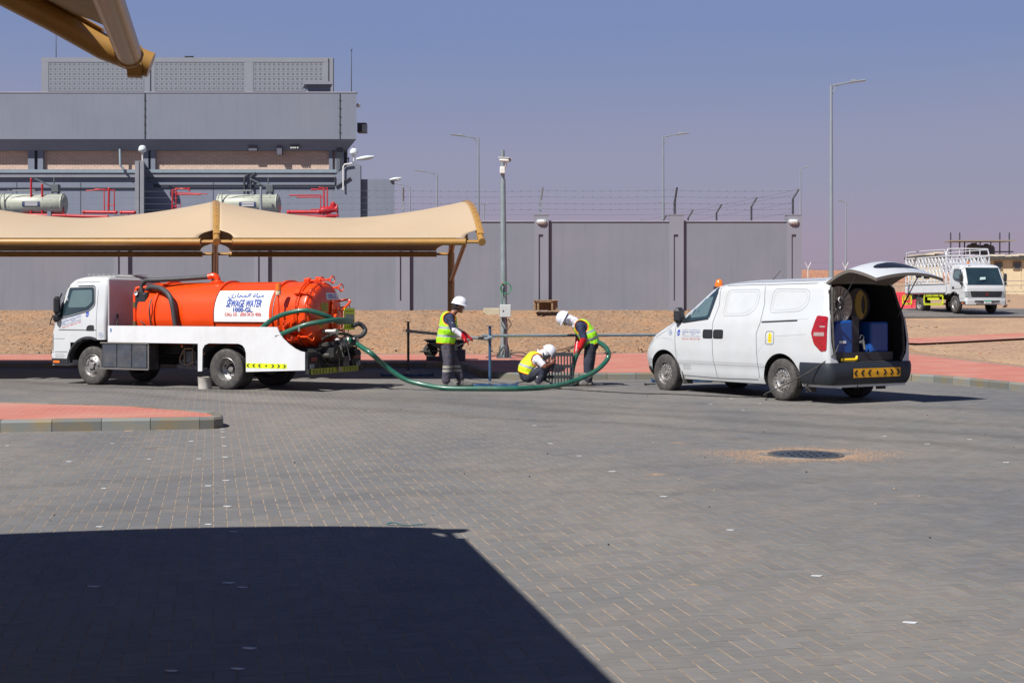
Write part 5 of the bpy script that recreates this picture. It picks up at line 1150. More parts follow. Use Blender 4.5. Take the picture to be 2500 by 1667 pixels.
# lamps, mirror, beacon, aerial
for s in (1, -1):
    q = MB(); poly = rpoly([(-.77, 1.43), (-.67, 1.15), (-.74, .97), (-.90, .85), (-1.01, .86), (-1.01, 1.05), (-.985, 1.41)], .03)
    patch(q, poly, lambda a, z: SV.side(a, z, .012, s), 14, 10)
    tl_ = q.build('tail_lamp', red_lens, van, smooth=60)
    q = MB(); patch(q, [(-.74, 1.095), (-.74, 1.155), (-.965, 1.155), (-.965, 1.095)], lambda a, z: SV.side(a, z, .017, s), 3, 8); patch(q, [(-.86, 1.235), (-.86, 1.26), (-.965, 1.26), (-.965, 1.235)], lambda a, z: SV.side(a, z, .017, s), 2, 4); q.build('reversing_lens', mat('smoked_lens', (.34, .25, .23), .15, coat=1), tl_, smooth=60)
    q = MB(); patch(q, rpoly([(3.60, .98), (3.93, .93), (4.02, .80), (3.80, .80)], .04), lambda a, z: SV.side(a, z, .008, s), 8, 8); q.build('headlamp', glass_clear, van, smooth=60)
    m_ = SV.side(2.80, 1.42, .12, s); q = MB(); q.box((m_.x, m_.y+s*.03, 1.43), (.15, .24, .30), bev=.065); q.tube([(m_.x-.02, m_.y-s*.1, 1.33), (m_.x, m_.y, 1.36)], .04, 8); mi_ = q.build('wing_mirror', black_plastic, van, smooth=60)
q = MB(); q.lathe([(.001, .145), (.036, .138), (.064, .105), (.076, .05), (.078, 0)], (2.33, .36, 1.955), n=20); bc = q.build('beacon', amber_lens, van, smooth=60)
q = MB(); q.lathe([(.10, .0), (.10, -.06), (.02, -.08)], (2.33, .36, 1.96), n=20); q.build('beacon_base', black_plastic, bc)
q = MB(); q.tube([(1.02, .25, 2.04), (.80, .25, 2.21)], .006, 5); q.box((1.02, .25, 2.045), (.06, .03, .02)); q.build('aerial', black_plastic, van)
q = MB(); seam(q, [(2.1, .62), (-.7, .64)], lambda a, y: Vector((a, y, 2.012)), .03); q.build('roof_rail_strip', press_grey_m, van)
# bumpers
def wrap(name, z0, z1, amax, off, m_, front=False, nz=6):
    q = MB(); rows = []
    for k in range(nz+1):
        z = z0+(z1-z0)*k/nz; o_ = off*math.sin(math.pi*(.12+.76*k/nz)); h = SV.half(z, 14, 60)
        pts = [p for p in h if (p.x < amax if not front else p.x > amax)]
        full = pts+[Vector((p.x, -p.y, p.z)) for p in pts[::-1]][1:] if not front else [Vector((p.x, -p.y, p.z)) for p in pts[::-1]][:-1]+pts
        L_ = [0.0]
        for a, b in zip(full, full[1:]): L_.append(L_[-1]+(b-a).length)
        row = []
        for i in range(61):
            d = L_[-1]*i/60; j = min(len(full)-2, max(0, int(np.searchsorted(L_, d))-1)); a, b = full[j], full[j+1]; t = (d-L_[j])/max(1e-6, L_[j+1]-L_[j]); p = a.lerp(b, min(1, t)); n_ = Vector((b.y-a.y, -(b.x-a.x), 0)).normalized()
            c = Vector((1.5, 0, z)); 
            if n_.dot(p-c) < 0: n_ = -n_
            row.append(p+n_*o_)
        rows.append(row)
    q.grid(rows); return q.build(name, m_, van, smooth=50)
bump_m = mat('bumper_plastic', (.017, .022, .030), .55, var=.12)
rb_ = wrap('rear_bumper', .30, .662, -.40, .055, bump_m)
fb_ = wrap('front_bumper', .25, .46, 3.66, .03, bump_m, True)
q = MB(); rows = [];
for k in range(2): rows.append([Vector((-1.03+.34*k, y, .655)) for y in np.linspace(-.8, .8, 9)])
for r_ in rows:
    for v in r_: v.z = .668
q.grid(rows); q.build('step_pad', mat('grey_sill', (.12, .12, .12), .7), rb_)
q = MB(); mpb = lambda off: (lambda l, z: Vector((SV.rear(l, z, off+.055).x, l, z)))
patch(q, [(-.62, .415), (-.62, .565), (.46, .565), (.46, .415)], mpb(.012), 2, 10, 0); chevrons(q, 3, .46, -.62, .42, .56, mpb(.016), 1); q.build('chevron_board', [amber_sheet, black_ink], van)
# tow loop, exhaust, mud flaps
q = MB(); q.tube([(-1.0+.04*math.cos(a), .28, .27+.035*math.sin(a)) for a in np.linspace(0, 6.28, 13)[:-1]], .008, 5, closed=True); q.box((-.9, .25, .30), (.2, .3, .03)); q.box((-.95, .05, .29), (.1, .35, .02)); q.build('tow_eye', dark_metal, van)
q = MB(); q.cyl((-.2, .1, .33), (-.85, .1, .33), .11, n=14); q.cyl((-.6, -.45, .30), (-1.0, -.45, .28), .03, n=10); q.box((1.6, 0, .27), (3.2, 1.2, .10)); q.build('underbody', dark_metal, van, smooth=40)
for (a, s) in ((-.50, 1), (-.50, -1), (2.72, 1), (2.72, -1)):
    q = MB(); q.box((a, s*.80, .30), (.02, .22, .26), rot=(0, .15, 0)); q.build('mud_flap', black_rubber, van)
for (a, s) in ((0.06, 1), (0.06, -1), (3.24, 1), (3.24, -1)):
    wheel(van, (a, s*.825, .352), .352, .215, .215, 'van', s, 'rust-stained steel front wheel' if a > 1 and s == 1 else None)
# print
mp_side = sd_(.004)
door_print(van, mp_side, 2.69, 2.17, .985, 1.19)
globe_logo(van, sd_(.004), 2.79, 1.115, .058)
q = MB(); rp = [(3.04+.045*math.cos(a), 1.12+.05*math.sin(a)) for a in np.linspace(0, 6.283, 20)]; seam(q, rp, sd_(.004), .009, 0, 1); nb_ = q.build('number_ring', mat('ring_blue', (.12, .2, .38), .5), van)
put_text('30', .045, .035, MATS['ring_blue'], (0, 0, 0), (1, 0, 0), (0, 1, 0), nb_, 'lettering', warp=lambda x, y: mp_side(3.04-x, 1.12+y))
q = MB()
for k in range(3): 
    x = 2.69
    while x > 2.48: w_ = random.uniform(.012, .04); patch(q, [(x, .515-.035*k), (x, .532-.035*k), (x-w_, .532-.035*k), (x-w_, .515-.035*k)], sd_(.003), 1, 1); x -= w_+.008
q.build('weight_print', mat('grey_ink', (.33, .33, .34), .6), van)
# tailgate, raised
def gate(u, v, off=0.0):
    """u 0..1 hinge to lip, v -1..1 across"""
    a = -.80-1.16*u; prof = 1.985+.205*math.sin(min(1, u/.55)*math.pi/2)-.155*max(0, (u-.45)/.55)**1.5
    z = prof+(.14-.05*max(0, u-.5)*2)*(1-v*v)*min(1, .25+u*1.5)-.025+off; return Vector((a+.05*u*v*v, v*(.74+.02*u), z))
q = MB(); top = [[gate(u, v) for v in np.linspace(-1, 1, 25)] for u in np.linspace(0, 1, 25)]; bot = [[p-Vector((0, 0, .05)) for p in r] for r in top]
q.grid(top, 0); q.grid(bot, 1)
for e_ in (0, -1):
    q.grid([top[e_], bot[e_]], 1); q.grid([[r[e_] for r in top], [r[e_] for r in bot]], 1)
tg = q.build('tailgate', [white_paint, mat('tailgate_lining', (.12, .105, .09), .7)], van, smooth=60)
q = MB()
rows = []
for i in range(9):
    t = i/8; v0 = -.62+.0*t; hw_ = .12+.55*math.sin(math.pi*t)**.6; rows.append([gate(.60+.24*t, v*hw_, .006) for v in np.linspace(-1, 1, 17)])
q.grid(rows); q.build('tailgate_window', mat('dusty_dark_glass', (.012, .014, .018), .35, spec=.25), tg, smooth=60)
q = MB(); c = gate(.30, 0, .03); q.box(c, (.06, .34, .04), bev=.01); q.build('high_brake_lamp', black_plastic, tg)
for v in (-.2, -.45): q = MB(); c = gate(.985, v, -.055); q.box(c, (.03, .12, .06), bev=.01); q.build('latch', black_plastic, tg)
for s in (-1, 1):
    q = MB(); a = Vector((-.96, s*.735, 1.40)); b = gate(.60, s*.93, -.05); q.cyl(a, a.lerp(b, .55), .014, n=8); q.cyl(a.lerp(b, .5), b, .009, n=8); q.build('gas_strut', black_plastic, van, smooth=50)
    q = MB(); q.tube([(-1.035, s*.72, .68), (-1.03, s*.80, .85), (-1.0, s*.80, 1.38), (-.90, s*.70, 1.88)], .022, 6); q.build('door_seal', black_rubber, van, smooth=60)
q = MB(); q.tube([(-.83, -.60, 1.97), (-.83, 0, 1.985), (-.83, .60, 1.97)], .02, 6); q.build('header_trim', mat('light_trim', (.2, .2, .2), .5), van)
# load: each its own thing, standing in the van
def vw(a, l, z):
    return van.matrix_basis @ Vector((a, l, z))
VR = (0, .008, VTH+math.pi/2)
bpy.context.view_layer.update()
blue_m = mat('blue_tank_plastic', (.008, .06, .25), .4, var=.1)
for (l, w_, h, lab, zt0) in ((.50, .50, .52, 'blue water tank with a sloping shoulder in the van, behind the pale hose reel', 1.28), (-.36, .42, .52, 'square blue water tank at the right inside the van', 1.30)):
    t = thing('water_tank', lab, 'water tank', vw(-.62, l, .93), rot=VR)
    q = MB(); 
    if l > 0: q.prism([(-.25, -.15), (.25, -.15), (.25, .10), (.12, .40), (-.25, .42)], (-.30, 0, 0), (0, 1, 0), (0, 0, 1), (.7, 0, 0))
    else: q.box((0, 0, .13), (.6, w_, h))
    q.build('tank_body', blue_m, t, bevel=.04)
    if l > 0: q = MB(); q.box((-.305, 0, .06), (.01, .15, .04)); q.build('label', white_ink, t)
    else: q = MB(); q.box((-.305, .05, -.18), (.01, .14, .02)); q.build('label', blue_ink, t)
def reel(l, z, r, wd, lab, mt_, core):
    t = thing('hose_reel', lab, 'hose reel', vw(-.72, l, z), rot=VR)
    for s in (-1, 1):
        q = MB(); q.lathe([(.03, s*wd/2), (r*.25, s*wd/2), (r*.97, s*wd/2), (r, s*wd/2-.01*s), (r*.97, s*wd/2-.03*s), (r*.25, s*(wd/2-.02))], ax=(1, 0, 0), n=28); q.build('flange', mt_, t, smooth=30)
    q = MB()
    for k in range(18):
        a = k/18*6.283; q.box((-wd/2-.008, r*.62*math.cos(a), r*.62*math.sin(a)), (.01, r*.6, .012), rot=(a, 0, 0))
    q.build('ribs', mat('reel_rib', (.27, .24, .20), .8), t)
    q = MB()
    for k in range(5): q.lathe([(r*.82-.02, -.02), (r*.82, -.0), (r*.82-.02, .02)], (-wd/2+.04+k*.05, 0, 0), (1, 0, 0), 26)
    q.build('wound_hose', core, t, smooth=60)
    q = MB(); q.cyl((-wd/2-.03, 0, 0), (-wd/2+.02, 0, 0), r*.28, n=16); q.build('hub', black_plastic, t); return t
yel = mat('yellow_hose', (.26, .17, .008), .4)
r1 = reel(.50, 1.60, .31, .26, 'pale ribbed hose reel high on the left inside the van', mat('dusty_reel', (.33, .30, .25), .8, var=.2, vscale=9), black_rubber)
q = MB(); q.tube(curve_pts([(-.16, -.04, .1), (-.17, .0, .14), (-.17, .05, .08), (-.17, .01, .02), (-.17, .02, -.06)], 5), .008, 6); q.build('hook', white_ink, r1)
t = thing('yellow_hose_reel', 'reel of bright yellow hose inside the van beside the pale reel', 'hose reel', vw(-.62, -.16, 1.60), rot=VR)
q = MB()
for k in range(7): q.tube([(-.15+.0*k, .02+(.10+.012*k)*math.cos(a)*.7+.012*k, (.17+.010*k)*math.sin(a)) for a in np.linspace(0, 6.283, 25)[:-1]], .011, 5, closed=True)
q.build('wound_hose', yel, t, smooth=60)
q = MB(); q.lathe([(.02, .0), (.28, 0), (.30, .02), (.28, .03)], (0.05, -.06, 0), (1, 0, 0), 24); q.build('flange', black_plastic, t)
t = thing('pump_unit', 'black pump frame with steel fittings between the two blue tanks', 'pump', vw(-.7, .03, .68), rot=VR)
q = MB(); q.box((0, 0, .07), (.5, 1.32, .14)); q.box((.0, .10, .35), (.3, .16, .75)); q.build('frame', black_plastic, t)
q = MB(); q.cyl((-.22, 0, .30), (-.16, 0, .30), .03, n=12); q.tube(curve_pts([(-.2, .02, .3), (-.22, -.02, .38), (-.21, .03, .42), (-.2, .05, .36)], 5), .006, 6); q.cyl((-.24, -.02, .18), (-.2, -.02, .34), .022, n=8); q.build('fittings', mat('dull_iron', (.13, .13, .13), .5, .5), t, smooth=50)
t = thing('yellow_pipe_wrench', 'yellow curved tool lying on the van load sill', 'tool', vw(-.96, .36, .70), rot=VR)
q = MB(); q.tube(curve_pts([(0, .22, 0), (0, .02, .0), (0, -.12, .005), (.02, -.16, .05)], 5), .026, 8); q.build('handle', mat('yellow_tool', (.75, .5, .01), .4), t, smooth=60)
q = MB(); q.ball((.02, -.18, .06), (.02, .03, .025), 8); q.build('grip', black_plastic, t)
t = thing('chain', 'rusty chain and shackles heaped on the van floor beside the yellow tool', 'chain', vw(-.80, -.02, .70), rot=VR); q = MB()
for k in range(16): q.tube([( .02*math.cos(a)+random.uniform(-.01, .01), .22-.03*k+.02*math.sin(a), .02+.012*math.cos(a+k)) for a in np.linspace(0, 6.283, 9)[:-1]], .006, 4, closed=True)
q.build('links', mat('rusty_steel', (.20, .10, .06), .7), t)
# pressure hose from the van to the workers
pts = [vw(-1.02, .68, .95), vw(-1.06, .86, .78), vw(-.75, 1.06, .52), vw(-.25, 1.10, .30), vw(.25, 1.14, .10)]
gg = [G(1880, 966, .012), G(1840, 969, .012), G(1740, 966, .012), G(1620, 961, .012), G(1560, 960, .012), G(1450, 954, .012), G(1380, 949, .012), G(1330, 946, .012)]
q = MB(); q.tube(curve_pts(pts+gg, 8), .011, 6); tag(q.build('pressure_hose', black_rubber, smooth=60), 'thin black hose from the open van across the paving to the drain', 'hose')
a = G(1575, 938, .02); b = G(1600, 937, .05); q = MB(); q.tube([a, b], .014, 6); q.box(a, (.03, .05, .05)); tag(q.build('metal_rod', dark_metal), 'short dark rod lying in front of the van nose', 'rod')
# ================================================================== TANKER TRUCK
TX, TY, TTH = -5.05, 25.77, 1.134
trk = thing('tanker_truck', 'white cab sewage tanker truck with an orange barrel tank', 'truck', (TX, TY, 0), rz=TTH+math.pi/2)
bpy.context.view_layer.update()
def tw(a, l, z): return trk.matrix_basis @ Vector((a, l, z))
orange = mat('orange_tank_paint', (.72, .055, .002), .30, var=.05, vscale=2, coat=.35, col2=(.55, .045, .003), c2scale=2.5, c2amt=.35)
def make_cab(root, far=False, wid=.855, lens=True, AF=.0):
    taf = smooth_tab([.38, .60, .66, 1.03, 1.34, 1.40, 2.0, 2.12, 2.18, 2.22], [4.50, 4.53, 4.50, 4.49, 4.42, 4.40, 4.12, 3.98, 3.80, 3.50], .02)
    tar = smooth_tab([.38, 2.0, 2.16, 2.22], [2.99, 2.99, 3.05, 3.2], .015)
    tw_ = smooth_tab([.38, .9, 1.3, 2.0, 2.12, 2.18, 2.215, 2.225], [wid, wid, wid, wid-.07, wid-.11, wid-.20, wid-.45, .05], .015)
    S = Shell(taf, tar, tw_, .16, .13, .07, .07, .05)
    cb = S.body([.38, .44, .5, .56, .60, .64, .7, .78, .86, .94, 1.02, 1.1, 1.18, 1.26, 1.34, 1.4, 1.48, 1.56, 1.64, 1.72, 1.8, 1.88, 1.95, 2.02, 2.07, 2.11, 2.14, 2.17, 2.19, 2.205, 2.215, 2.222]).build('cab', [white_paint, dark_metal], root, fix=True)
    cut = []
    q = MB(); q.box((3.40, 0, .35), (1.0, 2.4, 1.0)); cut.append(q.build('cut', dark_metal, root, fix=True))
    for s in (1, -1): q = MB(); q.cyl((3.42, s*1.2, .40), (3.42, s*.45, .40), .52, n=36); cut.append(q.build('cut', dark_metal, root, fix=True))
    q = MB(); q.box((3.0, 0, .6), (1.2, 2.4, .62)); cut.append(q.build('cut', dark_metal, root, fix=True))
    boolean_cut(cb, cut); cb.data.materials.clear(); cb.data.materials.append(white_paint); cb.data.materials.append(dark_metal)
    for p in cb.data.polygons:
        c = p.center; p.material_index = 1 if (2.5 < c.x < 3.93 and c.z < .925 and (abs(math.hypot(c.x-3.42, c.z-.40)-.52) < .02 or abs(p.normal.z) > .9 or abs(c.y) < wid-.03)) else 0
    cb.data.shade_smooth(); cb.data.set_sharp_from_angle(angle=R(32))
    for s in (1, -1):
        mp = lambda a, z, o=.004, s=s: S.side(a, z, o, s)
        q = MB(); patch(q, rpoly([(4.20, 1.34), (4.06, 1.955), (3.33, 1.965), (3.30, 1.62), (3.44, 1.50)], .05), lambda a, z: mp(a, z, .004), 14, 8); wdw = q.build('door_window', glass_dark, cb, smooth=60)
        q = MB(); patch(q, rpoly([(3.98, 1.55), (3.90, 1.90), (3.38, 1.91), (3.36, 1.66), (3.5, 1.56)], .05), lambda a, z: mp(a, z, .006), 10, 6); q.build('painted_reflection', mat('painted_window_view', (.09, .14, .145)), cb, smooth=60)  # the same paler patch painted on the cab glass
        q = MB(); rp = rpoly([(4.23, 1.31), (4.08, 1.98), (3.31, 1.99), (3.28, 1.60), (3.43, 1.48)], .06); seam(q, rp+[rp[0]], lambda a, z: mp(a, z, .003), .022, 0, 2); q.build('window_seal', black_plastic, cb)
        q = MB()
        for pts in ([(3.22, 2.07), (3.22, .93)], [(4.36, 1.34), (4.36, .62)], [(3.22, 2.07), (4.08, 2.06)], [(4.36, .92), (4.05, .92)]): seam(q, pts, lambda a, z: mp(a, z, .002), .009)
        seam(q, [(4.44, 1.10), (3.02, 1.10)], lambda a, z: mp(a, z, .002), .02); seam(q, [(4.48, .655), (3.98, .655)], lambda a, z: mp(a, z, .002), .012); q.build('panel_gaps', seam_m, cb)
        q = MB(); patch(q, rpoly([(3.48, 1.09), (3.46, 1.17), (3.40, 1.20), (3.28, 1.20), (3.28, 1.09)], .02), lambda a, z: mp(a, z, .010), 6, 4); q.build('door_handle', black_plastic, cb)
        q = MB(); rows = []
        for k in range(25): t = math.pi*(.02+.60*k/24); rows.append([Vector((3.42+r_*math.cos(t), s*(wid+o_), .40+r_*math.sin(t))) for r_, o_ in ((.50, -.08), (.53, .02), (.575, .012), (.575, -.02))])
        q.grid(rows); q.build('wheel_arch', black_plastic, cb, smooth=40)
        q = MB(); q.tube([(4.22, s*(wid-.01), 1.33), (4.20, s*(wid+.06), 1.36), (4.20, s*(wid+.06), 1.62), (4.14, s*(wid-.02), 1.84)], .016, 6); q.tube([(4.30, s*(wid+.06), 1.40), (4.40, s*(wid+.05), 1.22), (4.34, s*(wid), 1.20)], .012, 6); wm_ = q.build('mirror_arm', black_plastic, cb, smooth=50)
        q = MB(); q.box((4.20, s*(wid+.06), 1.60), (.14, .15, .36), bev=.05); q.build('mirror', black_plastic, wm_); q = MB(); q.box((4.22, s*(wid+.06), 1.34), (.13, .14, .17), bev=.05); q.build('wide_mirror', black_plastic, wm_)
    q = MB(); patch(q, rpoly([(-wid+.06, 1.25), (wid-.06, 1.25), (wid-.12, 2.04), (-wid+.12, 2.04)], .09), lambda l, z: S.front(l, z, .005), 10, 16); wsn = q.build('windscreen', glass_dark, cb, smooth=60)
    q = MB(); patch(q, rpoly([(-wid+.30, .70), (wid-.30, .70), (wid-.22, .98), (-wid+.22, .98)], .03), lambda l, z: S.front(l, z, .006), 4, 10); gr = q.build('grille', black_plastic, cb)
    for s in (1, -1):
        q = MB(); patch(q, [(s*(wid-.30), .69), (s*(wid-.02), .69), (s*(wid-.02), 1.0), (s*(wid-.20), .98)][::s], lambda l, z: S.front(l, z, .008), 8, 8); q.build('headlamp', mat('grey_headlamp', (.20, .22, .23), .12, coat=1, var=.3, vscale=8), cb, smooth=60)
        q = MB(); patch(q, rpoly([(4.47, .70), (4.48, .98), (4.38, 1.05), (4.37, .70)], .02), lambda a, z: S.side(a, z, .006, s), 8, 4); q.build('side_lens', glass_clear, cb, smooth=60)
        q = MB(); patch(q, [(4.34, .43), (4.34, .475), (4.17, .475), (4.17, .43)], lambda a, z: S.side(a, z, .020, s), 2, 4); q.build('indicator', amber_lens, cb)
    q = MB(); seam(q, [(-wid+.02, .652), (wid-.02, .652)], lambda l, z: S.front(l, z, .004), .016, 0, 16); seam(q, [(-wid+.1, 1.06), (wid-.1, 1.06)], lambda l, z: S.front(l, z, .003), .010, 0, 16); q.build('front_gaps', seam_m, cb)
    q = MB()
    for k in range(4): patch(q, [(-wid+.3, .735+k*.065), (wid-.3, .735+k*.065), (wid-.3, .75+k*.065), (-wid+.3, .75+k*.065)], lambda l, z: S.front(l, z, .010), 2, 10)
    q.build('bars', dark_metal, gr)
    for s in (1, -1):
        q = MB(); patch(q, [(4.42, .39), (4.42, .52), (3.94, .52), (3.94, .39)], lambda a, z: S.side(a, z, .014, s), 2, 4); q.build('bumper_corner', black_plastic, cb)
    return cb, S
cab_, CS = make_cab(trk)
cmp = lambda o: (lambda a, z: CS.side(a, z, o))
q = MB()
for k in range(6): q.box((3.10+k*.13, 0, 2.222), (.03, 1.0, .012), bev=.005)
q.build('roof_ribs', white_paint, cab_)
q = MB(); q.box((2.975, 0, 1.55), (.03, 1.56, 1.15), bev=.01); q.build('rear_panel', mat('cab_back_paint', (.5, .5, .5), .3, coat=.5), cab_)
for y in (-.45,): q = MB(); q.box((2.955, y, 1.72), (.012, .46, .34), bev=.005); q.build('rear_window', glass_dark, cab_)
q = MB(); q.tube(curve_pts([(2.94, .62, 1.05), (2.90, .60, 1.25), (2.94, .55, 1.42)], 5), .018, 6); q.build('breather_hose', black_rubber, cab_, smooth=50)
# door print
door_print(cab_, cmp(.004), 4.17, 3.60, 1.165, 1.345, slope=-.0) if False else None
for (s_, f, hh, ink) in ((AR_LINE, 1.365, .036, blue_ink), ('SANITARY INSTALLATION', 1.315, .034, blue_ink), ('TEL : ........ FAX : ........', 1.275, .022, blue_ink), ('-- ------- -- - ---- --- --------', 1.245, .008, blue_ink), ('CALL US : 050 34 21 450', 1.205, .032, red_ink)):
    put_text(s_, .50, hh, ink, (0, 0, 0), (1, 0, 0), (0, 1, 0), cab_, 'lettering', warp=lambda x, y, f=f: CS.side(3.87-x, f+y+x*.26, .004))
globe_logo(cab_, cmp(.004), 3.46, 1.42, .055)
q = MB(); patch(q, [(4.28, 1.12), (4.28, 1.30), (4.18, 1.32), (4.11, 1.14)], cmp(.003), 4, 3); q.build('mirror_print', mat('grey_ink', (.33, .33, .34)), cab_) if False else None
rp = [(3.10+.05*math.cos(a), 1.00+.05*math.sin(a)) for a in np.linspace(0, 6.283, 20)]; q = MB(); seam(q, rp, cmp(.004), .008, 0, 1); nr = q.build('number_ring', MATS['ring_blue'], cab_); put_text('30', .05, .035, MATS['ring_blue'], (0, 0, 0), (1, 0, 0), (0, 1, 0), nr, 'lettering', warp=lambda x, y: CS.side(3.10-x, 1.0+y, .004))
q = MB()
for k in range(3):
    x = 4.30
    while x > 4.08: w_ = random.uniform(.012, .04); patch(q, [(x, .60-.032*k), (x, .615-.032*k), (x-w_, .615-.032*k), (x-w_, .60-.032*k)], cmp(.003), 1, 1); x -= w_+.008
q.build('weight_print', mat('grey_ink', (.33, .33, .34)), cab_)
# chassis
q = MB()
for s in (1, -1): q.box((1.0, s*.38, .72), (6.2, .07, .18))
for x in (-1.7, -.6, .6, 1.7, 2.6): q.box((x, 0, .72), (.08, .7, .12))
q.cyl((0, -.75, .40), (0, .75, .40), .07, n=10); q.ball((0, 0, .40), (.22, .2, .2), 12); q.cyl((0, 0, .45), (3.0, 0, .65), .04, n=8); q.cyl((3.36, -.75, .40), (3.36, .75, .40), .05, n=8)
q.build('chassis', dark_metal, trk, smooth=40)
# skirts
def skirt(s):
    q = MB(); t = .025; mpk = lambda a, z: Vector((a, s*.945, z))
    top, low = 1.195, .865
    poly = [(2.84, low), (2.84, top), (-1.20, top)]
    poly += [(-1.26, 1.08), (-1.34, .98), (-1.46, .885), (-1.60, .80), (-1.72, .755), (-1.82, .735), (-1.82, .405), (-.50, .35), (-.50, .70), (-.47, .79), (-.42, .845), (-.33, .875), (.36, .875), (.46, .84), (.51, .76), (.52, .34), (.62, .335), (.62, low)]
    a = [(p[0], p[1]) for p in poly]; q.prism(a, (0, s*.945, 0), (1, 0, 0), (0, 0, 1), (0, -s*t, 0)); sk = q.build('side_skirt', mat('white_panel', (.60, .615, .63), .38, var=.03, coat=.2, streak=.06, col2=(.46, .44, .40), c2scale=1.6, c2amt=.35), trk, fix=True)
    q = MB(); mp = lambda o: (lambda a, z: Vector((a, s*(.945+o), z)))
    u0, u1 = (-.50, -1.42) if s > 0 else (-1.42, -.50)
    patch(q, [(-1.42, .425), (-1.42, .515), (-.505, .515), (-.505, .425)], mp(.003), 1, 1, 0); chevrons(q, 3, -1.42, -.505, .425, .515, mp(.005), 1); q.build('chevron_strip', [lime_sheet, black_ink], sk)
    q = MB(); patch(q, [(2.78, 1.07), (2.78, 1.14), (2.74, 1.14), (2.74, 1.07)], mp(.003), 1, 1); q.build('sticker', mat('ring_blue', (.12, .2, .38)), sk)
    q = MB(); rows = []
    for k in range(13): tt = math.pi*k/12; rows.append([Vector((.0+.53*math.cos(tt), y, .40+.47*math.sin(tt)**.6)) for y in (s*.92, s*.5)])
    q.grid(rows); q.build('inner_arch', black_plastic, sk, smooth=50)
    return sk
skirt(1); skirt(-1)
q = MB(); q.box((.8, 0, 1.10), (4.1, 1.84, .05)); q.build('deck', dark_metal, trk)
# locker box behind the cab
q = MB(); q.box((2.42, .78, .60), (1.18, .30, .52)); lk = q.build('locker_box', mat('dirty_black_box', (.03, .032, .04), .5, var=.3, vscale=5, col2=(.10, .08, .06), c2scale=3, c2amt=.5), trk, bevel=.01)
for k in range(3): q = MB(); q.box((2.80-.375*k, .935, .60), (.345, .012, .45), bev=.004); q.build('panel', mat('box_panel', (.045, .052, .068), .5, var=.25, vscale=4, col2=(.12, .10, .08), c2scale=3, c2amt=.5), lk)
q = MB(); q.box((2.42, .945, .855), (1.22, .02, .03)); q.box((2.42, .94, .345), (1.22, .03, .03)); q.box((1.82, .935, .60), (.022, .02, .5)); q.build('angle_iron', mat('scuffed_iron', (.16, .15, .14), .6, .3), lk)
q = MB(); q.box((2.3, -.72, .62), (1.1, .35, .5), bev=.02); q.build('fuel_tank', dark_metal, trk)
# pump and underfloor gear
q = MB(); q.box((1.10, .45, .40), (.75, .16, .10), bev=.02); q.box((1.15, .45, .58), (.30, .2, .26), bev=.02); q.cyl((1.15, .35, .72), (1.15, .35, .95), .07, n=12); q.cyl((1.4, .5, .5), (.9, .5, .5), .05, n=10); q.build('vacuum_pump', mat('pump_grey', (.11, .11, .12), .55, .3, var=.3, vscale=12), trk, smooth=40)
q = MB(); q.tube(curve_pts([(1.28, .55, .72), (1.36, .56, .55), (1.3, .56, .46), (1.15, .56, .44), (1.02, .56, .5)], 6), .014, 6); q.tube([(1.25, .56, .75), (1.25, .56, .42)], .014, 6); q.tube([(1.05, .56, .75), (1.05, .56, .42)], .014, 6); q.tube([(1.25, .56, .75), (1.05, .56, .75)], .014, 6); q.build('pump_pipes', mat('brass_pipe', (.28, .20, .13), .4, .6), trk, smooth=50)
for (x, z, c_) in ((1.28, .80, amber_lens), (.72, .66, amber_lens)): q = MB(); q.ball((x, .60, z), (.03, .02, .03), 8); q.build('marker_lamp', c_, trk)
# wheels
for (a, l, s, st, lab) in ((3.36, .72, 1, 'truck_front', None), (3.36, -.72, -1, 'truck_front', None), (0, .80, 1, 'dual', None), (0, .58, 1, 'dual', None), (0, -.80, -1, 'dual', None), (0, -.58, -1, 'dual', None)):
    wheel(trk, (a, l, .385), .385, .20, .225, st, s)
# the barrel
ZC, RC = 1.405, .645
A0, A1 = 2.36, -1.38
q = MB(); prof = []
for i in range(9): t = math.pi/2*i/8; prof.append((max(.001, RC*math.sin(t)), A0+.16*math.cos(t)))
prof += [(RC, A0-(A0-A1)*k/6) for k in range(1, 7)]
q.lathe(prof, (0, 0, ZC), (1, 0, 0), 64, ref=(0, 0, 1)); bar = q.build('tank_barrel', orange, trk, smooth=50)
for a in (1.95, .50, -.86, -1.36):
    q = MB(); q.lathe([(RC, a-.03), (RC+.035, a-.03), (RC+.035, a+.03), (RC, a+.03)], (0, 0, ZC), (1, 0, 0), 64, ref=(0, 0, 1)); q.build('ring_band', orange, bar, smooth=35)
# rear door of the barrel: a bulging dish with a clamp ring and hand wheels
q = MB(); prof = [(RC, A1+.0), (RC+.03, A1-.02), (RC+.03, A1-.07)]+[(RC, A1-.075), (RC, A1-.19)]+[(RC-.05+.05*math.cos(math.pi/2*i/5), A1-.19-.05*math.sin(math.pi/2*i/5)) for i in range(1, 6)]+[(max(.001, (RC-.05)*math.sin(math.pi/2*(1-i/8))), A1-.24-.10*math.sin(math.pi/2*i/8)) for i in range(1, 9)]
q.lathe(prof, (0, 0, ZC), (1, 0, 0), 64, ref=(0, 0, 1)); rd = q.build('tank_door', orange, trk, smooth=45)
q = MB(); q.lathe([(RC+.012, A1-.03), (RC+.042, A1-.04), (RC+.012, A1-.05)], (0, 0, ZC), (1, 0, 0), 64, ref=(0, 0, 1)); q.build('door_gasket', mat('gasket', (.08, .03, .02), .6), rd, smooth=50)
def dome_a(r): return A1-.24-.10*math.sqrt(max(0, 1-(min(r, RC-.05)/(RC-.05))**2))
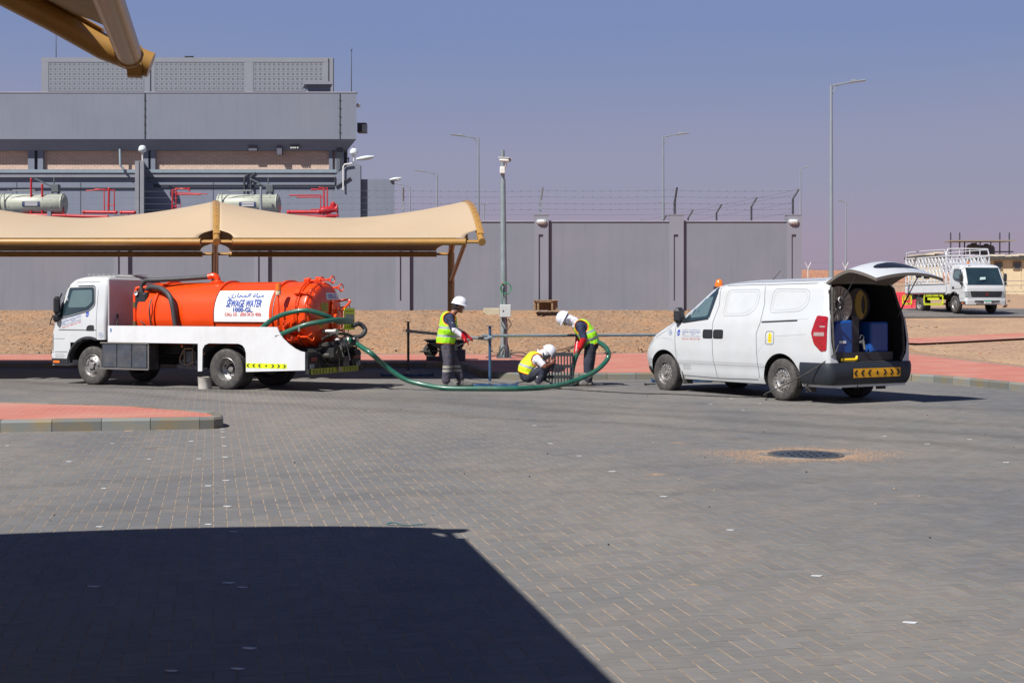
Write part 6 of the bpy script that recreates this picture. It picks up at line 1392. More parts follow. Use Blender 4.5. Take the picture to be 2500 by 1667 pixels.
for ang in (71, 102, 130, 38, 12, 325, 205, 168):
    t = R(ang); y, z = math.cos(t)*(RC+.05), ZC+math.sin(t)*(RC+.05)
    q = MB(); q.box((A1-.02, y, z), (.12, .10, .10), rot=(t, 0, 0), bev=.01); q.cyl((A1+.02, y, z), (A1-.22, y, z), .020, n=8)
    for k in range(3):
        b2 = k*2.094; q.tube([(A1-.20, y, z), (A1-.34, y+.075*math.cos(b2), z+.075*math.sin(b2))], .010, 5)
    q.tube([(A1-.34, y+.075*math.cos(b2), z+.075*math.sin(b2)) for b2 in np.linspace(0, 6.283, 15)[:-1]], .010, 5, closed=True); q.build('hand_wheel', orange, rd, smooth=50)
q = MB(); q.prism([(-.12, -.14), (.12, -.14), (.05, .16), (-.05, .16)], (A1-.35, -.15, ZC+.12), (0, 1, 0), (0, 0, 1), (-.03, 0, 0)); q.prism([(-.10, .14), (.10, .14), (.03, -.18), (-.03, -.18)], (A1-.35, -.15, ZC-.25), (0, 1, 0), (0, 0, 1), (-.03, 0, 0)); q.box((A1-.38, -.16, ZC-.06), (.08, .16, .14), bev=.01); q.cyl((A1-.34, -.12, ZC-.02), (A1-.46, -.12, ZC-.02), .05, n=12); q.build('door_bracket', orange, rd, smooth=40)
q = MB(); q.tube(curve_pts([(A1-.24, -.48, ZC+.27), (A1-.42, -.52, ZC+.30), (A1-.50, -.50, ZC+.25), (A1-.46, -.30, ZC+.10)], 6), .022, 8); q.build('grab_rail', orange, rd, smooth=50)
q = MB(); q.tube([(A1-.44, -.20, ZC+.12), (A1-.47, -.27, ZC+.08), (A1-.47, -.27, ZC-.23), (A1-.44, -.15, ZC-.25)], .020, 8); q.tube([(A1-.47, -.36, ZC-.40), (A1-.42, -.70, ZC-.40)], .02, 8); q.build('sign_frame', orange, rd, smooth=50)
q = MB(); q.box((A1-.49, -.50, ZC-.07), (.014, .36, .42)); sg = q.build('rear_sign', lime_sheet, rd)
q = MB()
for zz in (ZC+.09, ZC-.24):
    for k in range(5):
        x = -.34-.065*k; q.add([(A1-.499, x, zz), (A1-.499, x-.045, zz), (A1-.499, x-.022, zz+.035*(1 if zz > ZC-.1 else -1)*-1)], [(0, 1, 2)])
q.build('triangles', black_ink, sg)
q = MB(); q.box((A1-.498, -.50, ZC-.06), (.004, .31, .17)); q.build('print_panel', mat('faded_print', (.30, .32, .22), .5), sg)
put_text('SEWAGE WATER', .28, .035, red_ink, (A1-.502, -.50, ZC-.11), (0, -1, 0), (0, 0, 1), sg)
q = MB(); rows = []
def on_door(u, v, o=.006):   # u to the right as read from behind, v up
    r = math.hypot(u, v); return Vector((dome_a(min(RC*.98, r))-o, -u, ZC+v))
for i in range(5): rows.append([on_door(-.06+.46*j/6, .30+.13*i/4) for j in range(7)])
q.grid(rows); plq = q.build('gallon_plate', white_ink, rd, smooth=60)
put_text('1000-GL.', .36, .085, blue_ink, (0, 0, 0), (1, 0, 0), (0, 1, 0), plq, warp=lambda x, y: on_door(.17+x, .365+y, .014))
q = MB(); rows = [[on_door(-.24+.22*j/4, .08+.16*i/3) for j in range(5)] for i in range(4)]; q.grid(rows); wn = q.build('notice', mat('dull_yellow', (.42, .34, .03), .6), rd)
q = MB(); 
for i in range(5): rows = [[on_door(-.215+.17*j/3, .105+.028*i+.008*k, .010) for j in range(4)] for k in range(2)]; q.grid(rows)
q.build('notice_print', mat('dark_green_ink', (.10, .12, .03), .6), wn)
q = MB(); rows = [[on_door(-.28+.09*j/2, -.22+.12*i/2) for j in range(3)] for i in range(3)]; q.grid(rows); wn2 = q.build('notice', MATS['dull_yellow'], rd); put_text('5', .035, .07, black_ink, (0, 0, 0), (1, 0, 0), (0, 1, 0), wn2, warp=lambda x, y: on_door(-.235+x, -.16+y, .014))
q = MB(); q.prism([(-.2, 0), (-.02, 0), (-.11, .14)], (A1-.12, .28, ZC-RC-.0), (0, 1, 0), (0, 0, 1), (-.02, 0, 0)); q.build('hinge_foot', orange, rd)
# sign sheet wrapped on the barrel
RS = RC+.012
def on_barrel(a, t, o=0.0): return Vector((a, (RS+o)*math.cos(t), ZC+(RS+o)*math.sin(t)))
T0, T1 = math.asin((1.285-ZC)/RS), math.asin(min(.99, (1.875-ZC)/RS)*1.0)
q = MB(); rows = [[on_barrel(.46-(1.36)*j/10, T0+(T1-T0)*i/16, .004+(.05*max(0, (.15-i/16)))) for j in range(11)] for i in range(17)]; q.grid(rows); sh = q.build('sign_sheet', white_ink, bar, smooth=60)
AC = (.46-.90)/2; 
def sgn(s, w, zc_, h, ink, **k):
    tc_ = math.asin((zc_-ZC)/RS); put_text(s, w, h, ink, (0, 0, 0), (1, 0, 0), (0, 1, 0), sh, 'lettering', warp=lambda x, y: on_barrel(AC-x, tc_+y/RS, .017), **k)
sgn(AR_SEWAGE, .82, 1.765, .155, blue_ink, bold=.012); sgn('SEWAGE WATER', .82, 1.635, .150, blue_ink, shear=.10, bold=.022); sgn('1000-GL.', .46, 1.515, .085, blue_ink, bold=.02); sgn('CALL US :  (050 34 21 450)', .84, 1.42, .078, red_ink, bold=.012)
q = MB(); q.box((-.2, RC*.62, .93), (1.5, .06, .08)); q.box((-1.05, .45, 1.0), (.4, .5, .1)); q.box((1.6, .45, 1.0), (.3, .5, .1)); q.build('saddle', orange, trk)
# beacon on a stalk
q = MB(); q.cyl((-1.12, .78, 1.22), (-1.12, .78, 1.80), .022, n=8); sk_ = q.build('beacon_stalk', orange, trk, smooth=50)
q = MB(); q.lathe([(.055, 0), (.058, .02), (.052, .13), (.001, .14)], (-1.12, .78, 1.87), n=16); q.build('beacon', amber_lens, sk_, smooth=40); q = MB(); q.lathe([(.001, 0), (.05, .0), (.056, .05), (.05, .075)], (-1.12, .78, 1.795), n=16); q.build('beacon_base', mat('beacon_base_cream', (.5, .45, .3), .5), sk_, smooth=40)
# suction plumbing at the front of the barrel
q = MB(); q.cyl((2.33, .46, 1.48), (2.33, .46, 1.86), .13, n=18); q.box((2.33, .46, 1.68), (.30, .26, .34), bev=.03); q.build('filter_box', black_plastic, trk, smooth=40)
q = MB(); q.lathe([(.001, .0), (.04, 0), (.045, -.02), (.045, -.03)], (2.41, .60, 1.84), (0, -1, 0), 16); q.build('gauge', white_ink, trk)
q = MB(); q.tube([(2.52, .52, 1.05), (2.52, .52, 1.38)], .035, 10); q.tube([(2.52, .52, 1.38), (2.52, .52, 1.82), (2.49, .50, 1.94), (2.38, .44, 1.96), (2.2, .44, 1.94)], .038, 10); q.tube([(2.33, .5, 1.50), (2.33, .52, 1.40), (2.36, .52, 1.28)], .035, 10); q.build('orange_pipe', orange, trk, smooth=50)
q = MB(); q.cyl((2.52, .52, 1.10), (2.52, .52, 1.28), .045, n=12); q.cyl((2.52, .52, 1.56), (2.52, .52, 1.66), .045, n=12); q.build('pipe_union', mat('dull_brass', (.16, .12, .05), .5, .5), trk, smooth=50)
hose_m = mat('black_suction_hose', (.04, .042, .045), .6, var=.2, vscale=20)
q = MB(); q.tube(curve_pts([(2.38, .46, 1.80), (2.40, .46, 1.98), (2.30, .46, 2.09), (2.10, .44, 2.10), (1.60, .30, 2.12), (1.02, .12, 2.16)], 8), .048, 12); q.build('suction_hose', hose_m, trk, smooth=60)
q = MB(); q.tube(curve_pts([(2.24, .48, 1.92), (2.10, .52, 1.96), (1.80, .60, 1.93), (1.52, .70, 1.80), (1.40, .74, 1.60), (1.34, .72, 1.20)], 8), .052, 12); q.build('suction_hose', hose_m, trk, smooth=60)
q = MB(); q.tube(curve_pts([(1.02, .12, 2.16), (.90, .08, 2.18), (.84, .06, 2.12), (.84, .06, 2.02)], 5), .06, 12); q.lathe([(.14, 0), (.14, .03), (.07, .06)], (.84, .06, 2.03), n=16); q.build('inlet_elbow', orange, trk, smooth=50)
q = MB(); q.tube(curve_pts([(2.0, .64, 1.72), (1.97, .74, 1.55), (1.99, .70, 1.35), (1.98, .68, 1.2)], 5), .014, 6); q.tube(curve_pts([(2.40, .52, 1.45), (2.3, .62, 1.3), (2.15, .66, 1.22)], 5), .010, 6); q.build('small_line', hose_m, trk, smooth=60)
# spare green hoses lashed along the side and the outlet gear at the tail
green_m = mat('green_suction_hose', (.012, .10, .065), .35, var=.18, vscale=7, coat=.3, col2=(.07, .12, .085), c2scale=3, c2amt=.6)
q = MB(); q.tube(curve_pts([(-.78, .86, 1.16), (-1.10, .87, 1.36), (-1.45, .84, 1.47), (-1.75, .74, 1.50), (-2.0, .50, 1.40), (-2.05, .20, 1.30), (-2.02, -.3, 1.28)], 8), .046, 10); q.build('green_hose', green_m, trk, smooth=60)
q = MB(); q.tube(curve_pts([(-1.15, .90, 1.02), (-1.45, .88, 1.13), (-1.75, .80, 1.24), (-2.0, .60, 1.30), (-2.12, .25, 1.33), (-2.10, -.15, 1.30)], 8), .046, 10); q.build('green_hose', green_m, trk, smooth=60)
q = MB(); q.cyl((-1.16, .90, 1.02), (-1.28, .895, 1.06), .05, n=12); q.tube([(-1.66, .90, 1.20), (-1.66, .90, 1.12)], .02, 5); q.build('hose_coupling', steel, trk, smooth=50)
q = MB()
for (x, y, z) in ((-1.30, .80, 1.26), (-1.42, .80, 1.0)):
    q.box((x, y, z), (.16, .05, .06), bev=.01); q.tube([(x-.02, y+.06, z+.05*math.cos(t)) if False else (x+.055*math.cos(t), y+.05, z+.055*math.sin(t)) for t in np.linspace(0, 6.28, 13)[:-1]], .009, 5, closed=True)
q.box((-1.25, .70, .93), (.35, .20, .04)); q.box((-1.25, .72, 1.08), (.05, .16, .3)); q.build('side_clamps', orange, trk, smooth=40)
q = MB(); q.cyl((-1.70, .16, 1.10), (-1.98, .12, 1.10), .045, n=16); q.cyl((-1.92, .12, 1.10), (-1.99, .12, 1.10), .06, n=16); q.cyl((-1.80, -.12, .90), (-2.02, -.12, .90), .09, n=16); q.cyl((-1.80, -.38, .92), (-2.10, -.42, .90), .085, n=16); q.tube([(-2.0, .04, .85), (-2.05, .0, .62)], .012, 5); q.tube([(-2.0, -.2, .85), (-2.06, -.22, .55)], .012, 5)
for k in range(5): q.tube([(-2.05, -.30+.09*k+.02*math.cos(t), .85+.04*math.sin(t)) for t in np.linspace(0, 6.28, 9)[:-1]], .006, 4, closed=True)
q.build('outlet_valves', mat('valve_metal', (.34, .33, .31), .4, .6, var=.3, vscale=20), trk, smooth=50)
q = MB(); q.tube(curve_pts([(-1.9, -.45, .98), (-2.05, -.62, 1.0), (-2.08, -.74, 1.12), (-2.0, -.66, 1.24), (-1.95, -.5, 1.2)], 6), .045, 10); q.build('short_black_hose', hose_m, trk, smooth=60)
q = MB(); q.tube(curve_pts([(-1.74, .25, .95), (-1.86, .22, 1.02), (-1.95, .02, 1.06), (-1.98, -.25, 1.04), (-2.0, -.45, .98)], 5), .03, 8)
q.box((-1.82, -.10, .86), (.22, .9, .10), bev=.02); q.cyl((-1.95, -.28, .78), (-1.95, .22, .80), .055, n=12); q.cyl((-1.8, .36, .66), (-2.0, .36, .66), .07, n=12); q.box((-1.9, .05, .68), (.10, .35, .16), bev=.02)
for k in range(6): q.tube(curve_pts([(-1.99, .30-.13*k, .92), (-2.03, .28-.13*k, .80), (-2.01, .31-.13*k, .66+.03*(k % 3))], 4), .009, 5)
q.tube([(-1.92, .62, .72), (-1.97, .40, .50), (-1.95, .20, .46)], .012, 5); q.tube([(-1.95, -.55, .75), (-1.97, -.62, .55), (-1.95, -.7, .47)], .012, 5)
q.build('dark_plumbing', mat('grimy_metal', (.055, .05, .045), .55, .4, var=.5, vscale=18), trk, smooth=50)
# tail frame, lamps, chevron bumper
q = MB(); q.box((-1.80, 0, .68), (.10, 1.84, .10)); q.box((-1.90, 0, .36), (.03, 1.9, .03)); q.box((-1.60, 0, .55), (.40, .8, .3)); q.box((-1.84, .72, .56), (.06, .40, .30), bev=.01); q.box((-1.84, -.76, .56), (.06, .34, .30), bev=.01); q.cyl((-1.8, .25, .60), (-1.8, -.30, .58), .09, n=14); q.build('tail_frame', dark_metal, trk, smooth=40)
for s in (1, -1):
    q = MB(); q.box((-1.88, s*.74, .60), (.02, .20, .07), bev=.005); q.build('tail_lamp', mat('dull_red_lens', (.16, .02, .015), .4), trk); q = MB(); q.box((-1.88, s*.80, .47), (.012, .14, .09)); q.build('plate', mat('dull_plate', (.22, .22, .23), .6), trk)
q = MB(); mpb = lambda o: (lambda l, z: Vector((-1.92-o, l, z)))
patch(q, [(-.75, .325), (-.75, .43), (.90, .43), (.90, .325)], mpb(0), 1, 1, 0)
for k in range(7):
    for s in (1, -1):
        x = .075+s*(.10+.105*k); w_ = .04; h_ = .042; zz = .378; q.add([mpb(.004)(x+s*w_*.6, zz), mpb(.004)(x, zz+h_), mpb(.004)(x-s*w_*.7, zz+h_), mpb(.004)(x, zz), mpb(.004)(x-s*w_*.7, zz-h_), mpb(.004)(x, zz-h_)], [(0, 1, 2, 3), (0, 3, 4, 5)], 1)
q.build('bumper_chevrons', [mat('dusty_lime_sheet', (.33, .34, .02), .6, var=.3, vscale=6), black_ink], trk)
q = MB(); q.box((-1.86, 0, .378), (.08, 1.86, .10)); q.build('rear_bumper', dark_metal, trk)
q = MB(); q.tube([(-1.94, -.02, .62), (-1.95, -.02, .42)], .006, 4); q.box((-1.96, -.02, .39), (.03, .10, .08), rot=(.3, 0, 0)); q.build('hanging_tag', mat('tan_tag', (.38, .28, .18), .8), trk)
# wheel chock bucket by the rear wheel
c = tw(.53, .84, 0); t = thing('bucket', 'dusty white bucket on the ground against the tanker rear wheel', 'bucket', c)
q = MB(); q.lathe([(.001, .0), (.125, .0), (.14, .22), (.145, .226), (.136, .226), (.12, .01)], n=18); q.build('pail', mat('dirty_white', (.50, .47, .42), .7, var=.2, vscale=10), t, smooth=40)
q = MB(); q.tube([(.115*math.cos(a), .115*math.sin(a)*.2, .19-.08*math.sin(a)) for a in np.linspace(0, math.pi, 9)], .005, 5); q.build('handle', steel, t)

# ================================================================== FAR STAKE TRUCK
fz = T(20.8, 62)+.045
ft = thing('stake_truck', 'white flatbed truck with a tall white cage, standing on the road at far right', 'truck', (20.83, 62.2, fz), rz=0)
fth = math.atan2(-.987, .16); FW = Vector((.16, -.987, 0)); ft.location = Vector((20.83, 62.2, fz))-FW*3.36-Vector((-.987, -.16, 0))*(-.0); ft.rotation_euler = (0, 0, fth)
fc, FS = make_cab(ft, wid=1.0)
ft.location = Vector((20.95, 59.7, T(20.9, 60)+.045))-FW*3.36
bd_m = mat('dusty_white_paint', (.56, .58, .60), .4, var=.04)
q = MB()
for s in (1, -1): q.box((1.0, s*.38, .72), (6.0, .07, .18))
q.box((.9, 0, .84), (4.2, 1.9, .10)); q.build('chassis', dark_metal, ft)
for s in (1, -1):
    q = MB(); q.box((.80, s*1.06, 1.13), (4.1, .04, .46), bev=.01); sb = q.build('side_board', bd_m, ft)
    q = MB()
    for z in (.93, 1.32): q.box((.8, s*1.085, z), (4.08, .02, .03))
    for k in range(7): q.box((-1.1+k*.65, s*1.09, .87), (.05, .03, .10))
    q.build('ribs', seam_m, sb)
    q = MB(); n_ = 12
    for k in range(n_+1): q.box((-1.2+4.0*k/n_, s*1.06, 1.37+.62), (.04, .04, 1.24))
    for k in range(n_):
        x0_ = -1.2+4.0*k/n_; x1 = x0_+4.0/n_
        q.tube([(x0_, s*1.06, 2.55), (x1, s*1.06, 2.1)], .018, 4); q.tube([(x0_, s*1.06, 2.1), (x1, s*1.06, 2.55)], .018, 4); q.tube([(x0_, s*1.06, 2.1), (x1, s*1.06, 1.6)], .018, 4)
    for z in (1.50, 2.08, 2.6): q.box((.8, s*1.06, z), (4.06, .045, .045))
    q.tube(curve_pts([(-1.2, s*1.06, 2.6), (-1.1, s*1.06, 2.82), (-.8, s*1.06, 2.9), (2.4, s*1.06, 2.9), (2.7, s*1.06, 2.82), (2.8, s*1.06, 2.6)], 4), .022, 5); q.build('cage_side', bd_m, ft)
q = MB()
for y in np.linspace(-1.06, 1.06, 9): q.box((2.82, y, 2.44), (.04, .035, .38)); q.tube([(2.82, y, 2.62), (2.82, min(1.06, y+.2), 2.30)], .016, 4)
for z in (2.27, 2.62): q.box((2.82, 0, z), (.06, 2.16, .06))
q.tube(curve_pts([(2.82, -1.06, 2.62), (2.82, -.98, 2.88), (2.82, -.8, 2.93), (2.82, .8, 2.93), (2.82, .98, 2.88), (2.82, 1.06, 2.62)], 4), .03, 6)
for y in (-1.06, 1.06): q.box((2.82, y, 1.6), (.06, .06, 1.5))
for y in (-.4, .1, .6): q.box((2.82, y, 2.77), (.03, .03, .32))
q.build('cage_front', bd_m, ft); q = MB()
for y in np.linspace(-1.06, 1.06, 8): q.box((-1.22, y, 1.9), (.035, .035, 1.4))
for z in (1.4, 2.05, 2.6): q.box((-1.22, 0, z), (.04, 2.12, .04))
q.build('cage_rear', bd_m, ft)
for (a, l, s, st) in ((3.36, .84, 1, 'truck_front'), (3.36, -.84, -1, 'truck_front'), (0, .88, 1, 'dual'), (0, -.88, -1, 'dual'), (0, .66, 1, 'dual'), (0, -.66, -1, 'dual')): wheel(ft, (a, l, .40), .40, .20, .23, st, s)
hz = mat('hazard_lime', (.60, .66, .02), .5)
for s in (1, -1):
    for (x0_, x1, zz0, zz1) in ((.62, 2.45, .40, .80), (-1.6, -.7, .42, .80)):
        q = MB(); q.box(((x0_+x1)/2, s*1.03, zz1), (x1-x0_, .03, .09)); q.box(((x0_+x1)/2, s*1.03, zz0), (x1-x0_, .03, .09)); q.box((x0_, s*1.03, (zz0+zz1)/2), (.07, .03, zz1-zz0)); q.box((x1, s*1.03, (zz0+zz1)/2), (.07, .03, zz1-zz0)); q.box(((x0_+x1)/2, s*1.03, (zz0+zz1)/2+.05), ((x1-x0_)*.6, .03, .1)); gd = q.build('side_guard', hz, ft)
        q = MB(); k = x0_
        while k < x1:
            for z in (zz0, zz1): q.box((k, s*1.048, z), (.035, .008, .05), rot=(0, .7, 0))
            k += .12
        q.build('guard_stripes', black_ink, gd)
# front details
q = MB(); q.box((4.56, 0, .52), (.03, 1.2, .08), bev=.02); q.build('bumper_slot', black_plastic, ft); q = MB(); q.box((4.58, 0, .50), (.02, .34, .14)); pl = q.build('number_plate', white_ink, ft); q = MB(); q.box((4.593, 0, .55), (.006, .34, .05)); q.build('green_band', mat('plate_green', (.02, .3, .2), .5), pl)
q = MB(); q.box((4.592, 0, .475), (.004, .24, .045)); q.build('plate_number', mat('grey_ink', (.33, .33, .34)), pl)
q = MB()
for k in range(3): a = math.pi/2+k*2.094; d = Vector((0, math.cos(a), math.sin(a))); e2 = Vector((0, -math.sin(a), math.cos(a))); c = Vector((4.53, 0, .84)); q.add([c, c+d*.035+e2*.022, c+d*.075, c+d*.035-e2*.022], [(0, 1, 2, 3)])
q.build('emblem', mat('emblem_red', (.35, .01, .02), .3), ft)
q = MB(); q.ball((4.0, -.62, 2.26), (.05, .05, .07), 10); q.build('beacon', amber_lens, ft); q = MB(); q.ball((4.02, 0, 1.95), (.04, .05, .04), 8); q.build('sun_charm', mat('yellow_tool', (.75, .5, .01)), ft) if False else None
q = MB(); q.add([(4.44, -.02, 1.50), (4.44, -.30, 1.48), (4.40, -.26, 1.60), (4.40, .0, 1.61)], [(0, 1, 2, 3)]); q.build('dashboard_paper', mat('pale_paper', (.35, .5, .5), .6), ft)

# ================================================================== WORKERS
navy = mat('navy_workshirt', (.018, .022, .055), .85, var=.3, vscale=14, bump=1.0, bscale=16)
trouser = mat('dusty_trousers', (.055, .05, .072), .9, var=.3, vscale=9, col2=(.13, .11, .11), c2scale=5, c2amt=.6, bump=1.0, bscale=14)
trouser2 = mat('dark_trousers', (.022, .026, .045), .9, var=.4, vscale=9, bump=1.0, bscale=14, col2=(.06, .055, .06), c2scale=6, c2amt=.5)
skin_m = mat('brown_skin', (.23, .095, .055), .5, var=.08, vscale=10)
skin2 = mat('dark_brown_skin', (.14, .05, .03), .5, var=.08, vscale=10)
glove_m = mat('red_rubber_glove', (.50, .008, .015), .35, var=.15, vscale=12)
sleeve_m = mat('white_arm_sleeve', (.62, .60, .63), .8, var=.1, vscale=12)
vest_m = mat('lime_vest', (.34, .76, .01), .7, var=.16, vscale=9, bump=1.0, bscale=13); vest2 = mat('yellow_vest', (.58, .72, .01), .7, var=.16, vscale=9, bump=1.0, bscale=13)
trim_o = mat('orange_vest_trim', (.85, .22, .01), .6); refl_m = mat('silver_tape', (.36, .38, .40), .4, .1)
helmet_m = mat('white_helmet', (.66, .67, .72), .3, coat=.3); cloth_m = mat('white_headcloth', (.58, .58, .62), .9, var=.2, vscale=16, bump=1.0, bscale=24, col2=(.2, .21, .3), c2scale=22, c2amt=.5)
boot_m = mat('dusty_boots', (.115, .11, .105), .85, var=.3, vscale=16); hair_m = mat('black_hair', (.02, .018, .018), .7)
tapeg = mat('grey_shin_tape', (.30, .29, .25), .6); tee_m = mat('white_tshirt', (.62, .61, .66), .85, var=.14, vscale=12, bump=1.0, bscale=16)
logo_b = mat('trouser_logo_blue', (.02, .16, .50), .5)
def cap(q, a, b, ra, rb, n=16, sq=None):
    """tapered limb with round ends; sq flattens it along a direction"""
    a, b = Vector(a), Vector(b); d = (b-a); L_ = max(1e-5, d.length); d = d/L_; pr = []
    for i in range(5): t = math.pi/2*i/4; pr.append((ra*math.sin(t), -ra*math.cos(t)))
    for i in range(5): t = math.pi/2*i/4; pr.append((rb*math.cos(t), L_+rb*math.sin(t)))
    k0 = len(q.v); q.lathe(pr, a, d, n); 
    if sq:
        w = Vector(sq[0]).normalized(); f = sq[1]
        for i in range(k0, len(q.v)):
            p = Vector(q.v[i]); ax = a+d*(p-a).dot(d); r = p-ax; r = r+w*(r.dot(w))*(f-1); q.v[i] = tuple(ax+r)
def meshed(name, prims, vox, mats, tagf, parent, smooth_it=4):
    """prims: (a, b, ra, rb, squash) capsules fused into one skin"""
    q = MB()
    for pr in prims: cap(q, pr[0], pr[1], pr[2], pr[3], 16, pr[4] if len(pr) > 4 else None)
    o = q.build(name, mats, parent)
    r = o.modifiers.new('r', 'REMESH'); r.mode = 'VOXEL'; r.voxel_size = vox
    s_ = o.modifiers.new('s', 'SMOOTH'); s_.iterations = smooth_it; s_.factor = .5
    bake_mods(o); me = o.data; me.materials.clear()
    for m_ in mats: me.materials.append(m_)
    for p in me.polygons: p.material_index = tagf(p.center)
    me.shade_smooth(); return o
def seg_t(p, a, b):
    a, b = Vector(a), Vector(b); d = b-a; t = max(0, min(1, (p-a).dot(d)/d.length_squared)); return t, (p-(a+d*t)).length
def hand_prims(wr, fwd, palmn, side, curl=.5, s=1.0, grip=False):
    """palm, four unequal bent fingers, and a thumb from the side of the palm"""
    wr, fwd, pn = Vector(wr), Vector(fwd).normalized(), Vector(palmn).normalized(); pn = (pn-fwd*pn.dot(fwd)).normalized(); lat = fwd.cross(pn)*side
    out = [(wr, wr+fwd*.045*s, .030*s, .036*s, (pn, .62)), (wr+fwd*.045*s+lat*.018*s, wr+fwd*.085*s+lat*.028*s, .026*s, .016*s, (pn, .7)), (wr+fwd*.045*s-lat*.018*s, wr+fwd*.08*s-lat*.026*s, .026*s, .016*s, (pn, .7))]
    for k, (o_, ln) in enumerate(((.030, .068), (.011, .078), (-.010, .072), (-.030, .056))):
        base = wr+fwd*.085*s+lat*o_*s; c = curl*(1+.12*k); d1 = (fwd*math.cos(c*.6)+pn*math.sin(c*.6)); d2 = (fwd*math.cos(c*1.5)+pn*math.sin(c*1.5)); d3 = (fwd*math.cos(c*2.3)+pn*math.sin(c*2.3)); l1, l2, l3 = ln*.45*s, ln*.32*s, ln*.26*s
        p1 = base+d1*l1; p2 = p1+d2*l2; p3 = p2+d3*l3; out += [(base, p1, .0105*s, .0098*s), (p1, p2, .0098*s, .009*s), (p2, p3, .009*s, .0078*s)]
    tb = wr+fwd*.025*s+lat*.030*s; t1 = tb+(fwd*.55+lat*.7+pn*.35).normalized()*.042*s; t2 = t1+(fwd*.85+lat*.15+pn*(.3+.6*curl)).normalized()*.032*s
    out += [(tb, t1, .014*s, .0115*s), (t1, t2, .0115*s, .009*s)]
    return out
def helmet(parent, c, M, r=.130, strap=True):
    q = MB(); c = Vector(c)
    rows = []; n = 28
    for i in range(9):
        th = math.pi/2*(1-i/8); row = []
        for j in range(n):
            a = 2*math.pi*j/n; row.append(c+M @ Vector((r*1.14*math.cos(th)*math.cos(a), r*.92*math.cos(th)*math.sin(a), r*1.0*math.sin(th))))
        rows.append(row)
    for (ex, dz) in ((1.04, -.012), (1.12, -.020), (1.10, -.028), (.98, -.016)):
        row = []
        for j in range(n):
            a = 2*math.pi*j/n; pk = 1+.22*max(0, math.cos(a))**3; row.append(c+M @ Vector((r*1.14*math.cos(a)*(1+(ex-1)*(1.0+1.6*max(0, math.cos(a)))), r*.92*math.sin(a)*(1+(ex-1)*.7), dz-.010*max(0, math.cos(a)))))
        rows.append(row)
    q.grid(rows, closed=True); q.tube([c+M @ Vector((r*1.1*math.cos(t), 0, r*1.02*math.sin(t))) for t in np.linspace(.5, 2.6, 12)], .010, 6, flat=.6)
    h = q.build('helmet', helmet_m, parent, smooth=60)
    q = MB(); q.tube([c+M @ Vector((r*1.08*math.cos(a), r*.86*math.sin(a), -.022)) for a in np.linspace(1.2, 5.08, 16)], .009, 5); q.build('headband', black_plastic, h, smooth=50)
    return h
def boot(parent, ank, toe, up=.0):
    """ankle to toe along the ground"""
    a = Vector(ank); t = Vector(toe); d = (t-a); d.z = 0; d.normalize(); q = []
    heel = Vector((a.x, a.y, .045))-d*.045; ball = Vector((t.x, t.y, .042))-d*.05
    pr = [(heel, ball, .052, .052, ((0, 0, 1), .9)), (ball, ball+d*.065, .052, .044, ((0, 0, 1), .85)), (a, Vector((a.x, a.y, .06))+d*.02, .060, .060), (Vector((a.x, a.y, .09))+d*.02, ball+Vector((0, 0, .02)), .055, .044)]
    o = meshed('boot', pr, .010, [boot_m], lambda p: 0, parent, 3)
    for v in o.data.vertices:
        if v.co.z < .006: v.co.z = .004
    return o
def head_prims(c, M, neck):
    c = Vector(c); f = lambda x, y, z: c+M @ Vector((x, y, z))
    return [(f(-.012, 0, .035), f(.012, 0, .035), .088, .084, (M @ Vector((0, 1, 0)), .88)), (f(.02, 0, -.03), f(.035, 0, -.055), .068, .052, (M @ Vector((0, 1, 0)), .9)), (f(.055, 0, -.075), f(.062, 0, -.085), .030, .026),
            (f(.088, 0, .012), f(.108, 0, -.018), .011, .014), (f(.074, -.03, .022), f(.074, .03, .022), .016, .016), (f(.082, -.016, -.048), f(.082, .016, -.048), .0105, .0105), (f(.062, -.045, -.01), f(.050, -.05, -.03), .022, .022), (f(.062, .045, -.01), f(.050, .05, -.03), .022, .022),
            (f(-.005, -.078, .005), f(-.008, -.082, -.028), .016, .011, (M @ Vector((0, 1, 0)), .5)), (f(-.005, .078, .005), f(-.008, .082, -.028), .016, .011, (M @ Vector((0, 1, 0)), .5)),
            (f(-.02, 0, -.04), Vector(neck), .055, .060)]
def face_bits(parent, c, M):
    c = Vector(c); q = MB()
    for s in (-1, 1): q.ball(c+M @ Vector((.079, s*.030, .010)), (.010, .013, .008), 8)
    e = q.build('eyes', mat('eye_white', (.6, .58, .55), .3), parent, smooth=60); q = MB()
    for s in (-1, 1): q.ball(c+M @ Vector((.087, s*.030, .010)), (.004, .006, .006), 8)
    q.build('irises', black_ink, e, smooth=60); q = MB()
    for s in (-1, 1): q.tube([c+M @ Vector((.088, s*.015, .032)), c+M @ Vector((.082, s*.048, .030))], .005, 5)
    q.tube([c+M @ Vector((.096, -.022, -.040)), c+M @ Vector((.098, 0, -.037)), c+M @ Vector((.096, .022, -.040))], .005, 5); q.build('brows_and_moustache', hair_m, e, smooth=60)
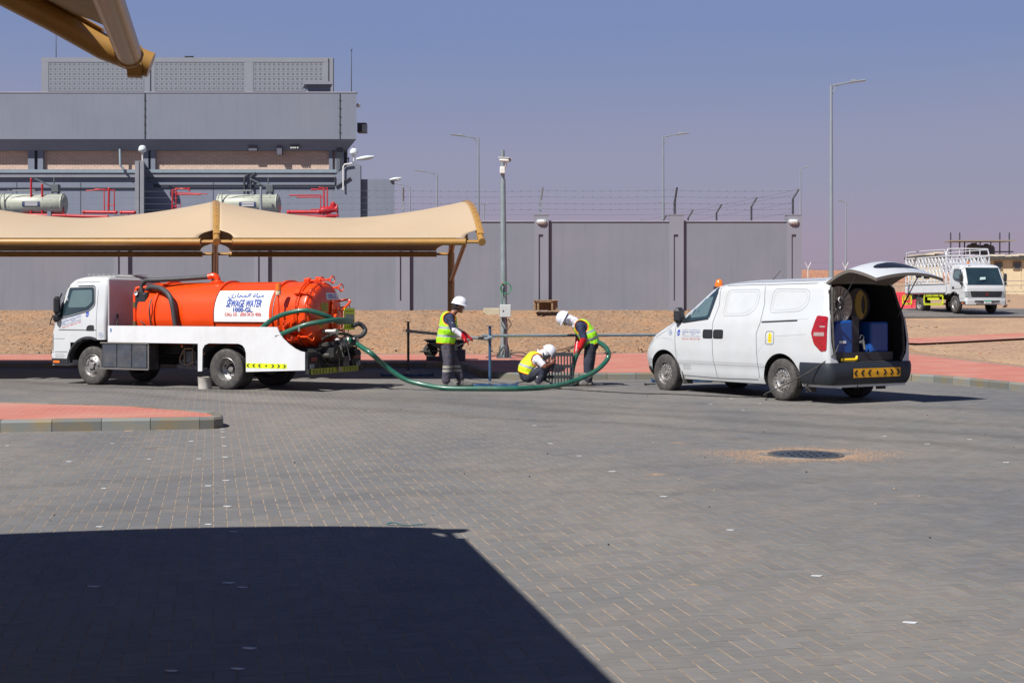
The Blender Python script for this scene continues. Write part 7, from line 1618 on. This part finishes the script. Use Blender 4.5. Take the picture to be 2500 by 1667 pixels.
def make_vest(parent, torso, arms, neck, hemdir, hemp, mats, tape, inflate=.022):
    """sleeveless vest: the torso's own shape let out a little, cut at neck, armholes and hem"""
    vest_i = [(Vector(p[0]), Vector(p[1]), p[2]+inflate, p[3]+inflate)+((p[4],) if len(p) > 4 else ()) for p in torso]
    o = meshed('vest', vest_i, .011, mats, lambda p: 0, parent, 5)
    hemp, hd = Vector(hemp), Vector(hemdir).normalized(); bm = bmesh.new(); bm.from_mesh(o.data); dl = []
    for f in bm.faces:
        c = f.calc_center_median(); h = (c-hemp).dot(hd); da = min((((c-Vector(a)).length/r) for a, r in arms), default=9); dn = (c-Vector(neck[0])).length/neck[1]
        if h < 0 or da < 1 or dn < 1: dl.append(f); continue
        f.material_index = 1 if (h < .018 or da < 1.13 or dn < 1.16) else (2 if any(t0 < h < t0+.048 for t0 in tape) else 0)
    bmesh.ops.delete(bm, geom=dl, context='FACES'); bm.to_mesh(o.data); bm.free(); so = o.modifiers.new('t', 'SOLIDIFY'); so.thickness = .006
    return o

# ---------------- worker standing in profile, reaching forward with red gloves (faces +x)
g0 = G(1095, 944.5); w1 = thing('person', 'worker in lime vest and white helmet standing and reaching forward in red gloves', 'person', g0)
Mh = Matrix.Rotation(R(12), 3, 'Y')
TOR = [((-.05, 0, .90), (-.01, 0, 1.10), .168, .162, ((0, 1, 0), 1.10)), ((-.01, 0, 1.10), (.0, 0, 1.32), .162, .138, ((0, 1, 0), 1.30)), ((.03, -.09, 1.36), (.03, .09, 1.36), .085, .085), ((.05, 0, 1.38), (.10, 0, 1.46), .075, .060)]
LEG = [((-.04, -.085, .88), (-.005, -.10, .50), .118, .096), ((-.005, -.10, .50), (-.045, -.10, .13), .098, .086), ((-.03, .085, .88), (.10, .09, .52), .115, .092), ((.10, .09, .52), (.22, .09, .18), .092, .080)]
SH, EL, WR = (.035, -.185, 1.345), (.115, -.285, 1.125), (.295, -.29, .985)
SH2, EL2, WR2 = (.035, .185, 1.345), (.12, .27, 1.12), (.32, .22, 1.02)
ARM = [(SH, EL, .078, .066), (EL, WR, .058, .046), (SH2, EL2, .078, .066), (EL2, WR2, .058, .046)]
HND = hand_prims((.305, -.29, .975), (.62, .05, -.62), (-.3, .2, -.7), -1, .35, 1.15)+hand_prims((.33, .215, 1.01), (.8, -.1, -.45), (-.3, .2, -.7), 1, .35, 1.15)+[((.27, -.29, 1.01), (.33, -.29, .95), .050, .044), ((.29, .225, 1.035), (.35, .21, .99), .050, .044)]
HC = (.205, 0, 1.565)
def tag1(p):
    if (p-Vector(HC)).length < .135 or (p.z > 1.44 and p.x > .05 and abs(p.y) < .08): return 2
    for a, b, s_ in ((EL, WR, 0), (EL2, WR2, 0)):
        t, d = seg_t(p, a, b)
        if d < .075 and p.z < 1.16 and abs(p.y) > .17 and p.x > .08: return 3 if p.x > .262 else 4
    if p.x > .262 and p.z > .75 and p.z < 1.2 and abs(p.y) > .14: return 3
    return 0 if p.z > .90 else 1
b1 = meshed('body', TOR+LEG+ARM+HND+head_prims(HC, Mh, (.09, 0, 1.44)), .0095, [navy, trouser, skin_m, glove_m, sleeve_m, tapeg], tag1, w1, 3)
for p in b1.data.polygons:
    c = p.center
    if p.material_index == 1 and (.375 < c.z < .425 or .300 < c.z < .350): p.material_index = 5
face_bits(w1, HC, Mh)
make_vest(w1, TOR[:3], [(SH, .135), (SH2, .135)], ((.10, 0, 1.50), .115), (0.06, 0, 1), (-.03, 0, .845), [vest_m, trim_o, refl_m], (.13, .29), .028)
hm_ = helmet(w1, Vector(HC)+Mh @ Vector((-.005, 0, .075)), Mh)
meshed('hair', [((.155, 0, 1.585), (.175, 0, 1.57), .088, .085, ((0, 1, 0), .95)), ((.13, 0, 1.52), (.15, 0, 1.55), .06, .07)], .010, [hair_m], lambda p: 0, w1, 2)
boot(w1, (-.06, -.10, .13), (.125, -.11, .04)); boot(w1, (.235, .09, .15), (.42, .10, .04))
for (a, b, s_) in (((-.02, -.187, .62), (0, 0, 0), .06),):
    q = MB(); q.add([(-.05, -.182, .60), (.05, -.182, .60), (.05, -.182, .612), (-.05, -.182, .612)], [(0, 1, 2, 3)]); q.add([(-.035, -.184, .62), (.03, -.184, .62), (-.01, -.184, .68)], [(0, 1, 2)]); q.ball((.0, -.182, .675), (.016, .003, .018), 8); q.build('trouser_logo', logo_b, w1)
def arm_logo(parent, c, n_, up):
    c, n_, up = Vector(c), Vector(n_).normalized(), Vector(up).normalized(); r_ = up.cross(n_); q = MB()
    q.ball(c+up*.020, (.013, .013, .016), 8); q.tube([c-r_*.035-up*.012, c-r_*.01-up*.004, c+r_*.03-up*.006], .006, 5); q.tube([c-r_*.01-up*.004, c+up*.02], .008, 5); q.build('sleeve_logo', white_ink, parent, smooth=60)
arm_logo(w1, (.085, -.292, 1.235), (-.1, -1, 0), (0, 0, 1))
q = MB(); q.tube([(.135, -.02, .98), (.14, -.06, .84)], .022, 8); q.box((.145, -.08, .78), (.05, .05, .13), bev=.01); q.build('tool_pouch', black_plastic, w1)

# ---------------- worker bent over the hose (faces -x: built facing +x, then turned round)
g0 = G(1434, 941.5); w3 = thing('person', 'worker bending over with headcloth under helmet, feeding the green hose into the drain', 'person', g0, rz=math.pi)
M3 = Matrix.Rotation(R(62), 3, 'Y')
TOR3 = [((-.07, 0, .82), (-.02, 0, .98), .158, .158, ((0, 1, 0), 1.08)), ((-.02, 0, .98), (.10, 0, 1.15), .160, .148, ((0, 1, 0), 1.25)), ((.15, -.09, 1.20), (.15, .09, 1.20), .088, .088), ((.18, 0, 1.22), (.26, 0, 1.26), .075, .062)]
LEG3 = [((-.06, .085, .82), (-.01, .10, .46), .122, .098), ((-.01, .10, .46), (.0, .10, .13), .096, .078), ((-.08, -.085, .82), (-.06, -.09, .46), .120, .096), ((-.06, -.09, .46), (-.03, -.09, .13), .094, .078)]
S3, E3, W3 = (.14, .19, 1.18), (.085, .245, .945), (.155, .225, .775)
S3b, E3b, W3b = (.14, -.19, 1.16), (.17, -.22, .90), (.215, -.10, .66)
ARM3 = [(S3, E3, .082, .068), (E3, W3, .064, .052), (S3b, E3b, .076, .064), (E3b, W3b, .062, .050)]
HND3 = hand_prims((.16, .22, .765), (.25, -.45, -.85), (.85, -.5, .1), 1, .75, 1.2)+hand_prims((.22, -.10, .65), (.0, .35, -.9), (.6, .75, .2), -1, .75, 1.2)
HC3 = (.415, 0, 1.305)
def tag3(p):
    if (p-Vector(HC3)).length < .135: return 2
    for a, b in ((E3, W3), (E3b, W3b)):
        t, d = seg_t(p, a, b)
        if d < .085 and abs(p.y) > .11 and (t > .05 or d > .05) and p.z < .95: return 3
    if p.z < .80 and p.x > .09 and p.z > .45: return 3
    return 0 if p.z > .83 else 1
b3 = meshed('body', TOR3+LEG3+ARM3+HND3+head_prims(HC3, M3, (.25, 0, 1.25)), .0095, [navy, trouser2, skin_m, glove_m, tapeg], tag3, w3, 3)
for p in b3.data.polygons:
    c = p.center
    if p.material_index == 1 and (.235 < c.z < .262 or .165 < c.z < .195): p.material_index = 4
face_bits(w3, HC3, M3)
make_vest(w3, TOR3[:3], [(S3, .140), (S3b, .140)], ((.26, 0, 1.27), .10), (.35, 0, .94), (-.08, 0, .80), [vest_m, trim_o, refl_m], (.10, .25), .028)
meshed('headcloth', [(Vector(HC3)+M3 @ Vector((-.015, 0, .03)), Vector(HC3)+M3 @ Vector((-.01, 0, -.02)), .108, .100, ((0, 1, 0), .95)), (Vector(HC3)+M3 @ Vector((-.05, 0, -.03)), (.25, 0, 1.27), .085, .095), ((.22, .03, 1.24), (.26, .02, 1.18), .08, .05), (Vector(HC3)+M3 @ Vector((.02, 0, -.06)), Vector(HC3)+M3 @ Vector((.02, 0, -.09)), .075, .06)], .010, [cloth_m], lambda p: 0, w3, 2)
q = MB(); q.tube([Vector(HC3)+M3 @ Vector((.03*math.cos(a)-.02, .108+.0*a, .03*math.sin(a)-.03)) for a in np.linspace(0, 4.5, 9)], .006, 5); q.build('cloth_fold', mat('cloth_pattern', (.12, .13, .2), .9), w3)
helmet(w3, Vector(HC3)+M3 @ Vector((-.005, 0, .08)), M3)
boot(w3, (.0, .10, .13), (.17, .10, .04)); boot(w3, (-.03, -.09, .13), (.15, -.10, .04))
arm_logo(w3, (.125, .262, 1.10), (0, 1, 0), (.3, 0, 1))

# ---------------- worker crouching by the grate (faces +x)
g0 = G(1300, 942.5); w2 = thing('person', 'worker in white t-shirt and yellow vest crouching beside the upright drain grate', 'person', g0)
M2 = Matrix.Rotation(R(48), 3, 'Y')
TOR2 = [((-.10, 0, .24), (-.10, 0, .36), .168, .160, ((0, 1, 0), 1.12)), ((-.10, 0, .36), (.03, 0, .52), .158, .148, ((0, 1, 0), 1.25)), ((.09, -.09, .56), (.09, .09, .56), .085, .085), ((.12, 0, .57), (.18, 0, .60), .07, .06)]
LEG2 = [((-.08, -.09, .20), (.22, -.15, .35), .130, .094), ((.22, -.15, .35), (.12, -.15, .11), .092, .078), ((-.08, .09, .20), (.26, .12, .36), .130, .094), ((.26, .12, .36), (.17, .12, .11), .090, .078)]
S2, E2, W2 = (.10, -.19, .53), (.235, -.24, .395), (.36, -.13, .44)
S2b, E2b, W2b = (.10, .18, .53), (.25, .22, .40), (.37, .10, .46)
ARM2 = [(S2, E2, .080, .066), (E2, W2, .050, .036), (S2b, E2b, .078, .064), (E2b, W2b, .050, .036)]
HND2 = hand_prims((.365, -.125, .445), (.3, .3, .75), (.2, .8, -.1), -1, .6, 1.05)+hand_prims((.375, .095, .465), (.3, -.25, .75), (.2, -.8, -.1), 1, .6, 1.05)
HC2 = (.275, 0, .635)
def tag2(p):
    if (p-Vector(HC2)).length < .130: return 2
    for a, b in ((E2, W2), (E2b, W2b)):
        t, d = seg_t(p, a, b)
        if d < .062 and p.z > .335 and p.x > .215: return 2
    if p.x > .33 and p.z > .40: return 2
    for a, b in ((S2, E2), (S2b, E2b)):
        t, d = seg_t(p, a, b)
        if d < .075 and p.z > .37: return 0 if t < .82 else 2
    t, d = seg_t(p, (-.10, 0, .30), (.12, 0, .58)); return 0 if (p.z > .30 and d < .20 and t > .02 and p.x < .16) or p.z > .47 else 1
b2 = meshed('body', TOR2+LEG2+ARM2+HND2+head_prims(HC2, M2, (.17, 0, .60)), .0092, [tee_m, trouser2, skin2], tag2, w2, 3)
face_bits(w2, HC2, M2)
make_vest(w2, TOR2[:3], [(S2, .125), (S2b, .125)], ((.19, 0, .62), .10), (.30, 0, .95), (-.14, 0, .245), [vest2, trim_o, refl_m], (.13,), .026)
q = MB(); q.tube([(-.10+.175*math.cos(a), .19*math.sin(a), .325+.05*math.cos(a)) for a in np.linspace(0, 6.283, 25)[:-1]], .016, 6, closed=True); q.build('belt', black_plastic, w2, smooth=50)
q = MB(); q.ball((-.10, -.135, .235), (.10, .055, .05), 12); q.build('shirt_tail', mat('pale_shirt_tail', (.50, .52, .62), .85), w2, smooth=60)
meshed('headcloth', [(Vector(HC2)+M2 @ Vector((-.015, 0, .03)), Vector(HC2)+M2 @ Vector((-.012, 0, -.02)), .106, .100, ((0, 1, 0), .95)), (Vector(HC2)+M2 @ Vector((-.06, 0, -.04)), (.13, 0, .60), .08, .095), ((.12, .02, .64), (.105, .02, .72), .028, .014), ((.09, -.05, .60), (.02, -.03, .55), .05, .04)], .009, [cloth_m], lambda p: 0, w2, 2)
helmet(w2, Vector(HC2)+M2 @ Vector((0, 0, .078)), M2, .128)
boot(w2, (.12, -.15, .12), (.30, -.16, .04)); boot(w2, (.17, .12, .12), (.35, .13, .04))
q = MB(); q.tube([(.06, -.17, .33), (.08, -.19, .24)], .022, 8); q.build('pocket_tool', mat('olive_pouch', (.13, .12, .01), .7), w2); q = MB(); q.box((.095, -.20, .205), (.028, .02, .06), rot=(0, .3, 0), bev=.006); q.build('pocket_rag', white_ink, w2)

# ================================================================== BARRIER FRAMES, HOSE, GRATE, BARROW
blue_paint = mat('blue_scaffold_paint', (.02, .07, .17), .45, .2, var=.25, vscale=9, col2=(.12, .16, .19), c2scale=8, c2amt=.6)
greypipe = mat('grey_scaffold_tube', (.26, .30, .31), .45, .4, var=.12, vscale=10); blackpaint = mat('blackened_post', (.03, .035, .04), .5, .2, var=.3)
def stand(x, y, h, lab, mt_, w_=.62, z=0):
    t = thing('barrier_stand', lab, 'barrier stand', (x, y, z))
    q = MB(); q.cyl((0, 0, .03), (0, 0, h), .028, n=12); q.build('post', mt_, t, smooth=50)
    q = MB(); q.box((0, 0, h+.006), (.15, .10, .012)); q.build('top_plate', mt_, t)
    q = MB(); q.box((-.02, 0, .028), (w_*2, .055, .05), bev=.006); q.box((-.02-w_, 0, .045), (.03, .12, .09)); q.box((-.02+w_, 0, .045), (.03, .12, .09)) if w_ < .6 else None; q.build('foot_bar', blue_paint, t)
    q = MB(); q.cyl((0, -.035, .09), (0, -.05, .09), .03, n=10); q.tube([(0, -.05, .09), (.03, -.06, .04)], .008, 5); q.build('foot_bolt', steel, t); return t
s2 = G(1196, 943.5); s1 = G(1000, 918)
stand(s2.x, s2.y, 1.18, 'blue and grey scaffold barrier post between the two left-hand workers', blue_paint, .56)
stand(s1.x-.03, s1.y, 1.22, 'blackened scaffold barrier post nearest the tanker', blackpaint, .58)
s3 = Vector((3.55, 27.3, 0)); stand(s3.x, s3.y, 1.18, 'scaffold barrier post hidden behind the van nose', blue_paint)
def rail(a, b, lab):
    q = MB(); a, b = Vector(a), Vector(b); q.cyl(a, b, .031, n=12); o = q.build('rail_tube', greypipe, None, smooth=50); t = tag(o, lab, 'rail'); return t
def clamp(p, parent_lab):
    q = MB(); p = Vector(p); q.box(p, (.09, .09, .07), bev=.012); q.lathe([(.05, -.03), (.055, 0), (.05, .03)], p+Vector((0, -.03, -.05)), (0, 1, 0), 14); q.cyl(p+Vector((0, -.05, .01)), p+Vector((.14, -.05, -.01)), .014, .004, n=8); q.cyl(p+Vector((-.02, -.04, 0)), p+Vector((-.12, -.04, 0)), .012, .008, n=8); tag(q.build('tube_clamp', galv, smooth=40), parent_lab, 'clamp')
rail((s2.x-.16, s2.y-.05, 1.0), (3.9, 27.5, .985), 'long grey rail running from the middle post to behind the van')
rail((s1.x-.05, s1.y-.06, 1.02), (s2.x-.02, s2.y+.05, .93), 'grey rail slanting behind the standing worker')
clamp((s2.x, s2.y-.03, .96), 'steel tube clamp where two grey rails meet'); clamp((s1.x-.03, s1.y-.05, 1.03), 'dark tube clamp high on the blackened post')
# big green hose from the tanker to the drain
o_out = tw(-2.02, -.40, .90)
hp = [o_out, P(858, 831, o_out.y-.15), P(905, 862, 24.6), P(940, 893, 24.9), P(985, 924, 24.9)]
hp2 = [P(1030, 938, 24.8), P(1090, 947, 24.6), P(1180, 949, 24.5), P(1260, 949, 24.5), P(1340, 944, 24.9)]
for v in hp2: v.z = max(.05, v.z)
hp2[1].z = hp2[2].z = hp2[3].z = .05
hp3 = [P(1395, 932, 25.3), P(1450, 908, 25.7), P(1482, 878, 25.95), P(1484, 856, 26.0), P(1466, 838, 26.05), P(1442, 834, 26.05), P(1424, 841, 26.0), P(1408, 866, 26.0), P(1398, 900, 26.05), P(1393, 935, 26.1)]
pts = hp+hp2+hp3; pts[-1].z = .0
pts.append(Vector((pts[-1].x-.02, pts[-1].y+.02, -.03)))
q = MB(); q.tube(curve_pts(pts, 10), .047, 14); gh = q.build('suction_hose', green_m, smooth=60); tag(gh, 'thick green suction hose curving from the tanker along the paving to the drain', 'hose')
q = MB(); c = P(1482, 862, 25.98); d = (P(1484, 856, 26.0)-P(1482, 878, 25.95)).normalized(); q.cyl(c-d*.012, c+d*.012, .050, n=14); q.build('black_tape', black_plastic, gh)
# drain grate stood on edge
gt = thing('drain_grate', 'black iron drain grate stood upright beside the crouching worker', 'grate', G(1363, 943.5), rot=(R(-6), 0, 0))
iron = mat('black_iron', (.035, .04, .045), .5, .4, var=.3, vscale=10)
gw, gh_ = .60, .655; q = MB()
for s in (-1, 1): q.box((s*(gw/2-.015)-.03*0, 0, gh_/2), (.035, .05, gh_), bev=.006)
q.box((0, 0, .02), (gw, .05, .04), bev=.006); q.box((0, 0, gh_-.02), (gw, .05, .07), bev=.006); q.build('frame', iron, gt)
for k in range(9): q = MB(); x = -gw/2+gw*(k+1)/10; q.box((x, 0, gh_/2), (.027, .045, gh_-.06), bev=.004); q.build('bar', iron, gt)
for z in (.19, .40): q = MB(); q.box((0, .004, z), (gw-.05, .036, .058), bev=.004); q.build('cross_bar', iron, gt)
dp = G(1392, 941); dr = thing('drain_pit', 'drain mouth painted as a flat black sheet where the green hose goes in', 'drain', (dp.x, dp.y+.25, 0)); q = MB()
q.box((0, 0, .004), (.62, .62, .006)); q.build('opening_shade_sheet', mat('painted_pit_shade', (.004, .004, .005), .9), dr); q = MB()  # flat black sheet painted for the shade down in the drain
for s in (-1, 1): q.box((s*.33, 0, .006), (.05, .70, .012)); q.box((0, s*.33, .006), (.62, .05, .011))
q.build('rim', iron, dr)
# thin cable near the feet and the stick behind the bending worker
q = MB(); q.tube(curve_pts([G(1110, 928, .012), G(1160, 935, .012), G(1215, 939, .012), G(1245, 938, .012), G(1275, 932, .012), G(1300, 929, .012)], 6), .010, 5); tag(q.build('ground_cable', black_rubber, smooth=60), 'thin black cable on the paving behind the crouching worker', 'cable')
q = MB(); q.tube(curve_pts([P(1335, 857, 37), P(1370, 853, 36.8), P(1410, 841, 36.5)], 6), .03, 6); 
for i, v in enumerate(q.v): q.v[i] = (v[0], v[1], max(v[2], T(v[0], v[1])+.0) if v[1] > 39 else max(v[2], .15))
tag(q.build('branch_pole', mat('brown_pole', (.14, .10, .07), .8)), 'long brown pole slanting up behind the bending worker', 'pole')
# wheelbarrow and blocks behind the standing worker
wc = P(1051, 861, 35.2); wb = thing('wheelbarrow', 'dark wheelbarrow parked on the shaded sidewalk behind the standing worker', 'wheelbarrow', (wc.x, 35.2, .143))
dkb = mat('barrow_black', (.022, .024, .026), .6, .2, var=.3, vscale=6)
zw = .19
q = MB(); q.lathe([(.10, -.05), (.17, -.055), (.192, -.03), (.195, 0), (.192, .03), (.17, .055), (.10, .05)], (0, 0, zw+.06), (0, 1, 0), 28); w_ = q.build('wheel', black_rubber, wb, smooth=40); q = MB(); q.lathe([(.001, -.03), (.12, -.02), (.12, .02), (.001, .03)], (0, 0, zw+.06), (0, 1, 0), 20); q.build('hub_disc', dkb, w_)
q = MB(); tp = [(-.16, -.30), (.95, -.32), (.95, .32), (-.16, .30)]; bt = [(.36, -.2), (.80, -.2), (.80, .2), (.36, .2)]; tz, bz = .53, .22
vs = [(x, y, tz) for x, y in tp]+[(x, y, bz) for x, y in bt]; vs2 = [(x*.985+.01, y*.95, z-.0+.012*(z < .4)) for x, y, z in vs]
q.add(vs, [(0, 1, 5, 4), (1, 2, 6, 5), (2, 3, 7, 6), (3, 0, 4, 7), (4, 5, 6, 7)]); q.add(vs2, [(4, 5, 1, 0), (5, 6, 2, 1), (6, 7, 3, 2), (7, 4, 0, 3), (7, 6, 5, 4)]); q.tube([(x, y, tz) for x, y in tp], .014, 6, closed=True); q.build('tray', dkb, wb)
for s in (-1, 1):
    q = MB(); q.tube(curve_pts([(-.20, s*.08, .22), (.05, s*.12, .24), (.45, s*.22, .26), (.85, s*.27, .42), (1.10, s*.29, .56), (1.28, s*.29, .62)], 5), .018, 8); q.build('handle_frame', dkb, wb, smooth=50); q = MB(); q.tube([(.75, s*.24, .36), (.70, s*.24, .02), (.85, s*.24, .02), (.82, s*.25, .40)], .015, 6); q.build('leg', dkb, wb)
q = MB(); q.cyl((0, -.12, zw+.06), (0, .12, zw+.06), .014, n=8); q.tube([(-.20, -.08, .22), (-.28, 0, .22), (-.20, .08, .22)], .016, 6); q.tube([(-.1, -.2, .52), (.02, -.1, .25)], .008, 5); q.build('axle', dkb, wb)
blk = mat('dark_grey_block', (.12, .12, .12), .9, var=.15)  # one even dark grey on all three blocks
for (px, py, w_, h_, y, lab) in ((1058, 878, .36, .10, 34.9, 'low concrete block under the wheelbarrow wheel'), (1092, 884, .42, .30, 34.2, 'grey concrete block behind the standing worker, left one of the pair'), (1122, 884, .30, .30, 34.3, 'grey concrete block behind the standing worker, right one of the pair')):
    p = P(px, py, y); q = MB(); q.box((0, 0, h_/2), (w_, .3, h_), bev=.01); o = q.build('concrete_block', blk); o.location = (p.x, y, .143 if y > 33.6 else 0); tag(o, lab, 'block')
# litter of small stones on the paving
q = MB()
for i in range(130):
    y = random.uniform(8.5, 27); x = random.uniform(-.36, .39)*y; r = random.uniform(.004, .011)
    if y < 20 and inside(ISLAND, np.array([x]), np.array([y]))[0]: continue
    q.box((x, y, r*.5), (r, r*random.uniform(.6, 1.5), r), rot=(random.random(), random.random(), random.random()), m=random.randrange(2))
tag(q.build('grit', [st_m[0], dark_metal]), 'scattered grit on the paving', kind='stuff')
